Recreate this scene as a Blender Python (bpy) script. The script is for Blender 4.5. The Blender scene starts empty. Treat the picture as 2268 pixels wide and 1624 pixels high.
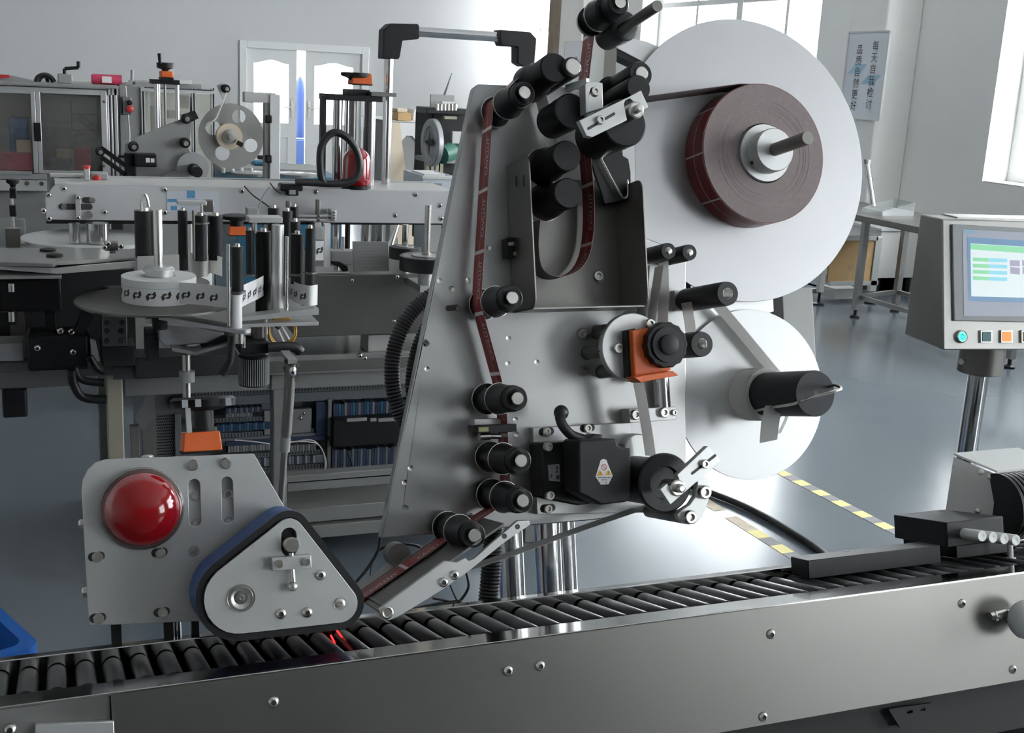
import bpy, math, random
from mathutils import Vector, Matrix
from mathutils.geometry import tessellate_polygon
random.seed(7)
PI = math.pi
SC = bpy.context.scene
COL = SC.collection

# ------------------------------------------------------------------ camera
FPX, CX, CY, H = 2620.0, 1134.0, 812.0, 1.6
PITCH, YAW, ROLL, TILT = [math.radians(v) for v in (13.8, 21.8, 3.0, 15.7)]
fwd = Vector((math.sin(YAW)*math.cos(PITCH), math.cos(YAW)*math.cos(PITCH), -math.sin(PITCH)))
r0 = Vector((math.cos(YAW), -math.sin(YAW), 0)); u0 = r0.cross(fwd)
rgt = r0*math.cos(ROLL) + u0*math.sin(ROLL); upv = -r0*math.sin(ROLL) + u0*math.cos(ROLL)
CAM = Vector((0, 0, H))
cd = bpy.data.cameras.new('camera'); co = bpy.data.objects.new('camera', cd); COL.objects.link(co)
m3 = Matrix((rgt, upv, -fwd)).transposed()
co.matrix_world = Matrix.Translation(CAM) @ m3.to_4x4()
cd.sensor_fit = 'HORIZONTAL'; cd.sensor_width = 36.0; cd.lens = 36.0*FPX/2268.0
cd.clip_start = 0.05; cd.clip_end = 200
SC.camera = co
# ------------------------------------------------------------------ light
wd = bpy.data.worlds.new('overcast_sky'); SC.world = wd; wd.use_nodes = True
bg = wd.node_tree.nodes['Background']
bg.inputs['Color'].default_value = (0.97, 0.985, 1.0, 1); bg.inputs['Strength'].default_value = 16.0
SC.view_settings.view_transform = 'Standard'; SC.view_settings.look = 'None'
SC.view_settings.exposure = 0.22; SC.view_settings.gamma = 1.0; SC.view_settings.use_curve_mapping = False
cy = SC.cycles
cy.use_denoising = True; cy.max_bounces = 8; cy.diffuse_bounces = 5; cy.glossy_bounces = 4
cy.transparent_max_bounces = 12; cy.caustics_reflective = False; cy.caustics_refractive = False
cy.sample_clamp_indirect = 8.0

# ------------------------------------------------------------------ frames
class Frame:
    """A right-handed local frame: x along, y into the depth, z up."""
    def __init__(s, origin, rot=None):
        s.M = Matrix.Translation(origin) @ (rot.to_4x4() if rot else Matrix.Identity(4))
        s.I = s.M.inverted(); s.c = s.I @ CAM; s.R = s.I.to_3x3()
    def ray(s, px, py):
        return s.R @ (rgt*((px-CX)/FPX) - upv*((py-CY)/FPX) + fwd)
    def at(s, px, py, y):
        r = s.ray(px, py); return s.c + r*((y-s.c.y)/r.y)
    def atx(s, px, py, x):
        r = s.ray(px, py); return s.c + r*((x-s.c.x)/r.x)
    def atz(s, px, py, z):
        r = s.ray(px, py); return s.c + r*((z-s.c.z)/r.z)
    def proj(s, p):
        d = s.M @ Vector(p) - CAM; z = d.dot(fwd)
        return (CX+FPX*d.dot(rgt)/z, CY-FPX*d.dot(upv)/z)
    def ppm(s, p):
        return FPX/((s.M @ Vector(p) - CAM).dot(fwd))
    def near(s, p, px, lo=.5):
        """depth y at which a line through p along y shows at column px"""
        hi = p[1]
        for _ in range(50):
            m = (lo+hi)/2
            if s.proj((p[0], m, p[2]))[0] > px: lo = m
            else: hi = m
        return m
W = Frame(Vector((0, 0, 0)))
T = Frame(CAM, Matrix.Rotation(-TILT, 3, 'X'))      # the inclined wrap labeller
V = Vector

# ------------------------------------------------------------------ materials
MATS = {}
def mat(name, col=(.5,.5,.5), rough=.5, metal=0., var=0., scale=8., stretch=(1,1,1), rvar=0., bump=0., bscale=200., emit=None, es=1., trans=0., coat=0., spec=.5, alpha=1.):
    m = bpy.data.materials.new(name); m.use_nodes = True
    nt = m.node_tree; b = nt.nodes['Principled BSDF']
    b.inputs['Base Color'].default_value = (*col, 1); b.inputs['Roughness'].default_value = rough
    b.inputs['Metallic'].default_value = metal; b.inputs['Specular IOR Level'].default_value = spec
    b.inputs['Coat Weight'].default_value = coat
    if trans: b.inputs['Transmission Weight'].default_value = trans
    if alpha < 1: b.inputs['Alpha'].default_value = alpha
    if emit: b.inputs['Emission Color'].default_value = (*emit, 1); b.inputs['Emission Strength'].default_value = es
    if var or rvar or bump:
        tc = nt.nodes.new('ShaderNodeTexCoord'); mp = nt.nodes.new('ShaderNodeMapping')
        mp.inputs['Scale'].default_value = stretch
        nt.links.new(tc.outputs['Object'], mp.inputs['Vector'])
    if var or rvar:
        n = nt.nodes.new('ShaderNodeTexNoise'); n.inputs['Scale'].default_value = scale; n.inputs['Detail'].default_value = 5
        nt.links.new(mp.outputs['Vector'], n.inputs['Vector'])
        if var:
            mr = nt.nodes.new('ShaderNodeMapRange'); mr.inputs['To Min'].default_value = 1-var; mr.inputs['To Max'].default_value = 1+var
            mr.inputs['From Min'].default_value = .3; mr.inputs['From Max'].default_value = .7
            nt.links.new(n.outputs['Fac'], mr.inputs['Value'])
            mx = nt.nodes.new('ShaderNodeMix'); mx.data_type = 'RGBA'; mx.blend_type = 'MULTIPLY'; mx.inputs['Factor'].default_value = 1
            mx.inputs['A'].default_value = (*col, 1); nt.links.new(mr.outputs['Result'], mx.inputs['B'])
            nt.links.new(mx.outputs['Result'], b.inputs['Base Color'])
        if rvar:
            mr2 = nt.nodes.new('ShaderNodeMapRange'); mr2.inputs['To Min'].default_value = max(0, rough-rvar); mr2.inputs['To Max'].default_value = rough+rvar
            mr2.inputs['From Min'].default_value = .3; mr2.inputs['From Max'].default_value = .7
            nt.links.new(n.outputs['Fac'], mr2.inputs['Value']); nt.links.new(mr2.outputs['Result'], b.inputs['Roughness'])
    if bump:
        n2 = nt.nodes.new('ShaderNodeTexNoise'); n2.inputs['Scale'].default_value = bscale; n2.inputs['Detail'].default_value = 3
        nt.links.new(mp.outputs['Vector'], n2.inputs['Vector'])
        bp = nt.nodes.new('ShaderNodeBump'); bp.inputs['Strength'].default_value = bump; bp.inputs['Distance'].default_value = .002
        nt.links.new(n2.outputs['Fac'], bp.inputs['Height']); nt.links.new(bp.outputs['Normal'], b.inputs['Normal'])
    MATS[name] = m
    return m
def glass(name, tint=(1,1,1), refl=.10, veil=0.):
    m = bpy.data.materials.new(name); m.use_nodes = True; nt = m.node_tree; nt.nodes.clear()
    o = nt.nodes.new('ShaderNodeOutputMaterial'); t = nt.nodes.new('ShaderNodeBsdfTransparent'); g = nt.nodes.new('ShaderNodeBsdfGlossy')
    t.inputs['Color'].default_value = (*tint, 1); g.inputs['Roughness'].default_value = .03
    f0 = nt.nodes.new('ShaderNodeLayerWeight'); f0.inputs['Blend'].default_value = .5
    f = nt.nodes.new('ShaderNodeMath'); f.operation = 'POWER'; f.inputs[1].default_value = 4.; nt.links.new(f0.outputs['Facing'], f.inputs[0])
    mr = nt.nodes.new('ShaderNodeMapRange'); mr.inputs['To Min'].default_value = refl; mr.inputs['To Max'].default_value = .9
    x = nt.nodes.new('ShaderNodeMixShader')
    nt.links.new(f.outputs[0], mr.inputs['Value']); nt.links.new(mr.outputs['Result'], x.inputs['Fac'])
    nt.links.new(t.outputs[0], x.inputs[1]); nt.links.new(g.outputs[0], x.inputs[2])
    last = x
    if veil:  # diffuse grey veil; stands in for reflections on cabinet_glass
        d = nt.nodes.new('ShaderNodeBsdfDiffuse'); d.inputs['Color'].default_value = (.8,.8,.8,1)
        y = nt.nodes.new('ShaderNodeMixShader'); y.inputs['Fac'].default_value = veil
        nt.links.new(x.outputs[0], y.inputs[1]); nt.links.new(d.outputs[0], y.inputs[2]); last = y
    nt.links.new(last.outputs[0], o.inputs[0]); MATS[name] = m
    return m

def paper(name, col, tl):
    m = bpy.data.materials.new(name); m.use_nodes = True; nt = m.node_tree; nt.nodes.clear()
    o = nt.nodes.new('ShaderNodeOutputMaterial'); d = nt.nodes.new('ShaderNodeBsdfDiffuse'); t = nt.nodes.new('ShaderNodeBsdfTranslucent'); x = nt.nodes.new('ShaderNodeMixShader')
    d.inputs['Color'].default_value = (*col,1); t.inputs['Color'].default_value = (*col,1); x.inputs['Fac'].default_value = tl
    nt.links.new(d.outputs[0],x.inputs[1]); nt.links.new(t.outputs[0],x.inputs[2]); nt.links.new(x.outputs[0],o.inputs[0]); MATS[name] = m
    return m
# ------------------------------------------------------------------ mesh building
def basis(ax):
    ax = V(ax).normalized()
    h = V((0,0,1)) if abs(ax.z) < .9 else V((1,0,0))
    u = ax.cross(h).normalized(); return ax, u, ax.cross(u).normalized()
class MB:
    def __init__(s): s.v = []; s.f = []; s.m = []; s.mi = 0
    def add(s, vs, fs):
        o = len(s.v); s.v += [tuple(v) for v in vs]
        for f in fs: s.f.append(tuple(i+o for i in f)); s.m.append(s.mi)
        return s
    def mat(s, i): s.mi = i; return s
    def box(s, x0, x1, y0, y1, z0, z1):
        x0,x1 = sorted((x0,x1)); y0,y1 = sorted((y0,y1)); z0,z1 = sorted((z0,z1))
        return s.add([(x,y,z) for z in (z0,z1) for y in (y0,y1) for x in (x0,x1)],
            [(0,2,3,1),(4,5,7,6),(0,1,5,4),(2,6,7,3),(0,4,6,2),(1,3,7,5)])
    def bar(s, p, q, w, h, up=(0,0,1)):
        """box of cross-section w x h from p to q"""
        p, q = V(p), V(q); a = (q-p).normalized(); u = V(up); sd = a.cross(u)
        if sd.length < 1e-4: sd = a.cross(V((0,1,0)))
        sd.normalize(); u = sd.cross(a).normalized(); sd *= w/2; u *= h/2
        return s.add([p-sd-u,p+sd-u,p+sd+u,p-sd+u,q-sd-u,q+sd-u,q+sd+u,q-sd+u],
            [(0,1,2,3),(4,7,6,5),(0,4,5,1),(1,5,6,2),(2,6,7,3),(3,7,4,0)])
    def lathe(s, p, ax, prof, n=28, closed=True):
        """prof: list of (distance along ax, radius)"""
        a,u,w = basis(ax); p = V(p); k = len(prof); vs = []; fs = []
        for t,r in prof:
            for i in range(n):
                an = 2*PI*i/n; vs.append(p + a*t + (u*math.cos(an)+w*math.sin(an))*r)
        for j in range(k-1):
            for i in range(n):
                i2 = (i+1)%n; fs.append((j*n+i, (j+1)*n+i, (j+1)*n+i2, j*n+i2))
        if closed:
            fs.append(tuple(range(n))); fs.append(tuple(reversed(range((k-1)*n, k*n))))
        return s.add(vs, fs)
    def cyl(s, p, q, r, n=24, r2=None):
        p,q = V(p),V(q); return s.lathe(p, q-p, [(0,r),((q-p).length, r if r2 is None else r2)], n)
    def tube(s, pts, r, n=8, close=True):
        pts = [V(p) for p in pts]; k = len(pts); vs = []; fs = []; u = None
        for j in range(k):
            a = (pts[min(j+1,k-1)]-pts[max(j-1,0)]).normalized()
            if u is None: _,u,_ = basis(a)
            else:
                u = u - a*u.dot(a)
                u = u.normalized() if u.length > 1e-6 else basis(a)[1]
            w = a.cross(u); rr = r[j] if isinstance(r,(list,tuple)) else r
            for i in range(n):
                an = 2*PI*i/n; vs.append(pts[j]+(u*math.cos(an)+w*math.sin(an))*rr)
        for j in range(k-1):
            for i in range(n):
                i2=(i+1)%n; fs.append((j*n+i,j*n+i2,(j+1)*n+i2,(j+1)*n+i))
        if close: fs.append(tuple(reversed(range(n)))); fs.append(tuple(range((k-1)*n,k*n)))
        return s.add(vs, fs)
    def prism(s, loop, y0, y1, holes=()):
        """loop of (x,z) extruded along y from y0 (front) to y1 (back)"""
        if y0 > y1: y0, y1 = y1, y0
        def area(l): return sum(l[i-1][0]*l[i][1]-l[i][0]*l[i-1][1] for i in range(len(l)))
        loop = list(loop)
        if area(loop) < 0: loop.reverse()
        hs = []
        for h in holes:
            h = list(h)
            if area(h) > 0: h.reverse()
            hs.append(h)
        loops = [loop]+hs; flat = [p for l in loops for p in l]; n = len(flat)
        tris = tessellate_polygon([[V((x,z,0)) for x,z in l] for l in loops])
        vs = [(x,y0,z) for x,z in flat]+[(x,y1,z) for x,z in flat]; fs = []
        if not hs:
            fs.append(tuple(range(n))); fs.append(tuple(range(2*n-1,n-1,-1)))
        else:
            for a,b,c in tris:
                (ax,az),(bx,bz),(cx,cz) = flat[a],flat[b],flat[c]
                if (bx-ax)*(cz-az)-(cx-ax)*(bz-az) < 0: b,c = c,b
                fs.append((a,b,c)); fs.append((n+a,n+c,n+b))
        o = 0
        for l in loops:
            k = len(l)
            for i in range(k):
                a,b = o+i,o+(i+1)%k; fs.append((b,a,n+a,n+b))
            o += k
        return s.add(vs, fs)
    def slab(s, loop, z0, z1):
        """loop of (x,y) extruded along z"""
        k = len(loop); ar = sum(loop[i-1][0]*loop[i][1]-loop[i][0]*loop[i-1][1] for i in range(k))
        loop = list(loop) if ar > 0 else list(reversed(loop))
        if z0 > z1: z0,z1 = z1,z0
        vs = [(x,y,z0) for x,y in loop]+[(x,y,z1) for x,y in loop]
        fs = [tuple(reversed(range(k))), tuple(range(k,2*k))]+[(i,(i+1)%k,k+(i+1)%k,k+i) for i in range(k)]
        return s.add(vs, fs)
    def ribbon(s, pts, wd, th=.0004):
        """a thin band of cross vector wd (Vector or list) swept along pts"""
        k = len(pts); vs = []; fs = []
        for j in range(k):
            p = V(pts[j]); a = (V(pts[min(j+1,k-1)])-V(pts[max(j-1,0)])).normalized()
            w = V(wd[j]) if isinstance(wd,list) else V(wd)
            nn = a.cross(w).normalized()*th/2
            vs += [p-w/2-nn, p+w/2-nn, p+w/2+nn, p-w/2+nn]
        for j in range(k-1):
            for i in range(4): fs.append((j*4+i,(j+1)*4+i,(j+1)*4+(i+1)%4,j*4+(i+1)%4))
        fs.append((0,1,2,3)); fs.append(tuple(range(4*k-1,4*k-5,-1)))
        return s.add(vs, fs)
    def ball(s, p, r, n=16, sc=(1,1,1)):
        p = V(p); vs = []; fs = []; k = n//2
        for j in range(k+1):
            th = PI*j/k
            for i in range(n):
                ph = 2*PI*i/n; vs.append(p+V((r*sc[0]*math.sin(th)*math.cos(ph), r*sc[1]*math.sin(th)*math.sin(ph), r*sc[2]*math.cos(th))))
        for j in range(k):
            for i in range(n): fs.append((j*n+i,(j+1)*n+i,(j+1)*n+(i+1)%n,j*n+(i+1)%n))
        return s.add(vs, fs)
    def flat(s, pts):
        """a flat outline of any shape as triangles"""
        return s.add(pts, [tuple(t) for t in tessellate_polygon([[V(p) for p in pts]])])
    def quad(s, a,b,c,d): return s.add([a,b,c,d],[(0,1,2,3)])
    def mesh(s, name, mats, base=V((0,0,0)), sharp=38):
        me = bpy.data.meshes.new(name); me.from_pydata([tuple(V(v)-base) for v in s.v], [], s.f)
        for m in (mats if isinstance(mats,(list,tuple)) else [mats]): me.materials.append(MATS[m])
        me.polygons.foreach_set('material_index', s.m)
        me.polygons.foreach_set('use_smooth', [True]*len(me.polygons))
        me.update(); me.set_sharp_from_angle(angle=math.radians(sharp))
        return me
INFO = {}
def thing(name, frame, base, label, cat, group=None, kind=None):
    o = bpy.data.objects.new(name, None); COL.objects.link(o); o.empty_display_size = .05
    base = V(base); o.matrix_world = frame.M @ Matrix.Translation(base); INFO[o.name] = (frame, base)
    if label: o['label'] = label
    if cat: o['category'] = cat
    if group: o['group'] = group
    if kind: o['kind'] = kind
    return o
def bevel(o, w, seg=2):
    b = o.modifiers.new('bevel', 'BEVEL'); b.width = w; b.segments = seg; b.limit_method = 'ANGLE'; b.angle_limit = math.radians(40)
    return o
def part(name, par, mb, mats, bev=0, label=None, kind=None, sharp=38):
    frame, base = INFO[par.name]
    o = bpy.data.objects.new(name, mb.mesh(name, mats, base, sharp)); COL.objects.link(o); o.parent = par
    INFO[o.name] = (frame, base)
    if bev: bevel(o, bev)
    if label: o['label'] = label
    if kind: o['kind'] = kind
    return o
def solo(name, frame, mb, mats, label=None, cat=None, group=None, kind=None, bev=0, sharp=38):
    xs = [v[0] for v in mb.v]; ys = [v[1] for v in mb.v]; zs = [v[2] for v in mb.v]
    base = V(((min(xs)+max(xs))/2, (min(ys)+max(ys))/2, min(zs)))
    o = bpy.data.objects.new(name, mb.mesh(name, mats, base, sharp)); COL.objects.link(o)
    o.matrix_world = frame.M @ Matrix.Translation(base); INFO[o.name] = (frame, base)
    if label: o['label'] = label
    if cat: o['category'] = cat
    if group: o['group'] = group
    if kind: o['kind'] = kind
    if bev: bevel(o, bev)
    return o
def clone(src, par, loc, scale=1., name=None, rot=None):
    """another object on the same mesh; loc in the frame of the thing that par belongs to"""
    o = src.copy(); COL.objects.link(o); o.parent = par
    for k in ('label','category','group'):
        if k in o: del o[k]
    if name: o.name = name
    frame, base = INFO[par.name]; INFO[o.name] = (frame, base)
    o.location = V(loc)-base; o.scale = (scale,)*3 if not isinstance(scale,(tuple,list)) else scale
    o.rotation_euler = rot or (0,0,0)
    return o
def copy_tree(root, frame, base, label=None):
    def cp(o, par):
        c = o.copy(); COL.objects.link(c)
        if par: c.parent = par
        for ch in list(o.children): cp(ch, c)
        return c
    r = cp(root, None); r.matrix_world = frame.M @ Matrix.Translation(V(base))
    if label: r['label'] = label
    return r
def circ(cx, cz, r, n=20, a0=0., a1=2*PI):
    full = abs(a1-a0-2*PI) < 1e-6
    return [(cx+r*math.cos(a0+(a1-a0)*i/(n if full else n-1)), cz+r*math.sin(a0+(a1-a0)*i/(n if full else n-1))) for i in range(n)]
def slot(x0, z0, x1, z1, r, n=8):
    a = math.atan2(z1-z0, x1-x0)
    return circ(x1,z1,r,n,a-PI/2,a+PI/2)+circ(x0,z0,r,n,a+PI/2,a+3*PI/2)
def hull(pts):
    pts = sorted(set((round(x,6),round(z,6)) for x,z in pts))
    def half(ps):
        h = []
        for p in ps:
            while len(h) > 1 and (h[-1][0]-h[-2][0])*(p[1]-h[-2][1])-(h[-1][1]-h[-2][1])*(p[0]-h[-2][0]) <= 0: h.pop()
            h.append(p)
        return h[:-1]
    return half(pts)+half(pts[::-1])
def P2(frame, pts, y): return [(lambda q: (q.x, q.z))(frame.at(px,py,y)) for px,py in pts]
def smooth_path(pts, n=6):
    """Catmull-Rom through pts"""
    pts = [V(p) for p in pts]; out = []
    for i in range(len(pts)-1):
        a,b,c,d = pts[max(i-1,0)],pts[i],pts[i+1],pts[min(i+2,len(pts)-1)]
        for k in range(n):
            t = k/n; out.append(.5*((2*b)+(c-a)*t+(2*a-5*b+4*c-d)*t*t+(3*b-a-3*c+d)*t**3))
    out.append(pts[-1]); return out
_UNIT = {}
def unit_bolt(kind):
    """unit socket-head / button-head screw: axis -y (towards the viewer), radius 1"""
    if kind not in _UNIT:
        m = MB()
        if kind == 'cap': m.lathe((0,0,0),(0,-1,0),[(0,1),(.75,1),(.95,.86),(.95,.52),(.55,.5)],18)
        elif kind == 'button': m.lathe((0,0,0),(0,-1,0),[(0,1),(.22,.94),(.45,.74),(.58,.45),(.25,.42)],18)
        elif kind == 'flat': m.lathe((0,0,0),(0,-1,0),[(0,1),(.12,.95),(.12,.5),(-.3,.48)],18)
        m.mat(1).lathe((0,0,0),(0,-1,0),[(.2 if kind!='flat' else -.2,.5),(.3 if kind!='flat' else -.15,.48)],6)
        _UNIT[kind] = m.mesh('screw', ['steel_bright','socket_dark'])
    return _UNIT[kind]
def screw(par, p, r, kind='cap', rot=None, name='screw'):
    frame, base = INFO[par.name]
    o = bpy.data.objects.new(name, unit_bolt(kind)); COL.objects.link(o); o.parent = par
    o.location = V(p)-base; o.scale = (r,)*3
    if rot: o.rotation_euler = rot
    INFO[o.name] = (frame, base)
    return o
def text_mesh(txt, size, name='t'):
    """flat outline of letters in the xz plane, centred; returns (verts, faces)"""
    c = bpy.data.curves.new(name, 'FONT'); c.body = txt; c.size = size; c.align_x = 'CENTER'; c.align_y = 'CENTER'; c.resolution_u = 3
    o = bpy.data.objects.new(name, c); COL.objects.link(o)
    bpy.context.view_layer.update()
    me = bpy.data.meshes.new_from_object(o.evaluated_get(bpy.context.evaluated_depsgraph_get()))
    vs = [(v.co.x, 0, v.co.y) for v in me.vertices]; fs = [tuple(p.vertices) for p in me.polygons]
    bpy.data.objects.remove(o); bpy.data.curves.remove(c); bpy.data.meshes.remove(me)
    return vs, fs
# ------------------------------------------------------------------ material list
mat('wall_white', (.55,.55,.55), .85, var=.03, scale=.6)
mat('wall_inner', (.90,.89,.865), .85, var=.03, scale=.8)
mat('ceiling_white', (.78,.78,.77), .9)
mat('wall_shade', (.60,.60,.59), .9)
mat('floor_epoxy', (.118,.14,.16), .20, var=.035, scale=1.1, stretch=(.6,1.2,1), rvar=.03, spec=.6, bump=.03, bscale=5)
mat('white_frame', (.68,.68,.67), .45)
mat('brown_curtain', (.34,.27,.22), .8, var=.15, scale=6)
mat('alu_brushed', (.48,.60,.595), .42, .85, var=.05, scale=14, stretch=(1,1,.06), rvar=.05)
mat('alu_plate', (.44,.44,.435), .36, .9, var=.07, scale=5, rvar=.08)
mat('alu_disc', (.44,.44,.445), .44, .8, var=.03, scale=5)
mat('white_disc', (.64,.64,.635), .46, .6, var=.02, scale=5)  # lighter copy of alu_disc for the lower reel
mat('alu_light', (.58,.58,.57), .40, .7)
mat('panel_beige', (.55,.54,.52), .5, .25, var=.04, scale=9)
mat('stainless', (.185,.18,.167), .38, 1., var=.05, scale=3, rvar=.03)
mat('stainless_dull', (.33,.325,.31), .40, .9, var=.10, scale=6, rvar=.08)
mat('mirror_steel', (.66,.65,.63), .10, 1., var=.03, scale=10)
mat('chrome', (.62,.62,.62), .14, 1.)
mat('steel_bright', (.62,.60,.56), .26, 1.)
mat('steel_dark', (.20,.195,.18), .36, .8)
mat('socket_dark', (.03,.03,.03), .5)
mat('black_anodised', (.011,.012,.013), .34, .0, var=.15, scale=20, spec=.35)
mat('black_plastic', (.008,.008,.009), .45, spec=.3)
mat('black_rubber', (.010,.010,.011), .38)
mat('roller_grey', (.018,.019,.021), .30, .0, var=.2, scale=15, spec=.5)
mat('charcoal', (.016,.017,.019), .5, var=.1, scale=30, spec=.3)
mat('orange_plastic', (.66,.12,.02), .42)
mat('blue_belt', (.022,.065,.19), .6, var=.12, scale=40)
mat('blue_crate', (.008,.095,.36), .5)
mat('navy_tarp', (.004,.03,.13), .6)
mat('navy_wires', (.02,.035,.075), .6)
mat('red_lens', (.27,.0015,.004), .09, trans=.12, spec=.5)
mat('red_core', (.30,.004,.008), .45)
mat('clear_ring', (.13,.09,.09), .12, trans=.25)
mat('red_web', (.22,.022,.022), .34, var=.05, scale=60)
mat('web_white', (.80,.76,.74), .5)
mat('roll_side', (.23,.18,.177), .7, var=.08, scale=120)
mat('roll_line', (.31,.255,.25), .7)
paper('liner_paper', (.84,.83,.81), .6)
mat('label_paper', (.74,.73,.72), .6)
mat('print_black', (.03,.03,.035), .6)
mat('print_blue', (.33,.50,.62), .6)
mat('sticker_blue', (.08,.25,.42), .5)
mat('sticker_face', (.50,.51,.56), .5)
mat('print_red', (.55,.05,.05), .6)
mat('print_amber', (.72,.40,.05), .6)
mat('sign_white', (.70,.72,.77), .5)
mat('white_plastic', (.68,.68,.66), .4)
mat('grey_plastic', (.30,.31,.31), .5)
mat('duct_grey', (.13,.145,.15), .6)
mat('beige_tube', (.36,.335,.25), .55, .3, var=.06, scale=6)
mat('grey_tube', (.20,.20,.19), .5, .4, var=.05, scale=6)
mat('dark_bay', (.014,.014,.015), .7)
mat('green_paint', (.05,.16,.12), .5)
mat('teal_paint', (.02,.12,.20), .45)
mat('cardboard', (.46,.30,.14), .75, var=.10, scale=5)
mat('card_light', (.62,.52,.40), .8)
mat('board_grey', (.27,.265,.255), .7, var=.12, scale=5)
mat('pink_wrap', (.62,.06,.13), .35, var=.15, scale=30)
mat('red_paint', (.50,.03,.03), .4)
mat('yellow_tape', (.72,.64,.26), .6, var=.08, scale=12)
mat('grey_tape', (.22,.21,.215), .6, var=.1, scale=12)
mat('worn_tape', (.52,.44,.33), .6, var=.2, scale=20)
mat('yellow_wire', (.62,.33,.03), .45)
mat('white_wire', (.62,.62,.60), .5)
mat('bay_shaded', (.20,.20,.20), .55)
mat('screen_face', (.45,.47,.55), .35)
mat('screen_lit', (.35,.37,.42), .3, emit=(.52,.58,.66), es=.55)
mat('screen_blue', (.10,.20,.33), .3, emit=(.13,.23,.36), es=.45)
mat('screen_green', (.15,.5,.25), .3, emit=(.30,.62,.38), es=.45)
mat('screen_cyan', (.15,.5,.6), .3, emit=(.32,.60,.68), es=.45)
mat('screen_mauve', (.3,.27,.36), .3, emit=(.33,.30,.42), es=.45)
mat('screen_page', (.5,.55,.55), .3, emit=(.60,.68,.68), es=.55)
mat('lamp_cyan', (.02,.6,.5), .3, emit=(.03,.85,.72), es=1.0)
mat('lamp_orange', (.9,.15,.02), .3, emit=(1,.16,.02), es=1.1)
mat('button_teal', (.01,.12,.12), .35)
mat('button_olive', (.25,.25,.10), .4)
mat('led_amber', (.9,.5,.05), .3, emit=(1,.55,.08), es=1.6)
mat('laser_red', (.8,.02,.02), .3, emit=(1,.03,.03), es=1.2)
mat('pale_bin', (.60,.64,.70), .45)
mat('machine_grey', (.31,.31,.30), .5, .2, var=.04, scale=4)
mat('beam_white', (.48,.48,.485), .5, .2, var=.03, scale=5)
mat('acrylic_dark', (.20,.20,.19), .25, .3)
glass('window_glass', (.97,.99,1), .05)
glass('cabinet_glass', (.78,.78,.74), .08, .07)
glass('clear_sheet', (.93,.95,.95), .08, .12)
# ------------------------------------------------------------------ the hall
XP, YB, ZC, XL, YR = 6.5, 17.3, 4.6, -6.5, -15.
pb0, pb1 = W.atx(1970,0,XP).y, W.atx(1881,60,XP).y             # near pilaster, room face
pa0, pa1 = W.atx(1289,60,XP).y, W.atx(1240,60,XP).y            # far pilaster
XW = W.at(2040,60,pb0).x                                       # window wall, behind the pilasters
win = [(W.atx(1420,60,XW).y, W.atx(1815,60,XW).y), (W.atx(2190,300,XW).y, W.atx(2190,300,XW).y-3.5),
       (W.atx(1150,60,XW).y, W.atx(1217,60,XW).y)]
SILL = W.atx(2190,405,XW).z
wins = sorted([(min(a),max(a)) for a in win])
n0 = wins[0]
wins = [(n0[0]-11.6,n0[1]-11.6),(n0[0]-5.8,n0[1]-5.8)]+wins
HEAD, XO = 3.7, XW+.42
m = MB(); m.box(XL-.3,XO,YR-.3,YB+.3,-.12,0); solo('floor',W,m,'floor_epoxy',kind='structure')
m = MB(); m.box(XL-.3,XO,YR-.3,YB+.3,ZC,ZC+.15); solo('ceiling',W,m,'ceiling_white',kind='structure')
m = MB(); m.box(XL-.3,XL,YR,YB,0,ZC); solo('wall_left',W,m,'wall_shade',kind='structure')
m = MB(); m.box(XL,XO,YR-.3,YR,0,ZC); solo('wall_front',W,m,'board_grey',kind='structure')
# window wall, with openings
m = MB(); y = YR
for a,b in wins:
    m.box(XW,XO,y,a,0,ZC); m.box(XW,XO,a,b,0,SILL); m.box(XW,XO,a,b,HEAD,ZC); y = b
m.box(XW,XO,y,YB,0,ZC)
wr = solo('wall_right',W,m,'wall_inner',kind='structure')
pil = []
for k,(a,b) in enumerate(((pb0,pb1),(pa0,pa1),(pb0-5.8,pb1-5.8))):
    m = MB(); m.box(XP,XW,a,b,0,ZC); o = solo('trim_%d'%(k+1),W,m,'wall_inner',kind='structure',bev=.012); pil.append(o)
for k,(a,b) in enumerate(wins):
    t = thing('window_%d'%(k+1),W,(XW+.3,(a+b)/2,SILL),None,None,kind='structure')
    xf0,xf1 = XW+.24,XW+.31; fw = .07
    m = MB()
    m.box(xf0,xf1,a,b,SILL,SILL+fw); m.box(xf0,xf1,a,b,HEAD-fw,HEAD); m.box(xf0,xf1,a,a+fw,SILL+fw,HEAD-fw); m.box(xf0,xf1,b-fw,b,SILL+fw,HEAD-fw)
    part('window_frame',t,m,'white_frame',bev=.004)
    nb = 4 if b-a > 2 else 1
    zt = W.atx(1600,4,XW+.27).z if nb == 4 else 2.3
    for i in range(1,nb):
        m = MB(); yy = a+(b-a)*i/nb; w = .06 if i == 2 else .025
        m.box(xf0,xf1,yy-w,yy+w,SILL+fw,HEAD-fw); part('mullion',t,m,'white_frame',bev=.003)
    m = MB(); m.box(xf0+.006,xf1-.006,a+fw,b-fw,zt-.03,zt+.03); part('transom',t,m,'white_frame',bev=.003)
    for i in range(nb):
        y0 = a+(b-a)*i/nb; y1 = a+(b-a)*(i+1)/nb
        for z0,z1 in ((SILL+fw,zt),(zt,HEAD-fw)):
            m = MB(); m.box(xf0+.03,xf0+.036,y0+.02,y1-.02,z0,z1); part('pane',t,m,'window_glass')
    m = MB(); m.box(XW+.002,XW+.24,a+.001,b-.001,SILL,SILL+.012); part('window_sill',t,m,'white_frame',bev=.006)
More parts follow.
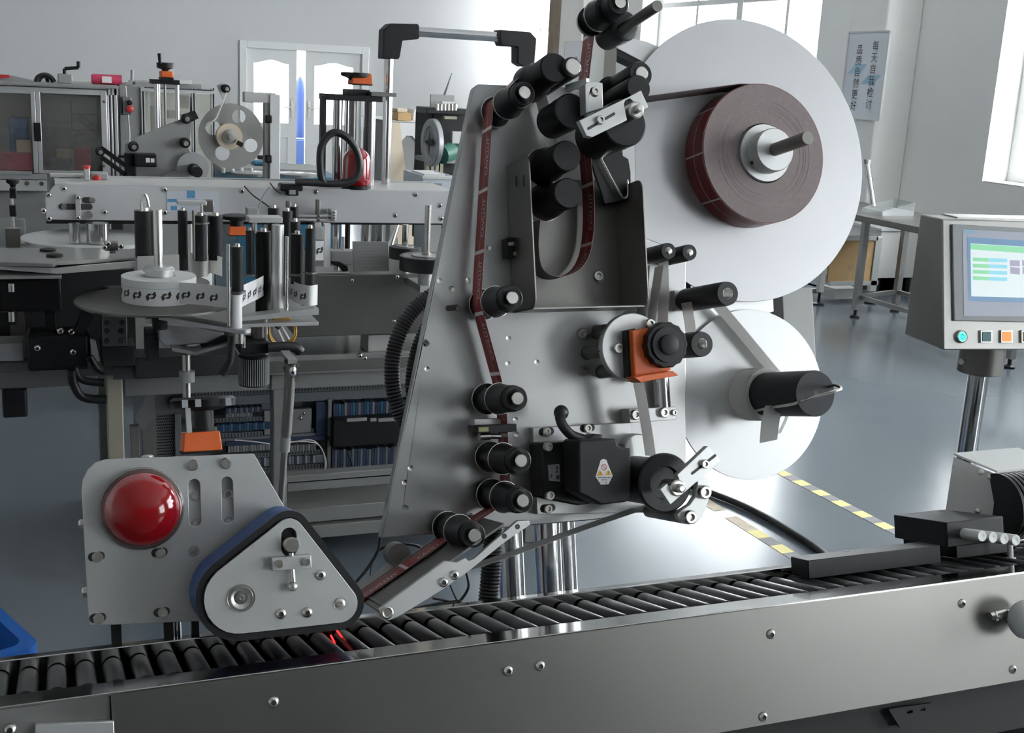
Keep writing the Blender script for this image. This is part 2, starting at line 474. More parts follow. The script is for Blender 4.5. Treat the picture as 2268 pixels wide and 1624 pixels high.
# brown curtains beside the far window
a,b = wins[-1]
for k,(p0,p1) in enumerate(((1217,1238),(1131,1150))):
    y0,y1 = W.atx(p0,60,XW-.03).y,W.atx(p1,60,XW-.03).y
    m = MB(); n = 15; lo,hi = min(y0,y1),max(y0,y1)
    loop = [(XW-.05+.025*math.sin(i*2.4),lo+(hi-lo)*i/(n-1)) for i in range(n)]+[(XW-.012,hi),(XW-.012,lo)]
    m.slab(loop,.9,HEAD+.1)
    solo('window_curtain',W,m,'brown_curtain','brown curtain strip on the %s of the far end window'%('near side' if k == 0 else 'corner side'),'curtain','curtains at the far window')
# back wall with the double door
DY = YB
dl,dr = W.at(537,300,DY).x, W.at(807,300,DY).x
dt = W.at(620,100,DY).z
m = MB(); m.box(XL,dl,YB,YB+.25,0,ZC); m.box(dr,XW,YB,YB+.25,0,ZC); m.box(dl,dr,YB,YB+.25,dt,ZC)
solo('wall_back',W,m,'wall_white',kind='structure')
m = MB(); f = .10
for x0,x1,z0,z1 in ((dl-f*.4,dl+f*.6,0,dt+.04),(dr-f*.6,dr+f*.4,0,dt+.04),(dl+f*.6,dr-f*.6,dt-.06,dt+.04)): m.box(x0,x1,YB-.03,YB+.2,z0,z1)
solo('trim_4',W,m,'white_frame',kind='structure',bev=.005)
def leaf(n, x0, x1, hinge, ang):
    hx = x0 if hinge < 0 else x1
    fr = Frame(V((hx,YB+.02,0)), Matrix.Rotation(ang,3,'Z'))
    a,b = x0-hx,x1-hx; w = b-a; top = dt-.045
    t = thing('door_%d'%n,fr,(0,0,0),None,None,kind='structure')
    zw0,zw1 = W.at(600,272,YB).z,W.at(600,141,YB).z
    wav = [(a+w*.16+w*.68*i/16, zw1+(.055 if False else .05)*math.sin(PI*i/16)**2) for i in range(17)]
    hole = [(a+w*.16,zw0),(a+w*.84,zw0)]+wav[::-1]
    low = [(a+w*.18,.15),(a+w*.82,.15),(a+w*.82,zw0-.2),(a+w*.18,zw0-.2)]
    m = MB(); m.prism([(a,.01),(b,.01),(b,top),(a,top)],0,.045,[hole,low]); part('door_leaf',t,m,'white_frame')
    m = MB(); m.prism(hole,.02,.026); part('pane',t,m,'window_glass')
    m = MB(); m.prism(low,.012,.035); part('door_panel',t,m,'white_frame',bev=.004)
    hxh = b-.06*w/abs(w) if hinge < 0 else a+.06
    m = MB(); m.box(hxh-.02,hxh+.02,-.012,0,.85,1.1); m.bar((hxh,-.04,1.0),(hxh+(.13 if hinge > 0 else -.13),-.04,1.0),.018,.018); m.cyl((hxh,-.045,1.0),(hxh,0,1.0),.011,10)
    part('door_handle',t,m,'steel_bright')
xm0,xm1 = W.at(657,300,DY).x, W.at(676,300,DY).x
leaf(1,dl+f*.5,xm0,-1,0.0)
leaf(2,xm1,dr-f*.5,1,0.0)
# yard beyond the door: blue tarpaulin roll and crate seen in the gap
m = MB(); q = W.at(664,280,YB+1.2); m.lathe((q.x,YB+1.2,0),(0,0,1),[(0,.11),(1.15,.11),(1.35,.06),(1.42,.02)],14)
solo('tarpaulin_roll',W,m,'navy_tarp','blue rolled tarpaulin standing in the gap of the door','tarpaulin')
m = MB(); m.box(q.x-.5,q.x+.5,YB+.6,YB+1.0,0,.5); m.box(q.x-.46,q.x+.46,YB+.64,YB+.96,.5,.52)
solo('plastic_crate',W,m,'navy_tarp','blue crate on the ground beyond the open door gap','crate',bev=.01)
# pavement outside, so that things beyond the door rest on something
m = MB(); m.box(XL,XO+12,YB+.3,YB+9,-.14,-.0); solo('ground',W,m,'card_light',kind='structure')

# wall signs on the pilasters, two columns of six characters each
def sign(px0,py0,px1,py1,name,label,cols,fontpx):
    a = W.atx(px0,py0,XP-.012); b = W.atx(px1,py1,XP-.012)
    ya,yb = a.y,b.y; z1 = (a.z+W.atx(px1,py0,XP-.012).z)/2; z0 = b.z
    t = thing(name,W,(XP-.006,(ya+yb)/2,z0),label,'sign')
    m = MB(); m.box(XP-.014,XP-.002,yb,ya,z0,z1); part('board',t,m,'sign_white')
    m = MB()
    for y in (ya,yb): m.box(XP-.022,XP,y-.008,y+.008,z0,z1)
    for z in (z0,z1): m.box(XP-.020,XP,yb,ya,z-.006,z+.006)
    part('frame',t,m,'white_plastic')
    w = abs(ya-yb); h = z1-z0
    def pos(u,v): return V((XP-.0155, ya+(yb-ya)*u, z1-h*v))
    m = MB()
    for (u0,v0) in ((.30,.43),(.66,.55)):
        pts = [(u0-.22,v0+.05),(u0+.10,v0+.05),(u0+.25,v0-.06),(u0-.05,v0-.06)]
        m.add([pos(*p) for p in pts],[(0,1,2,3)])
    part('emblem',t,m,'print_blue')
    m = MB()
    for c,(txt,u,v0,v1) in enumerate(cols):
        for i,ch in enumerate(txt):
            vs,fs = text_mesh(ch,fontpx)
            p = pos(u,v0+(v1-v0)*i/(len(txt)-1))
            m.add([(p.x-.001,p.y-x,p.z+z) for x,_,z in vs],fs)
    o = part('lettering',t,m,'print_black'); return t
cols = (('每天自我检讨',.70,.17,.83),('品质自然更好',.32,.21,.86))
sign(1882,70,1948,267,'wall_sign','white framed wall sign with black and blue characters right of the large reel',cols,.085)
sign(1252,92,1277,330,'wall_sign','pale framed wall sign with characters left of the red strip at the top',cols,.085)
# ------------------------------------------------------------------ roller conveyor of the inclined wrap labeller (frame T)
WB = -.350                                     # bed level
DF, DI, DR = T.atz(1200,1408,WB).y, T.atz(1200,1387,WB).y, T.atz(1200,1341,WB).y   # face, inner edge of the lip, rear rail
XA, XB = -.42, 2.05
wbot = T.at(1960,1561,DF).z
conv = thing('roller_conveyor',T,((XA+XB)/2,DF,wbot),'long stainless roller conveyor running across the bottom of the picture','conveyor')
xj = T.at(247,1575,DF).x
m = MB(); m.box(xj,XB,DF,DF+.012,wbot,WB-.0005); part('front_panel',conv,m,'stainless',bev=.0012)
m = MB(); m.box(XA,xj-.001,DF+.006,DF+.018,wbot,WB-.002); part('front_panel',conv,m,'stainless_dull',bev=.001)
m = MB(); m.box(XA,XB,DF,DI,WB-.004,WB); part('polished_lip',conv,m,'mirror_steel',bev=.001)
m = MB(); m.box(XA,XB,DI-.003,DI,WB-.05,WB-.0045); part('lip_wall',conv,m,'steel_dark')
m = MB(); m.box(XA,XB,DR+.004,DR+.03,WB-.14,WB+.013); part('edge_rail',conv,m,'mirror_steel',bev=.0015)
m = MB(); m.box(XA,XB,DI+.002,DR,WB-.14,WB-.11); part('belt_bed',conv,m,'dark_bay')
p0 = T.atz(888,1427,WB); p1 = T.atz(1460,1373,WB)
xs0 = T.atz(888,1429,WB).x; xs1 = T.at(1447,1360,DI).x
pitch = (xs1-xs0)/11.
rr = pitch*.375
m = MB(); m.lathe((0,DI+.004,0),(0,1,0),[(0,rr*.5),(.001,rr*.5),(.0015,rr*.94),(.004,rr),(DR-DI-.010,rr),(DR-DI-.006,rr*.94),(DR-DI-.006,rr*.45),(DR-DI-.001,rr*.45)],22)
x = xs0-rr; k0 = int((x-XA)/pitch)-1
first = None
for i in range(-k0,int((XB-x)/pitch)):
    loc = V((x+pitch*i,0,WB-rr*.9))
    if first is None:
        fr,base = INFO[conv.name]
        first = bpy.data.objects.new('roller',m.mesh('roller',['roller_grey'])); COL.objects.link(first); first.parent = conv
        first.location = loc-base; INFO[first.name] = INFO[conv.name]
    else: clone(first,conv,loc,name='roller')
for px,py in ((1125,1486),(1196,1475),(605,1555),(1707,1405),(1690,1588),(2130,1337),(2243,1483),(22,1617)):
    screw(conv,T.at(px,py,DF),.0075,'button')
# plate of light metal under the left end, added dark beam for the shadow below the panel
m = MB(); m.prism(P2(T,[(78,1606),(252,1598),(258,1700),(70,1705)],DF-.004),DF-.004,DF+.005); part('cover_plate',conv,m,'alu_light',bev=.001)
m = MB(); m.box(XA+.05,XB-.02,DF+.06,DR-.01,wbot-.10,wbot); part('shadow_beam',conv,m,'dark_bay')
q = T.at(1905,1600,DF+.05)
m = MB(); m.prism(P2(T,[(1965,1570),(2060,1556),(2085,1590),(1990,1612)],DF+.05),DF+.046,DF+.05,[P2(T,[(2005,1574),(2018,1572),(2018,1578),(2005,1580)],DF+.05),P2(T,[(2035,1568),(2046,1567),(2046,1573),(2035,1574)],DF+.05)]); part('bracket',conv,m,'dark_bay')
wst = wbot-.10
for x in (-.25,.75,1.75):
    zz = (H - .02)
    # legs stand upright on the floor although the bed leans
    top = T.M @ V((x,(DF+DR)/2+.03,wst)); 
    mm = MB(); loc = T.I @ V((top.x,top.y,0))
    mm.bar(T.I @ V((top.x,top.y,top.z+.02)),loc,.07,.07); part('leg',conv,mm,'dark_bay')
# added dark sheet standing in for the shadow below on the right
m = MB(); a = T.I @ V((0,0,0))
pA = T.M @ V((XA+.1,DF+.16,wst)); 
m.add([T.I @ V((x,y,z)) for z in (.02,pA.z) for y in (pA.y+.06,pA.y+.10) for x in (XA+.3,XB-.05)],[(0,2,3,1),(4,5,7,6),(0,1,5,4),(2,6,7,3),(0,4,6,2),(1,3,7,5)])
part('shadow_skirt',conv,m,'dark_bay')
# hand knob on the right end
q = T.at(2262,1372,DF-.03); kn = thing('adjusting_knob',T,(q.x,DF,q.z-.03),'pale round hand knob on the conveyor front at the right edge','knob')
m = MB(); m.lathe((q.x+.004,DF-.02,q.z),(0,-1,0),[(0,.012),(.004,.027),(.012,.031),(.034,.031),(.042,.026),(.044,.010)],32); part('knob_body',kn,m,'white_plastic')
m = MB(); m.cyl((q.x+.004,DF,q.z),(q.x+.004,DF-.021,q.z),.013,20); part('shaft',kn,m,'steel_bright')
r = T.at(2196,1365,DF-.012)
m = MB(); m.cyl((r.x-.004,DF-.012,r.z),(r.x+.028,DF-.012,r.z+.003),.0065,14); m.cyl((r.x+.004,DF-.012,r.z),(r.x+.010,DF-.012,r.z),.0088,6); m.cyl((r.x+.03,DF-.012,r.z+.003),(q.x,DF-.012,r.z+.003),.005,10); m.cyl((r.x+.01,DF,r.z),(r.x+.01,DF-.02,r.z),.005,10); part('clamp_screw',kn,m,'steel_bright')

# red glints where the sensor beam strikes the rollers
for (px,py,qx,qy) in ((733,1408,741,1424),(746,1397,757,1411)):
    a = T.atz(px,py,WB+.0005); b = T.atz(qx,qy,WB+.0005)
    mm = MB(); mm.tube([a,(a+b)/2,b],.0016,6)
    solo('laser_dot',T,mm,'laser_red','small red sensor beam spot on a roller, the %s of the two'%('left' if px == 733 else 'right'),'laser spot','red spots on the rollers')

# ------------------------------------------------------------------ wrap unit on the left: plate box, beacon, belt
DW = T.at(300,1400,1.74).y
wrap = thing('wrap_unit',T,(T.at(400,1400,1.74).x,1.74,T.at(400,1390,1.74).z),'grey wrap station with a beacon and a triangular blue belt left of the label head','machine')
D0 = 1.735
pl_px = [(197,1386),(181,1090),(184,1063),(195,1040),(212,1025),(235,1018),(562,1005),(640,1140),(700,1260),(600,1370)]
sl = lambda px,y0,y1: (lambda a,b: slot(a.x,a.z,b.x,b.z,.0082))(T.at(px,y0,D0),T.at(px+2,y1,D0))
m = MB(); m.prism(P2(T,pl_px,D0),D0,D0+.010,[sl(430,1074,1154),sl(503,1069,1148)]); part('face_plate',wrap,m,'alu_light',bev=.0012)
m = MB(); m.prism(P2(T,[(400,1190),(408,1040),(545,1035),(545,1190)],D0+.02),D0+.018,D0+.026); part('slide_plate',wrap,m,'panel_beige')
ins = P2(T,[(203,1380),(187,1090),(190,1066),(200,1045),(216,1031),(237,1024),(556,1012),(632,1144),(640,1260),(600,1365)],D0)
m = MB(); m.prism(ins,D0+.0105,D0+.085,[[(x+(.35-x)*.06,z+(-.19-z)*.06) for x,z in ins]]); part('side_wall',wrap,m,'alu_light')
for px,py in ((427,1030),(500,1026),(429,1221),(575,1217)): screw(wrap,T.at(px,py,D0),.0078,'flat' if py > 1200 else 'cap')
for px,py in ((430,1098),(504,1094),(433,1160),(505,1155)): screw(wrap,T.at(px,py,D0+.018),.0085,'cap')
for px,py in ((215,1234),(218,1370),(355,1225),(360,1357)):
    a = T.at(px-10,py,D0-.0004); mm = MB(); mm.prism(slot(a.x,a.z,a.x+.010,a.z+.0004,.0062),D0-.0006,D0+.002); part('screw_slot',wrap,mm,'socket_dark'); screw(wrap,T.at(px,py,D0-.0006),.0072,'cap')
for px,py in ((327,1012),):
    a = T.at(px,py,D0+.04); mm = MB(); mm.lathe(a,(0,0,1),[(-.004,.009),(.001,.009),(.003,.006)],16); part('screw',wrap,mm,'steel_bright')
for px,py in ((176,1162),(183,1312)):
    a = T.at(px+6,py,D0+.04); mm = MB(); mm.lathe(a,(-1,0,0),[(-.003,.0075),(.003,.0075),(.005,.005)],16); part('screw',wrap,mm,'steel_bright')
# beacon
a = T.at(314,1126,D0); R = 92/T.ppm(a)
bc = MB(); bc.lathe(a,(0,-1,0),[(0,R*.99),(.006,R*.99),(.010,R*.95)],48)
be = part('beacon_base',wrap,bc,'clear_ring',label='dark rimmed base ring of the red beacon')
mm = MB(); mm.lathe(a+V((0,-.010,0)),(0,-1,0),[(0,R*.94),(.006,R*.94),(.008,R*.885)],48); part('clear_collar',be,mm,'clear_ring')
mm = MB(); hh = .034; prof = [(0,R*.88)]+[(hh*math.sin(i*PI/20),R*.88*math.cos(i*PI/20)) for i in range(1,10)]+[(hh,.001)]
mm.lathe(a+V((0,-.018,0)),(0,-1,0),prof,48); dm = part('beacon_dome',wrap,mm,'red_lens',label='glossy red beacon dome')
mm = MB(); mm.lathe(a+V((0,-.014,0)),(0,-1,0),[(0,R*.80),(.026,R*.55),(.028,R*.05)],30); part('reflector',dm,mm,'red_core')
# triangular belt
DP = 1.615; Zp = T.ppm(T.at(620,1300,DP))
cs = [(641,1181,32),(752,1339,41),(533,1325,79)]
def tri(extra,d,dd=None):
    pts = []
    for px,py,r in cs:
        c = T.at(px,py,DP); pts += circ(c.x,c.z,r/T.ppm(c)+extra,28)
    return hull(pts)
m = MB(); m.prism(tri(0,0),DP,DP+.008,[slot(T.at(640,1186,DP).x,T.at(640,1186,DP).z,T.at(641,1216,DP).x,T.at(641,1216,DP).z,.0105)]); part('belt_plate',wrap,m,'alu_light',bev=.001)
m = MB(); m.prism(tri(-.006,0),DP+.0085,DP+.085); part('belt_body',wrap,m,'black_plastic')
o1,o2,o3 = tri(.0105,0),tri(.007,0),tri(.0015,0)
m = MB(); m.prism(o1,DP+.010,DP+.085,[o2]); bl = part('belt',wrap,m,'blue_belt',label='blue outer wrap belt')
m = MB(); m.prism(o2,DP+.0095,DP+.0855,[o3]); part('belt_lining',bl,m,'black_rubber',label='black inner side of the belt')
m = MB(); m.prism(o1,DP+.006,DP+.0094,[o3]); part('belt_edge',bl,m,'black_rubber',label='black front edge of the belt')
m = MB(); m.prism(tri(.004,0),DP+.086,D0-.001,[tri(-.02,0)]); part('belt_backing',wrap,m,'black_plastic')
def disc(par,name,px,py,d,rs,matn,out=.002):
    c = T.at(px,py,d); mm = MB(); mm.lathe(c,(0,-1,0),[(-.002,rs[0])]+[(out*k,r) for k,r in zip((1,.2,.2,1,1,.4),rs)],36)
    return part(name,par,mm,matn)
s = 1/Zp
disc(wrap,'bearing',534,1325,DP,(30*s,29*s,26*s,25*s,20*s,17*s),'steel_bright')
disc(wrap,'bearing_cap',534,1325,DP-.0015,(13*s,13*s,10*s,5*s,3*s,1*s),'steel_dark',.0012)
disc(wrap,'bearing',753,1338,DP,(14*s,13*s,12*s,9*s,4*s,3*s),'steel_bright',.0012)
for px,py in ((710,1274),(622,1360),(680,1357)): screw(wrap,T.at(px,py,DP),12.5*s,'button')
a = T.at(643,1205,DP); mm = MB(); mm.lathe(a+V((0,.012,0)),(0,-1,0),[(0,17*s),(.026,17*s),(.028,15*s)],26); part('pulley_pin',wrap,mm,'steel_bright')
c0,c1 = T.at(602,1234,DP),T.at(690,1262,DP)
mm = MB(); mm.prism(P2(T,[(602,1236),(688,1229),(690,1258),(603,1265)],DP-.012),DP-.014,DP); bk = part('tension_block',wrap,mm,'alu_light',bev=.0008)
for px,py in ((619,1249),(677,1245)): screw(wrap,T.at(px,py,DP-.014),9*s,'cap')
a = T.at(650,1265,DP-.008); b = T.at(650,1296,DP-.008); mm = MB(); mm.cyl(T.at(645,1225,DP-.008),b,.0035,12); mm.ball(T.at(648,1299,DP-.008),12*s,16); part('tension_screw',wrap,mm,'steel_bright')
# legs to the rear rail
for px,w in ((256,11),(372,10),(431,8)):
    a = T.at(px,1370,1.765); mm = MB(); mm.box(a.x-w*s,a.x+w*s,1.757,1.775,WB-.03,a.z+.03); part('leg',wrap,mm,'black_plastic')
a = T.at(393,1380,1.775); mm = MB(); mm.cyl((a.x,1.785,WB-.05),(a.x,1.785,a.z+.05),.006,14); part('guide_rod',wrap,mm,'chrome')
# position indicator with hand wheel on top
def indicator(fr, par, p, s, ax=(0,0,1), wheel=True):
    """orange counter block: p = centre of its foot in the frame, s = width"""
    mm = MB(); mm.box(p.x-s*.5,p.x+s*.5,p.y-s*.45,p.y+s*.45,p.z,p.z+s*.06)
    part('indicator_base',par,mm,'black_plastic')
    mm = MB(); z0,z1 = p.z+s*.06,p.z+s*.56
    mm.add([(p.x-s*.5,p.y-s*.5,z0),(p.x+s*.5,p.y-s*.5,z0),(p.x+s*.5,p.y+s*.5,z0),(p.x-s*.5,p.y+s*.5,z0),(p.x-s*.44,p.y-s*.34,z1),(p.x+s*.47,p.y-s*.34,z1),(p.x+s*.47,p.y+s*.5,z1),(p.x-s*.44,p.y+s*.5,z1)],
        [(3,2,1,0),(4,5,6,7),(0,1,5,4),(1,2,6,5),(2,3,7,6),(3,0,4,7)])
    o = part('position_indicator',par,mm,'orange_plastic',bev=s*.03,label='orange counter block')
    mm = MB(); mm.box(p.x-s*.28,p.x+s*.2,p.y-s*.455,p.y-s*.43,p.z+s*.18,p.z+s*.34)
    return z1
ip = T.at(445,1003,D0+.035); s_i = 84/T.ppm(ip)
zt = indicator(T,wrap,ip,s_i)
mm = MB(); mm.lathe((ip.x+.006,ip.y,zt),(0,0,1),[(0,.018),(.006,.018),(.006,.014),(.030,.014),(.034,.034),(.036,.045),(.046,.047),(.050,.042),(.050,.015)],36); part('hand_wheel',wrap,mm,'black_plastic')
for dx in (-.03,-.012,.03): 
    mm = MB(); mm.box(ip.x+.006+dx-.004,ip.x+.006+dx+.004,ip.y-.049,ip.y-.044,zt+.036,zt+.047); part('grip_rib',wrap,mm,'grey_plastic')
mm = MB(); mm.bar((ip.x-.018,ip.y-.03,zt),(ip.x-.019,ip.y-.03,zt+.045),.007,.007); part('spindle_post',wrap,mm,'alu_light')
# ------------------------------------------------------------------ label head (frame T)
DPL = 1.745
hd = thing('label_dispenser',T,T.at(1090,1180,DPL),'brushed aluminium label head plate carrying black guide rollers and two reel discs','labelling machine')
out = [(844,1193),(1047,205),(1051,191),(1060,186),(1180,190),(1405,196),(1412,520),(1520,560),(1520,1090),(1400,1138),(1319,1152)]
m = MB(); m.prism(P2(T,out,DPL),DPL,DPL+.020,[circ(T.at(px,py,DPL).x,T.at(px,py,DPL).z,6/1420.,12) for px,py in ((944,760),(897,1126))]); part('back_plate',hd,m,'alu_plate',bev=.002)
for px,py in ((974,623),(1037,621),(1002,640),(946,818),(909,1037),(896,1069),(1126,750),(1125,806),(1189,803),(1145,1172),(1082,549),(1142,930),(1143,962)):
    c = T.at(px,py,DPL); mm = MB(); mm.lathe(c,(0,-1,0),[(-.001,6.5/1420),(.0006,6.2/1420),(.0002,3/1420)],14); part('plug_screw',hd,mm,'steel_bright')
a = T.at(993,683,DPL); mm = MB(); mm.prism(slot(a.x,a.z,a.x+.014,a.z+.001,.0045),DPL-.0006,DPL+.001); part('adjusting_slot',hd,mm,'socket_dark'); screw(hd,T.at(1014,684,DPL),.0045,'cap')
for px,py in ((1287,740),(1290,822),(1322,612)): screw(hd,T.at(px,py,DPL),.0088,'cap')

# guide rollers
_g = {}
def gmesh(kind,L):
    key = (kind,round(L,3))
    if key in _g: return _g[key]
    body = MB(); f2 = L*.49
    if kind == 'double':
        body.lathe((0,0,0),(0,-1,0),[(0,.012),(.009,.012),(.0095,.0215),(.0125,.0235),(.0126,.0175),(f2-.003,.0175),(f2-.0029,.0235),(f2-.001,.0235),(f2+.004,.0215),(L*.86,.0198),(L*.86+.0005,.0178),(L*.955,.0178),(L*.96,.0165),(L*.94,.0115),(L*.93,.010)],36)
        rims = [.0110,f2-.002]
    else:
        body.lathe((0,0,0),(0,-1,0),[(0,.014),(L*.15,.014),(L*.16,.0185),(L*.95,.0185),(L,.0175),(L,.012)],32); rims = []
    rms = []
    for s in rims:
        rm = MB(); rm.lathe((0,-s,0),(0,-1,0),[(-.0010,.0236),(-.0008,.0245),(.0008,.0245),(.0010,.0236)],40,closed=False); rms.append(rm.mesh('rim','steel_bright'))
    pin = MB(); pin.lathe((0,0,0),(0,-1,0),[(L*.9,.0095),(L*.992,.0095),(L,.0085)],24)
    _g[key] = (body.mesh('guide_roller','black_anodised'), rms, pin.mesh('axle_pin','steel_bright'))
    return _g[key]
def guide(par,bx,by,tx,kind='double',d0=DPL-.005,sc=1.,pin=True):
    frame,base = INFO[par.name]
    p = T.at(bx,by,d0); L = p.y-T.near(p,tx); bm,rm,pm = gmesh(kind,L)
    for i,(nm,me) in enumerate([('guide_roller',bm)]+[('rim',r_) for r_ in rm]+[('axle_pin',pm)]):
        if nm == 'axle_pin' and not pin: continue
        o = bpy.data.objects.new(nm,me); COL.objects.link(o); INFO[o.name] = INFO[par.name]
        if i == 0: root = o; o.parent = par; o.location = p-base; o.scale = (sc,1,sc)
        else: o.parent = root
    return p,L
GL = [(1072,884,1147),(1079,1012,1155),(1082,1094,1159),(986,1166,1052),(1092,252,1163),(1066,676,1136)]
gp = [guide(hd,*g) for g in GL]
# two plain black cones beside the bin and one at the top
for bx,by,tx,r in ((1172,188,1225,.0285),(1200,372,1252,.0290),(1205,450,1255,.0290)):
    p = T.at(bx,by,DPL-.03); L = p.y-T.near(p,tx)+.004
    mm = MB(); mm.lathe((p.x,DPL,p.z),(0,-1,0),[(0,.012),(.03,.012),(.031,r*.95),(.034,r),(.034+L*.3,r*.92),(.034+L*.4,r*.80),(.03+L,r*.80),(.032+L,r*.74)],36); o = part('cone_roller',hd,mm,'black_plastic')
    mm = MB(); mm.lathe((p.x,DPL-.032,p.z),(0,-1,0),[(0,r*.99),(.0004,r*1.025),(.002,r*1.025),(.0024,r*.99)],36,closed=False); part('rim',o,mm,'steel_bright')

# stainless bin behind the loop of the web
DB0,DB1 = DPL-.001, T.near(T.at(1130,520,DPL),1180)
xl = T.at(1130,560,DPL).x; xr = T.at(1372,560,DPL).x; wb = T.at(1290,681,DB1).z
zlt = T.at(1165,342,DB1).z; zrt = T.at(1400,395,DB1).z
def yz(prof,x0,x1):
    mm = MB(); k = len(prof); mm.add([(x0,y,z) for y,z in prof]+[(x1,y,z) for y,z in prof],[tuple(range(k)),tuple(reversed(range(k,2*k)))]+[((i+1)%k,i,k+i,k+(i+1)%k) for i in range(k)]); return mm
bn = MB(); bn.box(xl,xr,DB0-.002,DB0,wb,zlt-.02); t_bin = part('bin_back',hd,bn,'stainless')
rc = lambda y1,z1,z0: [(DB0,z1),(y1+.018,z1)]+[(y1+.018-.018*math.sin(i*PI/12),z1-.018+.018*math.cos(i*PI/12)) for i in range(1,7)]+[(y1,z0+.018)]+[(y1+.018-.018*math.cos(i*PI/12),z0+.018-.018*math.sin(i*PI/12)) for i in range(1,7)]+[(DB0,z0)]
part('bin_side',hd,yz(rc(DB1,zlt,wb),xl,xl+.0022),'stainless_dull',bev=.0004)
part('bin_side',hd,yz(rc(DB1,zrt,wb),xr-.0022,xr),'stainless_dull',bev=.0004)
mm = MB(); mm.box(xl,xr,DB0,DB1+.014,wb,wb+.002); part('bin_floor',hd,mm,'stainless_dull')
for px,py in ((1143,402),(1160,400)):
    a = T.atx(px,py,xl-.0003); mm = MB(); mm.box(xl-.0005,xl+.0005,a.y-.0025,a.y+.0025,a.z-.008,a.z+.008); part('cut_slot',hd,mm,'socket_dark')
a = T.atx(1138,552,xl); mm = MB(); mm.box(xl-.014,xl-.001,a.y-.012,a.y+.016,a.z-.014,a.z+.017); sb = part('sensor_block',hd,mm,'black_plastic',bev=.001)
mm = MB(); mm.cyl((xl-.012,a.y-.013,a.z+.006),(xl-.006,a.y-.02,a.z+.006),.004,12); mm.cyl((xl-.006,a.y-.012,a.z-.009),(xl-.006,a.y-.02,a.z-.009),.003,12); part('sensor_screw',sb,mm,'steel_bright')
a = T.at(1328,616,DB0-.003); mm = MB(); mm.lathe(a,(0,-1,0),[(0,.008),(.001,.008),(.0005,.004)],16); part('plug_screw',hd,mm,'stainless_dull')

# black bracket plate and wire guide right of the loop
mm = MB(); mm.prism(P2(T,[(1300,330),(1378,322),(1380,345),(1392,352),(1397,380),(1398,440),(1340,452)],1.70),1.70,1.706); part('wire_bracket',hd,mm,'black_anodised',bev=.001)
pts = [T.at(px,py,1.69) for px,py in ((1318,325),(1340,368),(1362,410),(1378,435),(1384,439),(1390,432),(1390,405),(1388,398))]
mm = MB(); mm.tube(smooth_path(pts,5),.0018,8); part('guide_wire',hd,mm,'steel_bright')

# upper drive: black rollers, clamp block and slotted aluminium arm
q = T.at(1290,290,DPL); 
def blackcyl(px,py,d0,tx,r,name='drive_roller',mt='black_anodised',pin=0.):
    p = T.at(px,py,d0); y1 = T.near(p,tx); mm = MB(); mm.lathe(p,(0,-1,0),[(0,r*.98),(p.y-y1-.002,r),(p.y-y1,r*.93)],36); o = part(name,hd,mm,mt)
    if pin:
        mm = MB(); mm.lathe((p.x,y1,p.z),(0,-1,0),[(-.004,pin),(.003,pin),(.004,pin*.9)],24); part('axle_pin',o,mm,'steel_bright')
    return p,y1
def frontcyl(px,py,d,r,name,L_=None):
    p = T.at(px,py,d); mm = MB(); mm.lathe((p.x,d,p.z),(0,1,0),[(0,r*.93),(.002,r),(.03,r),(.0305,r*.97),(L_ or DPL-d,r*.97)],40); return part(name,hd,mm,'black_anodised')
frontcyl(1266,246,1.61,.027,'drive_shaft',.075)
frontcyl(1384,272,1.59,.0365,'drive_roller',.105)
blackcyl(1190,200,DPL,1268,.016,'short_shaft','black_anodised',.0125)
blackcyl(1340,235,DPL-.03,1415,.020,'nip_roller')
blackcyl(1368,193,DPL-.05,1420,.0195,'guide_spool','black_anodised',.0105)
mm = MB(); c = T.at(1350,200,DPL-.052); mm.lathe(c,(0,-1,0),[(-.006,.017),(0,.0215),(.003,.0215)],28); part('spool_flange',hd,mm,'black_anodised')
DC = T.at(1310,225,1.58).y
mm = MB(); mm.prism(P2(T,[(1296,186),(1302,181),(1322,181),(1335,184),(1336,238),(1298,251)],DC),DC,DC+.022,[circ(T.at(1316,204,DC).x,T.at(1316,204,DC).z,.0072,16)]); part('clamp_block',hd,mm,'alu_light',bev=.001)
screw(hd,T.at(1316,204,DC+.006),.0072,'cap')
mm = MB(); mm.cyl(T.at(1300,262,DC+.02),T.at(1280,215,DC+.045),.0025,8); mm.bar(T.at(1255,196,DC+.05),T.at(1302,181,DC+.006),.006,.010); part('clamp_rod',hd,mm,'alu_light')
DA = 1.545
def arm(par,pxs,slotpx,screwpx,notch,pinpx):
    A = P2(T,pxs,DA)
    mm = MB(); mm.prism(A,DA,DA+.012); o = part('pressure_arm',par,mm,'alu_light',bev=.0007)
    (x0,y0),(x1,y1) = slotpx; a,b = T.at(x0,y0,DA-.0002),T.at(x1,y1,DA-.0002)
    mm = MB(); mm.prism(slot(a.x,a.z,b.x,b.z,.0021,4),DA-.0004,DA+.0004); part('slit',o,mm,'socket_dark')
    screw(par,T.at(*screwpx,DA-.0003),.0066,'cap')
    c = T.at(*pinpx,DA+.002); mm = MB(); mm.lathe(c,(0,-1,0),[(-.03,.0125),(.004,.0125),(.006,.0105),(.006,.0065),(.016,.0062),(.018,.004)],24); part('roller_pin',par,mm,'steel_bright')
arm(hd,[(1283,267),(1388,217),(1420,200),(1436,237),(1408,252),(1411,240),(1404,226),(1395,218),(1385,222),(1382,230),(1389,266),(1312,304),(1299,301)],((1303,285),(1360,252)),(1328,267),None,(1406,245))
blackcyl(1380,246,DA+.06,1396,.0155,'arm_hub')

